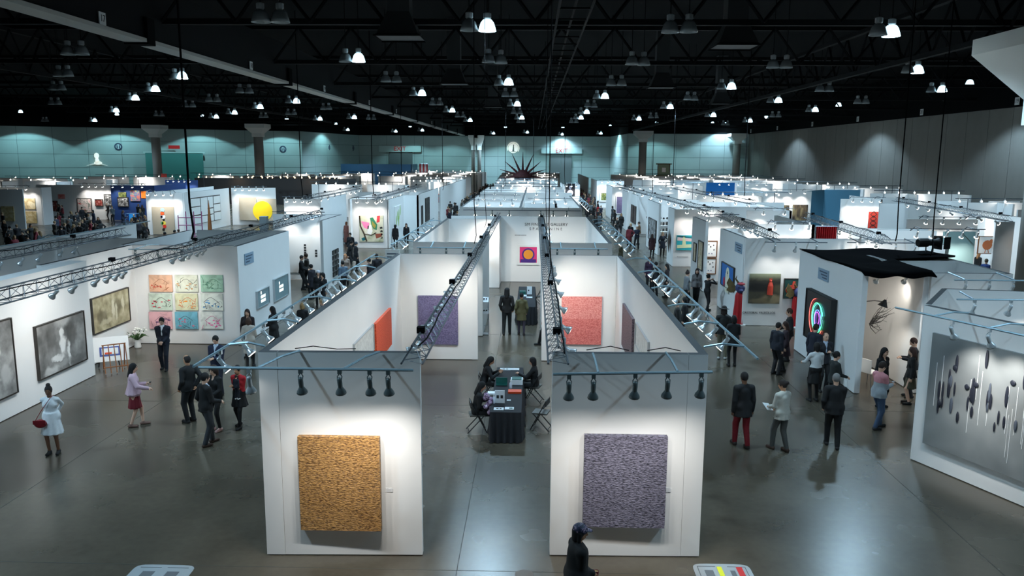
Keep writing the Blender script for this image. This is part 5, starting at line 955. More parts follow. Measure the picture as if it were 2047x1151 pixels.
# stage projector on the black roof
x, y = atz(1895, 510, 3.66); e = thing('stage_projector', 'black stage spotlight with barn doors on the neon booth roof', 'spotlight', (13.3, 27.0, 3.62), math.radians(-80))
MB().lathe([(.12, -.45), (.15, -.4), (.15, -.1), (.11, -.05), (.11, .25), (.17, .3)], 12, (0, 0, .35), Matrix.Rotation(-math.pi/2, 3, 'X'), cap0=True, cap1=True).build('lamp_body', m_ink, e)
MB().obox((-.2, .3), (.2, .3), .02, .12, .55).build('barn_door', m_ink, e); MB().obox((-.26, .32), (-.2, .6), .015, .15, .55).build('barn_door', m_ink, e); MB().obox((.2, .6), (.26, .32), .015, .15, .55).build('barn_door', m_ink, e)
for sx in (-.18, .18): MB().tube([(sx, 0, .35), (sx, 0, 0)], .02, 5).build('yoke', m_steel, e)
# alcove: wall lamp, twig sculpture, white chair
e = thing('wall_lamp', 'black cone lamp on a long arm inside the neon booth alcove', 'lamp', (9.52, 23.4, 2.55)); MB().tube([(0, 0, 0), (.5, -.1, .08), (.75, -.1, .05)], .012, 5).build('arm', m_ink, e); MB().lathe([(.03, .14), (.05, .1), (.15, -.08)], 12, (.78, -.1, -.02), Matrix.Rotation(.35, 3, 'Y')).build('shade', m_ink, e)
lamp('shade_light', 'SPOT', (.8, -.1, -.1), E_SPOT*.8, WARM, e, (0, 0, 0), 2.0, .6, .08)
e = thing('twig_sculpture', 'dark bare twig sculpture on the alcove wall', 'sculpture', (10.3, 24.2, 1.45)); rg = random.Random(8)
for k in range(22):
    p_ = Vector((.02, 0, .3)); pts = [tuple(p_)]; d_ = Vector((rg.uniform(.1, .5), rg.uniform(-.3, .3), rg.uniform(-.2, .5)))
    for s_ in range(4): p_ = p_+d_*.32+Vector((rg.uniform(-.08, .12), rg.uniform(-.1, .1), rg.uniform(-.14, .14))); pts.append(tuple(p_))
    MB().tube(pts, [.014, .012, .009, .006, .003], 4).build('twig', m_ink, e)
x, y = atz(1735, 775); e = thing('white_chair', 'white plastic chair with splayed thin legs in the alcove', 'chair', (x+.1, y+.2, 0), math.radians(120))
MB().box(-.22, -.22, .44, .22, .22, .47).build('seat', m_white, e); MB().obox((-.2, .2), (.2, .2), .03, .47, .86).build('backrest', m_white, e)
for sx in (-1, 1):
    for sy in (-1, 1): MB().tube([(sx*.18, sy*.18, .44), (sx*.28, sy*.28, .0)], .012, 5).build('leg', m_steel, e)
# booth name plates (blue-grey)
m_plate = mat('name_plate', rgb(135, 160, 180), .5); m_plate_t = mat('plate_text', rgb(60, 80, 100), .6)
def plate(lab, X, side, px, py, w, h):
    y, z = onX(px, py, X); o = thing('booth_sign', lab, 'sign', (X, y, z)); s = side
    MB().box(min(0, .03*s), -w/2, -h/2, max(0, .03*s), w/2, h/2).build('board', m_plate, o)
    for k in range(3): MB().box(min(.03*s, .034*s), -w*.4, h*.25-h*.25*k-.02, max(.03*s, .034*s), w*(.35-.15*k), h*.25-h*.25*k+.02).build('text_line', m_plate_t, o)
plate('blue-grey name plate on the neon booth wall', 9.35, -1, 1647, 549, .9, .36); plate('blue-grey name plate above the light-box pictures', -10.36, 1, 497, 516, .9, .4)
plate('blue-grey name plate above the blue arch painting', 8.5, -1, 1477, 495, 1.1, .4)
o = thing('booth_sign', 'pale sign board between the two left centre booths', 'sign', (-4.9, 27.6, 0)); MB().box(-.25, -.02, 3.1, .25, .02, 3.5).build('board', m_white, o); MB().box(-.2, -.03, 3.33, .2, -.02, 3.37).box(-.2, -.03, 3.22, .1, -.02, 3.26).build('text_line', m_plate_t, o); MB().tube([(0, 0, 0), (0, 0, 3.1)], .02, 5).build('post', m_steel, o)
a, z = onY(1950, 592, 22.53); t_ = text('wall_lettering', 'TIMOTHY YARGER', .13, mat('ink_pale', (0.55, 0.56, 0.56), .7), (a, 22.545, z), (math.pi/2, 0, 0), spacing=1.15); tag(t_, 'pale lettering on the neon booth front under the rail', 'lettering')
# floor service covers
def cover(lab, px, py, w, d, marks):
    x, y = atz(px, py); o = thing('floor_cover', lab, 'floor cover', (x, y, 0)); vs = []; n = 24
    for k in range(n):
        t = 2*math.pi*(k+.5)/n; c_, s_ = math.cos(t), math.sin(t); vs.append((math.copysign(abs(c_)**.35, c_)*w/2, math.copysign(abs(s_)**.35, s_)*d/2, .008))
    MB().add(vs+[(v[0], v[1], 0) for v in vs], [tuple(range(n))]+[(i, i+n, (i+1) % n+n, (i+1) % n) for i in range(n)]).build('plate', mat('cover_steel', (0.42, 0.46, 0.48), .4, .3), o)
    for (nm, bx, m) in marks: MB().box(bx[0], bx[1], .008, bx[2], bx[3], .012).build(nm, m, o)
m_line = mat('cover_line', (0.12, 0.13, 0.14), .6)
cover('steel floor service cover with yellow and red marks near the cap wearer', 1447, 1146, .95, .6, [('hatch_edge', (-.4, .2, -.1, .21), m_line), ('hatch_edge', (-.4, -.2, -.39, .2), m_line), ('hatch_edge', (.1, .2, .4, .21), m_line), ('hatch_edge', (.39, -.2, .4, .2), m_line), ('yellow_mark', (-.08, -.2, 0, .2), mat('mark_yellow', rgb(215, 215, 40), .5)), ('red_mark', (.24, -.2, .34, .2), mat('mark_red', rgb(200, 40, 40), .5)), ('hatch', (-.3, -.12, -.16, .08), m_line), ('hatch', (.12, -.12, .2, .08), m_line)])
cover('steel floor service cover before the gold-painting booth', 318, 1148, 1.0, .6, [('hatch_edge', (-.4, .2, -.05, .21), m_line), ('hatch_edge', (.05, .2, .4, .21), m_line), ('hatch', (-.3, -.1, -.1, .08), m_line), ('hatch', (.1, -.1, .3, .08), m_line)])
x, y = atz(1048, 1148); o = MB().lathe([(.155, .004), (.13, .006), (.0, .006)], 20).build('floor_drain', mat('drain', (0.10, 0.09, 0.08), .6), loc=(x, y, 0)); tag(o, 'small round floor cover between the front booths', 'floor cover')
# bronze busts, plinths, far sculptures
m_bronze = mat('bronze', rgb(70, 62, 48), .4, .4)
def bust(lab, x, y, h):
    e = thing('bust_sculpture', lab, 'sculpture', (x, y, 0)); MB().box(-.22, -.22, 0, .22, .22, h-.75).build('plinth', m_white, e); MB().tube([(0, 0, h-.75), (0, 0, h-.5), (.02, 0, h-.35)], [.16, .2, .08], 8).ball((0, 0, h-.18), (.13, .14, .18), 10, 8).build('bust', m_bronze, e, smooth=True)
x, y = atz(683, 452, 2.2); bust('bronze bust on plinth at the left aisle', -14.6, 52, 3.0); bust('dark totem bust in the far right booth', 10.2, 66, 2.2)
# shelves with small objects in the fin booth
e = thing('display_shelf', 'white shelves of small dark objects in the fin-walled booth', 'shelf', (10.4, 60.7, 0))
for k in range(4): MB().box(-1.2, -.2, .7+.45*k, 1.2, .15, .74+.45*k).build('shelf', m_white, e)
rg = random.Random(9)
for k in range(4):
    for q in range(9):
        h_ = rg.uniform(.12, .3); o = MB().lathe([(.06, 0), (.08, h_*.4), (.05, h_)], 6, cap0=True, cap1=True).build('ornament', m_ink, loc=(10.4-1.05+.26*q, 60.68, .742+.45*k)); tag(o, 'small dark ornament, %s on the %s white display shelf' % (ORD[q], ('lowest', 'second', 'third', 'top')[k]), 'ornament', 'ornaments on the display shelves')
# branch sculptures
e = thing('branch_sculpture', 'dark branching wood sculpture by the second fin wall', 'sculpture', (9.4, 64.5, 0)); MB().box(-.25, -.25, 0, .25, .25, .7).build('plinth', m_ink, e); MB().tube([(0, 0, .7), (.03, 0, 1.3), (-.3, 0, 2.0)], [.1, .08, .04], 6).tube([(.03, 0, 1.3), (.3, 0, 1.9)], [.07, .04], 6).build('branch', mat('dark_wood', rgb(60, 40, 28), .6), e)
# spiked crown head
x, y = atz(1045, 357, 3.3); e = thing('spiked_crown_sculpture', 'dark red giant head sculpture crowned with long radiating spikes', 'sculpture', (-1.55, 114.5, 0)); m_rust = mat('rust_red', rgb(78, 38, 42), .7, noise=.3, nscale=3)
MB().lathe([(1.0, 0), (1.1, 2.4), (1.25, 3.2), (1.2, 3.9), (.85, 4.5), (.3, 4.8), (.02, 4.85)], 18).build('head', m_rust, e, smooth=True)
MB().lathe([(1.28, 3.75), (1.4, 3.8), (1.4, 4.15), (1.2, 4.2)], 18).build('crown_band', m_rust, e)
for k in range(9):
    t = math.radians(-8+k*24.5); L = 2.6 if k in (3, 4, 5) else 2.3
    MB().tube([(1.1*math.cos(t), 0, 4.0+.75*math.sin(t)), ((1.1+L)*math.cos(t), -.1, 4.0+(.75+L)*math.sin(t))], [.2, .02], 6).build('spike', m_rust, e)
# glass lantern
x, z = onY(1327, 338, 132); e = thing('glass_lantern', 'large wooden-framed glass lantern raised above the far right booths', 'lantern', (x, 132, 0)); m_lw = mat('lantern_wood', rgb(96, 76, 44), .5)
for sx in (-1, 1): MB().tube([(sx*.9, 0, 0), (sx*.95, 0, 5.6)], .09, 5).build('post', m_lw, e)
for zz_ in (3.7, 5.6): MB().tube([(-1.3, 0, zz_), (1.3, 0, zz_)], .09, 5).build('beam', m_lw, e)
MB().box(-.85, -.05, 3.75, .85, .05, 5.55).build('pane', mat('lantern_pane', rgb(130, 150, 120), .4), e)
MB().box(-.3, -.1, 4.3, .3, .1, 5.0).build('figure', m_white, e)
# striped flag cloth
x, z = onY(847, 341, 150); e = thing('striped_banner', 'red and white striped banner hanging far over the left aisle', 'banner', (x, 150, 4.0))
for k in range(5): MB().box(-.8+.32*k, -.03, -1.1, -.8+.32*k+.3, 0, 1.2).build('stripe', mat('flag_red', rgb(150, 30, 40), .6) if k % 2 == 0 else mat('flag_pale', rgb(190, 190, 200), .6), e)
MB().tube([(-.8, -.01, 1.2), (.8, -.01, 1.2)], .03, 4).build('rod', m_steel, e); MB().tube([(0, -.01, 1.2), (0, -.01, 11.52)], .015, 4).build('cord', m_cable, e)
# pink scaffold sculpture and wooden totem by the panel grid
e = thing('pink_frame_sculpture', 'magenta open-frame sculpture before the dots painting', 'sculpture', (-27.6, 63.5, 0), .2); m_mag = mat('magenta_frame', rgb(150, 60, 110), .5)
for x0 in (-.9, -.3, .3, .9): MB().tube([(x0, 0, 0), (x0, 0, 1.9+.3*(x0 > -.5))], .04, 5).build('upright', m_mag, e)
for zz_ in (.2, 1.1, 1.7): MB().tube([(-.9, 0, zz_), (.9, 0, zz_)], .04, 5).build('crossbar', m_mag, e)
e = thing('wood_totem', 'slender tapering wooden totem beside the white panel grid', 'sculpture', (-25.4, 62, 0)); MB().lathe([(.2, 0), (.16, 1.2), (.08, 2.4), (.02, 3.2)], 8, cap0=True).build('shaft', m_wood, e)
e = thing('plinth', 'grey plinth standing before the yellow sun canvases', 'plinth', (-21.6, 63.5, 0)); MB().box(-.28, -.28, 0, .28, .28, 1.85).build('block', mat('plinth_grey', rgb(130, 138, 142), .6), e); MB().box(-.32, -.32, 0, .32, .32, .08).build('base', m_ink, e)
e = thing('blue_glow_case', 'glowing blue display case before the blue booth wall', 'display case', (-36.6, 72, 0)); MB().box(-.45, -.45, 0, .45, .45, .3).build('base', m_white, e); MB().box(-.2, -.2, .3, .2, .2, 1.3).build('glow_block', mat('glow_blue', rgb(40, 130, 200), .3, emit=.5), e)
for sx in (-.42, .42):
    for sy in (-.42, .42): MB().tube([(sx, sy, .3), (sx, sy, 1.35)], .025, 4).build('case_post', mat('case_blue', rgb(90, 130, 170), .4), e)
MB().box(-.44, -.44, 1.33, .44, .44, 1.37).build('case_top', mat('case_blue', rgb(90, 130, 170), .4), e)
# cables and straps on front booth walls
for lab, pts in (('black cable loop lying on the gold-painting booth wall top', [(-3.9, 12.7, 3.6), (-3.6, 12.72, 3.64), (-3.2, 12.7, 3.6), (-2.9, 12.74, 3.6)]), ('black cable loop lying on the violet-painting booth wall top', [(.9, 12.85, 3.6), (1.3, 12.88, 3.66), (1.6, 12.85, 3.6)]), ('second cable on the violet-painting booth wall top', [(1.9, 12.86, 3.6), (2.2, 12.88, 3.65), (2.45, 12.86, 3.6)])):
    o = MB().tube(pts, .008, 5).build('power_cable', m_cable); tag(o, lab, 'cable')
# ================================================================== people
def nets(F, lo, res):
    s = F < 0; nx, ny, nz = F.shape
    cnt = np.zeros((nx-1, ny-1, nz-1), np.int16); pos = np.zeros((nx-1, ny-1, nz-1, 3), np.float32)
    off = [(i, j, k) for i in (0, 1) for j in (0, 1) for k in (0, 1)]
    V = {o: F[o[0]:nx-1+o[0], o[1]:ny-1+o[1], o[2]:nz-1+o[2]] for o in off}
    for a in off:
        for ax in range(3):
            if a[ax] == 1: continue
            b = list(a); b[ax] = 1; b = tuple(b)
            va, vb = V[a], V[b]; m = (va < 0) != (vb < 0)
            if not m.any(): continue
            t = va[m]/(va[m]-vb[m]); p = np.repeat(np.array([a], np.float32), len(t), 0); p[:, ax] = t
            pos[m] += p; cnt[m] += 1
    act = cnt > 0; idx = np.full(cnt.shape, -1, np.int64); n = int(act.sum()); idx[act] = np.arange(n)
    cells = np.argwhere(act); vs = (cells+pos[act]/cnt[act][:, None])*res+np.array(lo)
    fs = []
    for ax in range(3):
        sl0 = [slice(1, -1)]*3; sl0[ax] = slice(0, -1); sl1 = list(sl0); sl1[ax] = slice(1, None)
        A, B = s[tuple(sl0)], s[tuple(sl1)]
        u, w = (ax+1) % 3, (ax+2) % 3
        for flip, m in ((False, A & ~B), (True, ~A & B)):
            c = np.argwhere(m)
            if not len(c): continue
            base = c+1; base[:, ax] -= 1
            q = []
            for du, dw in ((0, 0), (1, 0), (1, 1), (0, 1)):
                d = base.copy(); d[:, u] -= du; d[:, w] -= dw; q.append(idx[d[:, 0], d[:, 1], d[:, 2]])
            q = np.stack(q, 1)
            fs.append(q[:, ::-1] if flip else q)
    return vs, (np.concatenate(fs) if fs else np.zeros((0, 4), int))
def pbox(p):
    if p[0] == 'c': a, b, r = np.array(p[1]), np.array(p[2]), max(p[3], p[4]); return np.minimum(a, b)-r, np.maximum(a, b)+r
    if p[0] == 'e': c = np.array(p[1]); r = max(p[2]) if p[3] is not None else np.array(p[2]); return c-r, c+r
    r = max(p[3], p[4]); return np.array((p[6]-r, min(p[7], p[8])-r, min(p[1], p[2]))), np.array((p[6]+r, max(p[7], p[8])+r, max(p[1], p[2])))
def pdist(p, X, Y, Z):
    if p[0] == 'c':
        a, b = np.array(p[1]), np.array(p[2]); ba = b-a; L2 = max(1e-9, float(ba@ba)); px, py, pz = X-a[0], Y-a[1], Z-a[2]
        t = np.clip((px*ba[0]+py*ba[1]+pz*ba[2])/L2, 0, 1); fy = p[5]
        return np.sqrt((px-t*ba[0])**2+((py-t*ba[1])/fy)**2+(pz-t*ba[2])**2)-(p[3]+(p[4]-p[3])*t)
    if p[0] == 'e':
        px, py, pz = X-p[1][0], Y-p[1][1], Z-p[1][2]; R = p[3]; r = p[2]
        if R is not None: px, py, pz = R[0][0]*px+R[1][0]*py+R[2][0]*pz, R[0][1]*px+R[1][1]*py+R[2][1]*pz, R[0][2]*px+R[1][2]*py+R[2][2]*pz
        return (np.sqrt((px/r[0])**2+(py/r[1])**2+(pz/r[2])**2)-1)*min(r)
    z0, z1, r0, r1, fy, cx, cy0, cy1 = p[1:9]; t = np.clip((Z-z0)/(z1-z0), 0, 1); th = np.arctan2(Y-(cy0+(cy1-cy0)*t), X-cx)
    rr_ = r0+(r1-r0)*t; rr_ = rr_*(1+.05*np.sin(9*th)*(1-t) if r0 > r1 else 1)
    d = (np.sqrt((X-cx)**2+((Y-(cy0+(cy1-cy0)*t))/fy)**2)-rr_)*.85
    return np.maximum(d, np.maximum(min(z0, z1)-Z, Z-max(z0, z1)))
def grow(prims, res, k=.025, cuts=(), zmin=None, zmax=None):
    bl = [pbox(p) for p in prims]; lo = np.min([b[0] for b in bl], 0)-3*res; hi = np.max([b[1] for b in bl], 0)+3*res
    n = np.ceil((hi-lo)/res).astype(int)+1; ax = [lo[i]+res*np.arange(n[i]) for i in range(3)]
    F = np.full(n, .5, np.float32)
    for p, (l, h) in zip(prims, bl):
        m = k+2*res; sl = tuple(slice(max(0, int((l[i]-m-lo[i])/res)), int((h[i]+m-lo[i])/res)+2) for i in range(3))
        X, Y, Z = np.meshgrid(ax[0][sl[0]], ax[1][sl[1]], ax[2][sl[2]], indexing='ij'); d = pdist(p, X, Y, Z); a = F[sl]
        hh = np.clip(.5+.5*(d-a)/k, 0, 1); F[sl] = d*(1-hh)+a*hh-k*hh*(1-hh)
    if cuts or zmin is not None or zmax is not None:
        X, Y, Z = np.meshgrid(*ax, indexing='ij')
        for c in cuts: F = np.maximum(F, -pdist(c, X, Y, Z))
        if zmin is not None: F = np.maximum(F, zmin-Z)
        if zmax is not None: F = np.maximum(F, Z-zmax)
    return nets(F, lo, res)
def ik(a, b, l1, l2, pole):
    a, b, pole = Vector(a), Vector(b), Vector(pole); d = b-a; L = d.length
    if L > (l1+l2)*.995: b = a+d*((l1+l2)*.995/L); d = b-a; L = d.length
    u = d/L; x = (l1*l1-l2*l2+L*L)/(2*L); hgt = math.sqrt(max(1e-6, l1*l1-x*x)); p_ = pole-u*pole.dot(u); p_.normalize()
    return a+u*x+p_*hgt, b
ARM = {'down': (.225, .03, .86), 'relax': (.215, .10, .92), 'clasp': (.045, .22, 1.00), 'phone': (.07, .30, 1.16), 'high': (.10, .26, 1.46), 'back': (.07, -.18, .98), 'hip': (.22, -.02, 1.02), 'cross': (-.08, .19, 1.14), 'table': (.12, .42, .86), 'out': (.22, .38, 1.10), 'hold': (.13, .30, 1.04), 'chest': (.04, .22, 1.22), 'lap': (.1, .3, .66), 'swing': (.24, .2, .92), 'swingb': (.26, -.16, .9)}
LEG = {'stand': ((-.10, 0), (.10, .02)), 'wide': ((-.15, .02), (.15, -.02)), 'step': ((-.09, .16), (.10, -.12)), 'stepb': ((-.10, -.13), (.09, .16)), 'walk': ((-.08, .26), (.08, -.24)), 'sit': ((-.12, .42), (.12, .44)), 'cross': ((-.03, .02), (.07, -.04))}
def figure(h, arms=('down', 'down'), legs='stand', lean=0., yaw=0., nod=0., female=False, fat=0.):
    """joints of one pose, local frame: faces +Y, feet on z=0 (metres at 1.75 m height, scaled later)"""
    J = {}; sit = legs == 'sit'; pz = .56 if sit else .945; py = -.02
    if legs == 'walk': pz = .925
    cl, sl = math.cos(lean), math.sin(lean)
    def U(x, y, z): y2, z2 = y, z-.945; return (x, py+y2*cl+z2*sl, pz+z2*cl-y2*sl)
    J['U'] = U; J['pz'] = pz; sw = .165 if female else .182
    J['sh'] = [U(-sw, 0, 1.392), U(sw, 0, 1.392)]; J['hip'] = [(-.085, py, pz-.03), (.085, py, pz-.03)]
    J['el'], J['wr'], J['kn'], J['an'] = [], [], [], []
    for i, s_ in enumerate((-1, 1)):
        t = ARM[arms[i]] if isinstance(arms[i], str) else arms[i]; t = U(t[0]*s_, t[1], t[2]) if not (sit and arms[i] in ('table', 'lap')) else (t[0]*s_, t[1], t[2])
        pole = (s_*.4, -1, -.1) if arms[i] not in ('hip', 'high') else (s_*1.2, -.2 if arms[i] == 'hip' else .1, -.6)
        e, w_ = ik(J['sh'][i], t, .285, .255, pole); J['el'].append(tuple(e)); J['wr'].append(tuple(w_))
        f = LEG[legs][i]; k_, a_ = ik(J['hip'][i], (f[0], f[1], .085+(.05 if legs == 'walk' and f[1] < 0 else 0)), .43, .43, (s_*.1, 1, .25)); J['kn'].append(tuple(k_)); J['an'].append(tuple(a_))
    hc = Vector(U(0, .025, 1.625)); R = Matrix.Rotation(yaw, 3, 'Z') @ Matrix.Rotation(-(nod+lean*.5), 3, 'X'); J['hc'] = hc; J['R'] = R
    J['T'] = lambda x, y, z: tuple(hc+R @ Vector((x, y, z))); J['fem'] = female; J['fat'] = fat
    return J
def P_torso(J, g=0.):
    U = J['U']; f = J['fat']; F = J['fem']; sx = .105 if F else .122
    return [('c', U(0, .0, 1.06), U(0, .005, 1.30), .122+g+f, .135+g+f*.6, .80), ('c', U(-.06, .0, 1.02), U(.06, .0, 1.02), .105+g+f, .105+g+f, .86), ('c', U(-.025, -.01, 1.425), U(-sx-.03, -.005, 1.385), .052+g, .060+g, 1), ('c', U(.025, -.01, 1.425), U(sx+.03, -.005, 1.385), .052+g, .060+g, 1), ('c', U(-.075, .03, 1.27), U(.075, .03, 1.27), .078+g+(.012 if F else 0), .078+g+(.012 if F else 0), .95)]
def P_pelvis(J, g=0.): a, b = J['hip']; return [('c', (a[0]+.015, a[1], J['pz']+.02), (b[0]-.015, b[1], J['pz']+.02), .115+g+J['fat'], .115+g+J['fat'], .9)]
def P_arm(J, i, g=0., full=True):
    r = .9 if J['fem'] else 1.0; out = [('c', J['sh'][i], J['el'][i], .054*r+g, .043*r+g, 1)]
    if full: out.append(('c', J['el'][i], J['wr'][i], .042*r+g, .031*r+g, 1))
    return out
def P_leg(J, i, g=0., upto=1.0):
    return [('c', J['hip'][i], J['kn'][i], .085+g+J['fat']*.5, .056+g, 1), ('c', J['kn'][i], J['an'][i], .056+g, .040+g, 1)]
def P_foot(J, i, g=0.):
    a = J['an'][i]; return [('c', (a[0], a[1]-.04, a[2]-.045), (a[0]*1.12, a[1]+.15, a[2]-.055), .040+g, .034+g, 1), ('c', a, (a[0], a[1], a[2]-.03), .036+g, .04+g, 1)]
def P_head(J):
    T = J['T']; R = [list(r) for r in J['R']]; U = J['U']
    return [('e', T(0, 0, .005), (.074, .094, .112), R), ('e', T(0, .022, -.062), (.056, .066, .058), R), ('c', T(0, .085, .01), T(0, .108, -.028), .010, .016, 1), ('c', T(-.074, -.005, .01), T(-.074, -.012, -.03), .014, .011, 1), ('c', T(.074, -.005, .01), T(.074, -.012, -.03), .014, .011, 1), ('c', U(0, -.005, 1.43), T(0, -.015, -.07), .056, .052, 1)]
def P_hair(J, kind):
    T = J['T']; R = [list(r) for r in J['R']]; cap = [('e', T(0, -.014, .022), (.086, .102, .112), R)]
    cut = [('e', T(0, .095, -.055), (.072, .075, .105), R), ('e', T(0, .06, -.16), (.12, .14, .09), R)]
    if kind == 'long': cap += [('c', T(0, -.055, .0), T(0, -.085, -.22), .085, .07, .75), ('c', T(-.07, -.02, .0), T(-.085, -.02, -.2), .03, .028, 1), ('c', T(.07, -.02, 0), T(.085, -.02, -.2), .03, .028, 1)]; cut = cut[:1]
    if kind == 'bob': cap += [('c', T(-.07, -.02, 0), T(-.075, -.01, -.11), .035, .028, 1), ('c', T(.07, -.02, 0), T(.075, -.01, -.11), .035, .028, 1), ('c', T(0, -.06, 0), T(0, -.06, -.1), .075, .06, .8)]; cut = cut[:1]
    if kind == 'bun': cap += [('e', T(0, -.03, .145), (.052, .052, .045), R)]
    if kind == 'lowbun': cap += [('e', T(0, -.115, .05), (.045, .045, .045), R)]
    if kind == 'curly': cap = [('e', T(0, -.02, .02), (.115, .12, .125), R), ('c', T(0, -.06, 0), T(0, -.07, -.12), .1, .085, .85)]; cut = cut[:1]
    if kind == 'balding': cap = [('e', T(0, -.02, .006), (.08, .098, .108), R)]; cut = cut+[('e', T(0, .02, .11), (.07, .1, .03), R)]
    return cap, cut
def to_mesh(name, parts, mats, s, extra=None):
    """parts: list of (verts, quads, mat index) joined in one mesh"""
    me = bpy.data.meshes.new(name); V = []; Q = []; MI = []; n = 0
    for v, q, mi in parts: V.append(v); Q.append(q+n); MI += [mi]*len(q); n += len(v)
    vs = [tuple(x) for x in (np.concatenate(V)*s)]; fs = [tuple(int(i) for i in f) for f in np.concatenate(Q)]
    if extra is not None:
        m0 = len(vs); vs += [(v[0]*s, v[1]*s, v[2]*s) for v in extra.v]; fs += [tuple(i+m0 for i in f) for f in extra.f]; MI += extra.m
    me.from_pydata(vs, [], fs)
    for m in mats: me.materials.append(m)
    me.polygons.foreach_set('material_index', MI); me.polygons.foreach_set('use_smooth', [True]*len(fs)); me.update(); return me
def hand_extra(mb, J, i, mi=0, curl=.9):
    w, e = Vector(J['wr'][i]), Vector(J['el'][i]); d = (w-e).normalized(); side = Vector((1, 0, 0)); side = side-d*side.dot(d)
    if side.length < .2: side = Vector((0, 1, 0))-d*d.y
    side.normalize(); nrm = d.cross(side).normalized(); s_ = -1 if i == 0 else 1
    lat, pal = (Vector((0, 1, 0))-d*d.y, None) if abs(d.z) > .75 else (side, None); lat = lat.normalized(); pn = d.cross(lat).normalized()
    inward = Vector((-s_, .2, -.2)); pn = pn if pn.dot(inward) > 0 else -pn
    kn = w+d*.085
    for q, (o_, L) in enumerate(((-.03, .065), (-.01, .075), (.011, .072), (.031, .055))):
        b0 = kn+lat*o_; b1 = b0+(d*.8+pn*.35).normalized()*L*.55; b2 = b1+(d*.35+pn*curl).normalized()*L*.5; mb.tube([w+d*.06+lat*o_*.8, b0, b1, b2], [.0105, .0105, .009, .007], 5, mi)
    th = w+d*.035+lat*.03; t1 = th+(d*.5+lat*.6+pn*.5).normalized()*.04; mb.tube([w+d*.02+lat*.01, th, t1, t1+(d*.8+pn*.5).normalized()*.03], [.012, .013, .011, .008], 5, mi)
def P_palm(J, i):
    w, e = Vector(J['wr'][i]), Vector(J['el'][i]); d = (w-e).normalized(); k = w+d*.08
    return [('c', tuple(w), tuple(k), .029, .036, .8)]
def cm(c, kind='cloth'): return mat('%s_%d_%d_%d' % (kind, *c), rgb(*c), .8, noise=.12, nscale=25)
def skin_mats(tone): return [m_skin[tone], m_eye, m_lip]
def face_extra(J):
    mb = MB(); T = J['T']
    for sx in (-.031, .031):
        mb.ball(T(sx, .086, .012), .0105, 6, 4, 1); mb.tube([T(sx-.017, .090, .036), T(sx, .096, .040), T(sx+.017, .090, .036)], .005, 4, 1)
    mb.tube([T(-.024, .084, -.062), T(0, .091, -.064), T(.024, .084, -.062)], .006, 4, 2); return mb
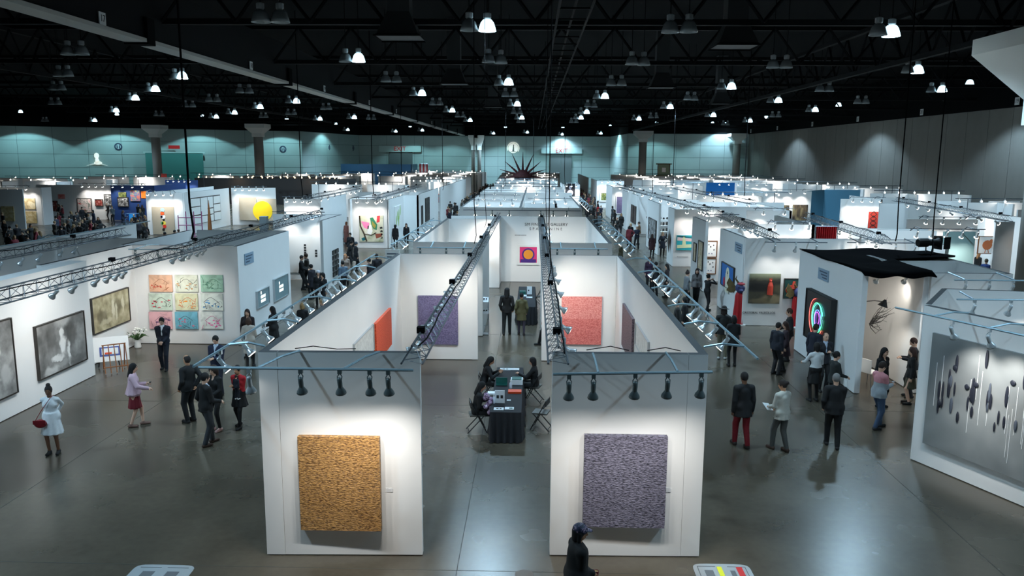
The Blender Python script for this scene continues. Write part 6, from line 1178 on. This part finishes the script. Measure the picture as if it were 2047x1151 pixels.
def person(lab, x, y, h, face, arms=('down', 'down'), legs='stand', top=('jacket', (20, 20, 22)), bottom=('trousers', (22, 22, 25)), shoes=(18, 17, 16), hair=('short', (25, 20, 18)), tone=0, lean=.03, yaw=0., nod=.12, female=False, fat=0., res=.018, shirt=None, hat=None, cat='person', group=None, z=0.):
    J = figure(h, arms, legs, lean, yaw, nod, female, fat); s = h/1.75; res = res/s; rz = math.radians(face)
    kind = top[0]; hem = top[2] if len(top) > 2 else None
    bodyp = P_torso(J, -.004)+P_pelvis(J, -.004)+P_head(J)+sum([P_arm(J, i, -.004)+P_palm(J, i)+P_leg(J, i, -.004)+P_foot(J, i, -.006) for i in (0, 1)], [])
    v, q = grow(bodyp, res, .022, zmin=.004); ex = face_extra(J)
    for i in (0, 1): hand_extra(ex, J, i)
    o = link('person', to_mesh('person_body', [(v, q, 0)], skin_mats(tone), s, ex), None, (x, y, z), rz); tag(o, lab, cat, group)
    def part(name, prims, m, k=.022, cuts=(), zmin=None, zmax=None, rs=None):
        v, q = grow(prims, rs or res, k, cuts, zmin, zmax)
        if len(q): link(name, to_mesh(name, [(v, q, 0)], [m], s), o)
    g = {'jacket': .020, 'coat': .026, 'shirt': .010, 'sweater': .020, 'dress': .010, 'shawl': .028, 'tshirt': .010, 'cardigan': .016}[kind]
    sleeves = sum([P_arm(J, i, g*.8, kind not in ('tshirt',)) for i in (0, 1)], []); tp = P_torso(J, g)+sleeves
    if legs != 'sit':
        if kind in ('coat', 'dress'): hz = hem or .55; tp += P_pelvis(J, g)+[('k', hz, 1.08, (.235 if kind == 'dress' else .215)+fat, .13+g+fat, .85, 0, -.01, .0)]
        elif kind in ('jacket', 'cardigan', 'sweater', 'shawl'): tp += P_pelvis(J, g)+[('k', hem or .84, 1.1, .168+g+fat+max(0, .84-(hem or .84))*.25, .125+g+fat, .85, 0, -.01, 0)]
        else: tp += P_pelvis(J, g*.8)
    else: tp += P_pelvis(J, g)
    if kind == 'shawl': tp += [('k', .92, 1.42, .27, .1, .75, 0, -.02, 0)]
    nm = {'jacket': 'jacket', 'coat': 'coat', 'shirt': 'shirt', 'sweater': 'sweater', 'dress': 'dress', 'shawl': 'shawl', 'tshirt': 't_shirt', 'cardigan': 'cardigan'}[kind]
    cutn = [('e', J['U'](0, .1, 1.47), (.05, .09, .10), None)] if kind in ('jacket', 'coat', 'cardigan') else [('e', J['T'](0, .03, -.06), (.07, .09, .075), None)]
    zmn = (hem if hem else {'coat': .5, 'dress': .5}.get(kind, .82)) if legs != 'sit' else None
    part(nm, tp, cm(top[1]), cuts=cutn, zmin=(zmn if kind in ('coat', 'dress', 'jacket', 'sweater', 'cardigan', 'shawl') else (.88 if legs != 'sit' else None)))
    if shirt:
        U = J['U']; part('shirt_front', [('c', U(0, .085, 1.42), U(0, .130, 1.18), .034, .018, 1), ('c', U(-.03, .02, 1.46), U(.03, .02, 1.46), .05, .05, 1)], cm(shirt))
    bk = bottom[0] if bottom else None
    if bk in ('trousers', 'jeans', 'tights'):
        gg = .016 if bk != 'tights' else .003
        part(bk, P_pelvis(J, gg*.8)+P_leg(J, 0, gg)+P_leg(J, 1, gg), cm(bottom[1]), zmax=J['pz']+.13, zmin=.03)
    elif bk == 'skirt':
        part('skirt', P_pelvis(J, .014)+([('k', bottom[2], 1.02, .205+fat, .125+fat, .85, 0, 0, 0)] if legs != 'sit' else sum([P_leg(J, i, .03)[:1] for i in (0, 1)], [])), cm(bottom[1]), zmax=J['pz']+.12)
        if len(bottom) > 3: part('tights', P_leg(J, 0, .003)+P_leg(J, 1, .003), cm(bottom[3]), zmin=.04)
    for i in (0, 1): part('shoe', P_foot(J, i, .006), cm(shoes, 'leather'), zmin=0.0, rs=min(res, .014))
    if hair and hair[0] != 'none':
        hp, hcut = P_hair(J, hair[0]); part('hair', hp, cm(hair[1], 'hair'), .02, hcut, rs=min(res, .015))
    if hat:
        T = J['T']; R = [list(r) for r in J['R']]
        if hat[0] == 'cap': part('cap', [('e', T(0, -.01, .045), (.098, .112, .09), R), ('e', T(0, .105, .045), (.07, .075, .014), R)], hat[1], .012, rs=.012)
        if hat[0] == 'brim': part('hat', [('e', T(0, -.01, .06), (.092, .105, .105), R), ('e', T(0, -.005, .055), (.175, .185, .016), R)], cm(hat[1]), .012, rs=.012)
        if hat[0] == 'beanie': part('beanie', [('e', T(0, -.012, .04), (.09, .105, .1), R)], cm(hat[1]), .012, rs=.014)
    o['_J'] = 1
    return o, J, s
def hand_pt(o, J, s, i, k=.09):
    w, e = Vector(J['wr'][i]), Vector(J['el'][i]); p = (w+(w-e).normalized()*k)*s; a = o.rotation_euler[2]
    return (o.location.x+p.x*math.cos(a)-p.y*math.sin(a), o.location.y+p.x*math.sin(a)+p.y*math.cos(a), o.location.z+p.z), a
def G_(px, py): return atz(px, py)
def H_(px, py, h): return atz(px, py, h)
BK = (18, 18, 20); NV = (24, 28, 44); DG = (40, 40, 44)
# ---- left foreground visitors
o, J, s = person('woman in white knit top and white dress with red shoulder bag', *G_(109, 906), 1.60, 192, ('back', 'back'), 'stand', ('dress', (222, 224, 226), .52), None, (20, 18, 18), ('bun', (28, 20, 18)), 2, yaw=.1, female=True, fat=.02, res=.016)
bg = thing('shoulder_bag', 'dark red shoulder bag worn across the white dress', 'bag', (o.location.x-.12, o.location.y-.22, .78), math.radians(10)); MB().ball((0, 0, 0), (.14, .055, .10), 12, 8).build('pouch', mat('bag_red', rgb(140, 22, 34), .4), bg, smooth=True); MB().box(-.13, -.062, .0, .13, -.045, .09).build('flap', mat('bag_red2', rgb(120, 16, 28), .4), bg); MB().tube([(-.1, .0, .07), (.05, -.03, .3), (.22, .06, .56), (.25, .18, .6)], .008, 5).build('strap', mat('bag_red2', rgb(120, 16, 28), .4), bg)
o, J, s = person('woman in pink shawl and dark red skirt holding a phone', *G_(273, 851), 1.62, -70, ('phone', 'out'), 'step', ('shawl', (205, 170, 182), .86), ('skirt', (110, 14, 30), .52), (120, 90, 80), ('long', (18, 14, 16)), 0, female=True, res=.016)
p, a = hand_pt(o, J, s, 0); ph = MB().box(-.035, -.07, -.005, .035, .07, .005).build('phone', m_ink, loc=p); ph.rotation_euler = (.4, 0, a); tag(ph, 'dark phone held by the woman in the pink shawl', 'phone')
person('man in navy suit and white shirt with clasped hands before the nine paintings', *G_(330, 739), 1.70, 190, ('clasp', 'clasp'), 'step', ('jacket', (22, 28, 44)), ('trousers', (20, 26, 40)), hair=('short', (20, 18, 18)), nod=.35, shirt=(225, 228, 232), res=.016)
person('stout man in black jacket with shaved head seen from behind', *G_(382, 843), 1.76, 62, ('relax', 'back'), 'stand', ('jacket', (20, 20, 22)), ('trousers', (24, 24, 27)), hair=('balding', (40, 34, 32)), tone=1, fat=.03, res=.016)
person('man in navy blazer and light shirt looking at his phone behind the group', *H_(431, 670, 1.74), 1.74, 175, ('phone', 'phone'), 'stand', ('jacket', (24, 32, 58)), ('trousers', (24, 28, 44)), hair=('short', (22, 20, 20)), nod=.4, shirt=(200, 214, 232), res=.016)
person('man in black jacket and grey trousers with brown shoes in the left group', *G_(416, 889), 1.75, -40, ('relax', 'hold'), 'step', ('jacket', (18, 18, 20)), ('trousers', (44, 46, 50)), (60, 42, 32), ('short', (20, 18, 18)), res=.016, shirt=(190, 205, 225))
person('curly-haired woman in black in the left group', *G_(434, 860), 1.66, 160, ('hold', 'relax'), 'stand', ('cardigan', (16, 16, 18)), ('tights', (18, 18, 20)), (190, 150, 145), ('curly', (48, 32, 26)), 0, female=True, res=.016)
o, J, s = person('woman in red cardigan and black dress holding a baby', *G_(481, 853), 1.60, 165, ('chest', 'chest'), 'step', ('dress', (16, 16, 18), .6), ('tights', (16, 16, 18)), (18, 18, 18), ('short', (22, 16, 16)), 1, female=True, res=.016)
v, q = grow(sum([P_arm(J, i, .02) for i in (0, 1)], [])+P_torso(J, .018), .018, .022, cuts=[('e', J['U'](0, .2, 1.2), (.085, .2, .4), None)]); link('cardigan', to_mesh('cardigan', [(v, q, 0)], [cm((172, 22, 34))], s), o)
bx_, by_ = o.location.x, o.location.y
bb = person('baby in dark clothes carried against a red cardigan', bx_+.05, by_-.27, .62, -20, ('down', 'down'), 'stand', ('sweater', (26, 28, 40)), ('trousers', (26, 28, 40)), (220, 220, 220), ('short', (40, 30, 26)), 0, res=.012, z=.80)[0]
person('long-haired woman in dark brown coat near the left aisle', *H_(494, 617, 1.66), 1.66, 185, ('hold', 'relax'), 'stand', ('coat', (36, 26, 26), .45), ('tights', (18, 18, 20)), hair=('long', (44, 26, 22)), female=True)
person('woman in beige coat and black tights seen from behind', *G_(501, 733), 1.62, 10, ('relax', 'hold'), 'stand', ('coat', (186, 176, 164), .50), ('tights', (16, 16, 18)), hair=('bob', (70, 48, 36)), female=True)
person('dark-haired woman in black coat holding a white catalogue', *H_(545, 612, 1.66), 1.66, 75, ('hold', 'hold'), 'stand', ('coat', (18, 18, 20), .6), ('trousers', (18, 18, 20)), hair=('long', (18, 14, 14)), female=True)
# ---- people beyond the left rail
for lab, px, py, hh, fa, kw in (
    ('man in grey jacket standing before the white poster', 612, 506, 1.78, 95, dict(top=('jacket', (70, 66, 62)), hair=('short', (60, 42, 30)), arms=('cross', 'cross'))), ('man in black close beside the man in grey', 602, 510, 1.76, -80, dict(top=('jacket', BK), arms=('hold', 'hold'))),
    ('woman in dark hat beside the white poster', 622, 528, 1.66, 60, dict(top=('coat', (30, 30, 40), .6), female=True, hat=('beanie', (24, 24, 28)))), ('woman in white headband in the left aisle', 636, 540, 1.64, 190, dict(top=('coat', (24, 24, 28), .6), female=True, hair=('bob', (30, 22, 20)), hat=('beanie', (190, 190, 200)))),
    ('woman with wide black hair next to the white headband', 645, 545, 1.62, 150, dict(top=('jacket', (20, 20, 24)), female=True, hair=('curly', (18, 15, 15)))), ('blond child-height visitor behind the left rail', 604, 605, 1.55, 10, dict(top=('jacket', (22, 22, 26)), hair=('bob', (150, 120, 80)), female=True)),
    ('fair-haired woman just behind the orange canvas wall', 644, 597, 1.60, 95, dict(top=('sweater', (60, 60, 66)), hair=('lowbun', (180, 150, 110)), female=True)), ('red-haired woman in the crowded left aisle', 690, 507, 1.68, 185, dict(top=('coat', (150, 130, 118), .6), hair=('long', (180, 120, 80)), female=True)),
    ('man in blue-grey shirt among the left aisle crowd', 685, 521, 1.74, 40, dict(top=('shirt', (96, 116, 136)), hair=('short', (24, 20, 20)))), ('man in dark suit at the far end of the left rail', 738, 516, 1.76, 80, dict(top=('jacket', (24, 24, 34)), shirt=(210, 215, 225), hair=('short', (24, 20, 20)))),
    ('man in dark suit with back turned at the rail end', 753, 507, 1.80, 20, dict(top=('jacket', (26, 24, 32)), hair=('short', (18, 16, 16)), tone=2)), ('man in black bending in the left aisle group', 697, 480, 1.76, -90, dict(top=('jacket', BK), lean=.25)), ('bald man in black in the left aisle group', 711, 483, 1.72, -60, dict(top=('coat', (22, 22, 28), .6), hat=('beanie', (70, 76, 84)))),
    ('man in black sweater left of the leaf painting', 700, 465, 1.78, 170, dict(top=('sweater', (24, 24, 30)))), ('woman in long rose dress near the leaf painting', 692, 443, 1.70, -20, dict(top=('dress', (168, 112, 104), .12), bottom=None, hair=('bob', (150, 90, 60)), female=True)),
    ('woman with backpack in dark dress by the green leaf picture', 790, 449, 1.66, 0, dict(top=('coat', (22, 20, 24), .6), bottom=('tights', BK), female=True, hair=('curly', (20, 16, 16)), tone=2)), ('woman in black and pink shawl by the green leaf picture', 812, 446, 1.68, 185, dict(top=('cardigan', (26, 24, 30)), bottom=('trousers', (28, 28, 32)), female=True, fat=.03, hair=('long', (70, 45, 35))))):
    kw = dict(kw); kw.setdefault('res', .024); person(lab, *H_(px, py, hh), hh, fa, **kw)
# ---- foreground figure with cup
m_cap = abstract('floral_cap', [rgb(24, 26, 44), rgb(44, 50, 80), rgb(190, 160, 180)], 30, 2, .5, lo=.35, hi=.72)
o, J, s = person('person in long black coat and blue floral cap carrying a red cup', *H_(1157, 1047, 1.70), 1.70, -75, ('down', 'clasp'), 'step', ('coat', (15, 15, 16), .42), ('trousers', (16, 16, 17)), hair=('bob', (16, 14, 14)), tone=1, yaw=-.15, nod=.15, hat=('cap', m_cap), res=.013, fat=.045)
p, a = hand_pt(o, J, s, 1, .10); cp = thing('drink_cup', 'dark red cup held by the cap wearer', 'cup', (p[0], p[1], p[2]-.05)); MB().lathe([(.028, 0), (.038, .1), (.034, .1), (.026, .01)], 12, cap0=True).build('cup', mat('cup_red', rgb(110, 24, 28), .4), cp, smooth=True); MB().lathe([(.033, .09), (.0, .09)], 12).build('drink', mat('drink', rgb(170, 140, 80), .3), cp)
# ---- seated and walking people in the middle passage
person('seated woman in black with patterned scarf at the near table end', cx3+.02, cy3, 1.66, -82, ('table', 'lap'), 'sit', ('sweater', (18, 18, 20)), ('trousers', (18, 18, 20)), hair=('long', (16, 13, 14)), tone=1, lean=.2, nod=.25, female=True, res=.016)
sc_ = MB(); rg = random.Random(4)
for k in range(10): sc_.ball((cx3+.3+rg.uniform(-.06, .08), cy3-.1+rg.uniform(-.1, .1), .80-.05*k+.2), (.07, .08, .06), 7, 5)
o = sc_.build('patterned_scarf', abstract('scarf', [rgb(60, 40, 70), rgb(160, 120, 160), rgb(215, 205, 215)], 25, 2, .5), smooth=True); tag(o, 'patterned violet scarf hanging from the seated woman', 'scarf')
person('second seated woman in black leaning over the table with long dark hair', cx4, cy4, 1.66, -88, ('table', 'table'), 'sit', ('sweater', (20, 20, 23)), ('trousers', (18, 18, 20)), hair=('long', (17, 14, 15)), tone=1, lean=.28, nod=.3, female=True, res=.016)
person('seated woman in black facing the two others across the table', cx2-.05, cy2, 1.64, 80, ('table', 'lap'), 'sit', ('sweater', (18, 18, 20)), ('skirt', (18, 18, 20), .5), hair=('bob', (20, 16, 16)), tone=0, lean=.08, nod=.15, female=True, res=.016)
person('man in black jacket and cap walking away down the passage', *G_(1013, 668), 1.80, -4, ('relax', 'relax'), 'stepb', ('jacket', (20, 20, 22)), ('trousers', (22, 30, 34)), (30, 28, 28), ('long', (18, 15, 15)), 1, hat=('cap', cm((24, 24, 26))), res=.018)
person('woman in olive hooded parka walking away down the passage', *G_(1042, 669), 1.63, 4, ('relax', 'relax'), 'step', ('coat', (86, 84, 56), .62), ('tights', (60, 56, 74)), (40, 40, 48), ('short', (18, 15, 16)), 1, female=True, res=.018)
person('person in dark trousers mostly hidden behind the pink-canvas wall', 0.52, 28.2, 1.72, 80, ('relax', 'relax'), 'walk', ('jacket', (22, 22, 26)), ('trousers', (20, 20, 24)), (34, 34, 36), res=.02)
# ---- right foreground
person('man in black blazer and dark red trousers seen from behind', *G_(1481, 893), 1.82, 8, ('down', 'down'), 'step', ('jacket', (18, 19, 22), .74), ('trousers', (120, 14, 28)), (28, 20, 18), ('short', (18, 15, 14)), 2, res=.016)
o, J, s = person('woman in cream knit sweater and grey trousers holding paper', *G_(1558, 900), 1.70, 25, ('hold', 'clasp'), 'step', ('sweater', (196, 194, 184), .80), ('trousers', (78, 80, 78)), (70, 52, 42), ('lowbun', (36, 26, 22)), 1, yaw=.5, female=True, res=.016)
p, a = hand_pt(o, J, s, 0); pp = MB().box(-.09, -.12, -.003, .09, .12, .003).build('leaflet', m_paper, loc=p); pp.rotation_euler = (.5, .2, a); tag(pp, 'white leaflet held by the woman in cream sweater', 'leaflet')
person('grey-haired man in black seen from behind', *G_(1662, 894), 1.80, -12, ('relax', 'clasp'), 'step', ('jacket', (18, 18, 20), .82), ('trousers', (20, 20, 22)), (22, 20, 20), ('short', (120, 118, 116)), 0, fat=.02, res=.016)
o, J, s = person('man in pink and grey sweatshirt and jeans looking at his phone', *G_(1752, 856), 1.74, -75, ('phone', 'phone'), 'step', ('sweater', (150, 158, 164), .84), ('jeans', (58, 78, 104)), (40, 42, 46), ('short', (40, 26, 20)), 0, nod=.4, fat=.02, res=.016)
v, q = grow([p_ for p_ in P_torso(J, .024)]+[('c', J['sh'][0], tuple(Vector(J['sh'][0]).lerp(Vector(J['el'][0]), .7)), .075, .065, 1), ('c', J['sh'][1], tuple(Vector(J['sh'][1]).lerp(Vector(J['el'][1]), .7)), .075, .065, 1)], .018, .02, zmin=1.22, cuts=[('e', J['T'](0, .03, -.06), (.07, .09, .075), None)]); link('pink_yoke', to_mesh('pink_yoke', [(v, q, 0)], [cm((196, 130, 138))], s), o)
p, a = hand_pt(o, J, s, 0); ph = MB().box(-.035, -.07, -.005, .035, .07, .005).build('phone', m_paper, loc=p); ph.rotation_euler = (.6, 0, a); tag(ph, 'pale phone held by the man in the pink and grey sweatshirt', 'phone')
for lab, px, py, hh, fa, kw in (
    ('black-haired woman in black behind the man in jeans', 1768, 694, 1.68, -150, dict(top=('jacket', (20, 20, 24)), bottom=('trousers', (20, 20, 24)), hair=('long', (16, 14, 15)), female=True, res=.018)), ('man reading his phone in the alcove', 1829, 675, 1.74, 80, dict(top=('jacket', (30, 30, 34)), arms=('phone', 'phone'), hair=('short', (60, 34, 26)), nod=.4, res=.018)),
    ('woman in black jacket and olive skirt beside the large grey canvas', 1826, 694, 1.62, 70, dict(top=('jacket', (24, 24, 26)), bottom=('skirt', (70, 66, 50), .5), hair=('long', (60, 34, 26)), female=True, res=.018)),
    ('woman in white blouse and black skirt near the neon picture', 1634, 684, 1.70, 5, dict(top=('shirt', (206, 210, 212)), bottom=('skirt', (18, 18, 20), .55, (18, 18, 20)), arms=('out', 'hold'), hair=('bob', (18, 15, 15)), female=True, res=.018)), ('man in suit, glasses and tie facing the camera near the neon picture', 1651, 664, 1.76, 185, dict(top=('jacket', (24, 26, 34)), shirt=(170, 185, 205), hair=('balding', (70, 60, 52)), arms=('chest', 'relax'), res=.018)),
    ('man in dark blue coat standing in front of the neon picture', 1631, 647, 1.76, -60, dict(top=('coat', (24, 30, 46), .6), hair=('short', (50, 34, 26)), res=.018)), ('dark-haired woman in green-black jacket near the neon booth corner', 1672, 702, 1.66, -80, dict(top=('jacket', (26, 32, 32)), hair=('lowbun', (18, 15, 15)), arms=('hold', 'hold'), female=True, res=.018)),
    ('man in navy suit in profile near the wall lettering', 1556, 644, 1.68, -60, dict(top=('jacket', (24, 28, 40)), hair=('short', (28, 22, 20)), res=.018)), ('woman in patterned dark dress beside the man in navy', 1572, 642, 1.62, 80, dict(top=('dress', (52, 36, 44), .55), bottom=('tights', BK), hair=('long', (60, 36, 28)), female=True, res=.018)), ('tall man in black beside the second horned mask', 1580, 616, 1.80, 75, dict(top=('jacket', (24, 22, 24)), hair=('short', (70, 46, 32)), arms=('relax', 'hold'), res=.018)),
    ('man in wide-brimmed hat and khaki trousers', 1448, 613, 1.80, -20, dict(top=('jacket', (24, 26, 26)), bottom=('trousers', (112, 108, 92)), shoes=(190, 190, 186), hair=('bob', (40, 28, 24)), hat=('brim', (38, 32, 28)), res=.018)), ('woman in black leather jacket seen from behind', 1468, 630, 1.70, 0, dict(top=('jacket', (20, 22, 26), .75), bottom=('tights', BK), hair=('bob', (20, 17, 17)), arms=('hold', 'hold'), female=True, res=.018)),
    ('woman in grey sweater with backpack and hair bun', 1374, 541, 1.66, -80, dict(top=('sweater', (118, 122, 126)), hair=('bun', (40, 28, 24)), female=True)), ('woman in grey cardigan over black facing the camera', 1394, 536, 1.70, 170, dict(top=('cardigan', (120, 116, 116)), shirt=(18, 18, 20), hair=('long', (44, 28, 24)), female=True, legs='cross')), ('woman in black photographing the pictures', 1416, 548, 1.66, -60, dict(top=('shirt', (20, 20, 23)), bottom=('tights', (22, 22, 26)), arms=('high', 'high'), hair=('lowbun', (20, 17, 17)), female=True, legs='step')),
    ('man with glasses in dark jacket under the right rail', 1355, 599, 1.72, 80, dict(top=('jacket', (26, 28, 30)), hair=('short', (60, 50, 40)))), ('long-haired woman in black under the right rail', 1370, 594, 1.66, 70, dict(top=('coat', (18, 18, 20), .7), hair=('long', (16, 14, 14)), female=True)),
    ('woman in purple scarf behind the right rail', 1299, 513, 1.66, 180, dict(top=('coat', (60, 40, 66), .6), hair=('bob', (60, 40, 30)), female=True)), ('man in dark jacket behind the right rail start', 1312, 523, 1.70, 20, dict(top=('jacket', (28, 28, 32)))), ('woman in patterned dark dress behind the right rail', 1334, 527, 1.66, 90, dict(top=('dress', (44, 34, 38), .3), hair=('long', (20, 17, 17)), female=True)),
    ('woman in dark red dress by the white fin wall', 1304, 467, 1.66, -30, dict(top=('dress', (56, 24, 32), .6), bottom=('tights', BK), hair=('long', (50, 32, 26)), female=True)), ('woman in dark patterned dress with hand on hip by the fin wall', 1325, 463, 1.72, 180, dict(top=('dress', (30, 36, 48), .6), bottom=('tights', BK), hair=('long', (150, 120, 90)), arms=('hip', 'relax'), female=True)), ('blond woman in short black dress in the right aisle', 1261, 446, 1.70, 160, dict(top=('dress', (18, 18, 20), .7), bottom=('tights', (150, 120, 100)), hair=('bob', (190, 160, 120)), female=True)), ('man in tan jacket and khaki trousers in the right aisle', 1278, 443, 1.76, 80, dict(top=('jacket', (120, 92, 66)), bottom=('trousers', (150, 140, 120)), hair=('short', (60, 50, 44)))),
    ('man in olive jacket half hidden by the lettered booth corner', 1241, 483, 1.74, 100, dict(top=('jacket', (72, 66, 44)), hair=('short', (40, 32, 28))))):
    kw = dict(kw); kw.setdefault('res', .024); person(lab, *H_(px, py, hh), hh, fa, **kw)
for lab, px, py, hh, fa, kw in (('man in black standing far down the left aisle, nearer the wall', 900, 402, 1.78, 20, dict(top=('jacket', BK))), ('man in dark jacket standing far down the left aisle', 911, 405, 1.76, 0, dict(top=('jacket', (28, 28, 30)))), ('fair-haired woman in black by the bird picture', 1957, 504, 1.66, -70, dict(top=('coat', BK, .6), hair=('long', (170, 120, 80)), female=True)), ('man in blue jacket by the bird picture', 1972, 517, 1.72, -60, dict(top=('jacket', (36, 62, 120)), hair=('short', (90, 76, 60)))), ('man in white shirt and cap beside the hanging rug', 1767, 438, 1.74, 10, dict(top=('shirt', (190, 186, 170)), hat=('cap', cm((70, 60, 50)))))):
    kw = dict(kw); kw.setdefault('res', .03); person(lab, *H_(px, py, hh), hh, fa, **kw)
# ---- distant crowd: a few figures, copied
m_coat = bpy.data.materials.new('crowd_cloth'); m_coat.use_nodes = True; oi = m_coat.node_tree.nodes.new('ShaderNodeObjectInfo'); m_coat.node_tree.links.new(oi.outputs['Color'], m_coat.node_tree.nodes['Principled BSDF'].inputs['Base Color']); m_coat.node_tree.nodes['Principled BSDF'].inputs['Roughness'].default_value = .8
def crowd_mesh(i, arms, legs, female, hk):
    J = figure(1.75, arms, legs, .05, 0, .15, female, 0); r_ = .032
    A = grow(P_head(J)+sum([P_palm(J, k)+P_arm(J, k, -.004) for k in (0, 1)], []), r_, .02); B = grow(P_torso(J, .02)+P_pelvis(J, .02)+sum([P_arm(J, k, .018) for k in (0, 1)], [])+([('k', .6, 1.08, .22, .13, .85, 0, 0, 0)] if female else []), r_, .03)
    C = grow(P_pelvis(J, .01)+P_leg(J, 0, .015)+P_leg(J, 1, .015), r_, .02); D = grow(P_foot(J, 0, .006)+P_foot(J, 1, .006), r_, .02, zmin=0); hp, hc = P_hair(J, hk); E = grow(hp, r_*.8, .02, hc)
    return to_mesh('crowd_person', [(*A, 0), (*B, 1), (*C, 2), (*D, 3), (*E, 4)], [m_skin[i % 2], m_coat, cm((24, 24, 28)), cm((18, 18, 18)), cm(((24, 20, 18), (60, 40, 28), (120, 95, 65))[i % 3], 'hair')], 1.0)
CM = [crowd_mesh(i, *a) for i, a in enumerate(((('relax', 'down'), 'stand', False, 'short'), (('hold', 'phone'), 'step', True, 'long'), (('clasp', 'clasp'), 'stand', False, 'short'), (('down', 'hip'), 'stepb', True, 'bob'), (('cross', 'cross'), 'wide', False, 'balding'), (('swing', 'swingb'), 'walk', True, 'long')))]
CC = [((20, 20, 22), 'black'), ((28, 28, 34), 'charcoal'), ((34, 40, 60), 'navy'), ((22, 22, 24), 'black'), ((70, 64, 58), 'brown-grey'), ((120, 40, 50), 'dark red'), ((90, 96, 100), 'grey'), ((26, 24, 24), 'black')]
rg = random.Random(99); POSE = ('one arm hanging', 'using a phone', 'hands clasped', 'hand on hip', 'arms crossed', 'walking')
TAKEN = [(-36.6, 72), (-36.3, 71.6), (-36.9, 71.6)]
def free(xr, yr):
    for _ in range(60):
        x, y = rg.uniform(*xr), rg.uniform(*yr)
        if all((x-a)**2+(y-b)**2 > .62**2 for a, b in TAKEN): break
    TAKEN.append((x, y)); return x, y
def nudge(x, y):
    for k in range(40):
        a, b = x+.12*k*math.cos(k*2.4), y+.2*k*math.sin(k*2.4)
        if all((a-p)**2+(b-q)**2 > .6**2 for p, q in TAKEN): break
    TAKEN.append((a, b)); return a, b
def crowd(where, group, n, xr, yr, extra=()):
    for k in range(n):
        c, nm = CC[rg.randrange(len(CC))]; x, y = free(xr, yr); pi_ = rg.randrange(6); o = link('person', CM[pi_], None, (x, y, 0), rg.uniform(0, 6.28)); f = rg.uniform(.92, 1.03); o.scale = (f, f, f); o.color = (*rgb(*c), 1)
        tag(o, 'distant visitor in %s, %s, %s' % (nm, POSE[pi_], where), 'person', group)
crowd('far along the busy left aisle', 'far left aisle crowd', 52, (-8.8, -6.6), (92, 150)); crowd('far along the busy right aisle', 'far right aisle crowd', 62, (5.7, 7.7), (82, 150)); crowd('in the middle of the right aisle', 'mid right aisle crowd', 9, (5.2, 8.0), (56, 80)); crowd('in the left aisle beyond the leaf painting', 'mid left aisle crowd', 5, (-9.0, -6.4), (62, 88))
for px, py in ((8, 440), (20, 452), (33, 449), (60, 448), (70, 455), (118, 408), (124, 410), (108, 442), (126, 430), (142, 422), (152, 424), (163, 414), (172, 420), (180, 440), (196, 434), (206, 404), (215, 406), (224, 412), (249, 420), (270, 418), (276, 408), (284, 410), (290, 430), (281, 432), (330, 464), (348, 460), (357, 458), (165, 440), (116, 425), (135, 440), (5, 425), (15, 465), (150, 436), (158, 446), (170, 434), (190, 446), (128, 446), (138, 432), (112, 432), (122, 452), (146, 448), (176, 428), (186, 420), (200, 440), (268, 428), (276, 440), (262, 436), (288, 444), (45, 462), (28, 470), (55, 470), (80, 462)):
    c, nm = CC[rg.randrange(len(CC))]; x, y = nudge(*atz(px, py, 1.72)); pi_ = rg.randrange(6); o = link('person', CM[pi_], None, (x, y, 0), rg.uniform(0, 6.28)); o.color = (*rgb(*c), 1); tag(o, 'visitor in %s, %s, in the crowd before the sepia and blue booths' % (nm, POSE[pi_]), 'person', 'crowd before the sepia and blue booths')
for px, py, c, nm in ((1196, 409, (170, 24, 34), 'red in the right aisle'), (1150, 372, (180, 170, 60), 'yellow far in the right aisle'), (1225, 412, (60, 62, 66), 'dark grey beside the red-clad one')):
    x, y = atz(px, py, 1.72); o = link('person', CM[3], None, (x, y, 0), 1.0); o.color = (*rgb(*c), 1); tag(o, 'distant visitor in %s' % nm, 'person')
for _o in bpy.data.objects:
    for _k in ('_world', '_w', '_h', '_d', '_J'):
        if _k in _o: del _o[_k]
# individual labels for lamps that share a rail
_grp = {}
for _o in bpy.data.objects:
    if _o.parent is None and _o.get('category') == 'spotlight': _grp.setdefault(_o['label'], []).append(_o)
for _l, _m in _grp.items():
    if len(_m) < 2: continue
    _xs = [q.location.x for q in _m]; _ys = [q.location.y for q in _m]; _along = (max(_ys)-min(_ys)) > (max(_xs)-min(_xs))
    _m.sort(key=lambda q: q.location.y if _along else q.location.x)
    for _i, q in enumerate(_m): q['label'] = '%s, %s from %s' % (_l, ORD[min(_i, 15)], 'the camera' if _along else 'left')
    for q in _m:
        if 'group' not in q: q['group'] = _l
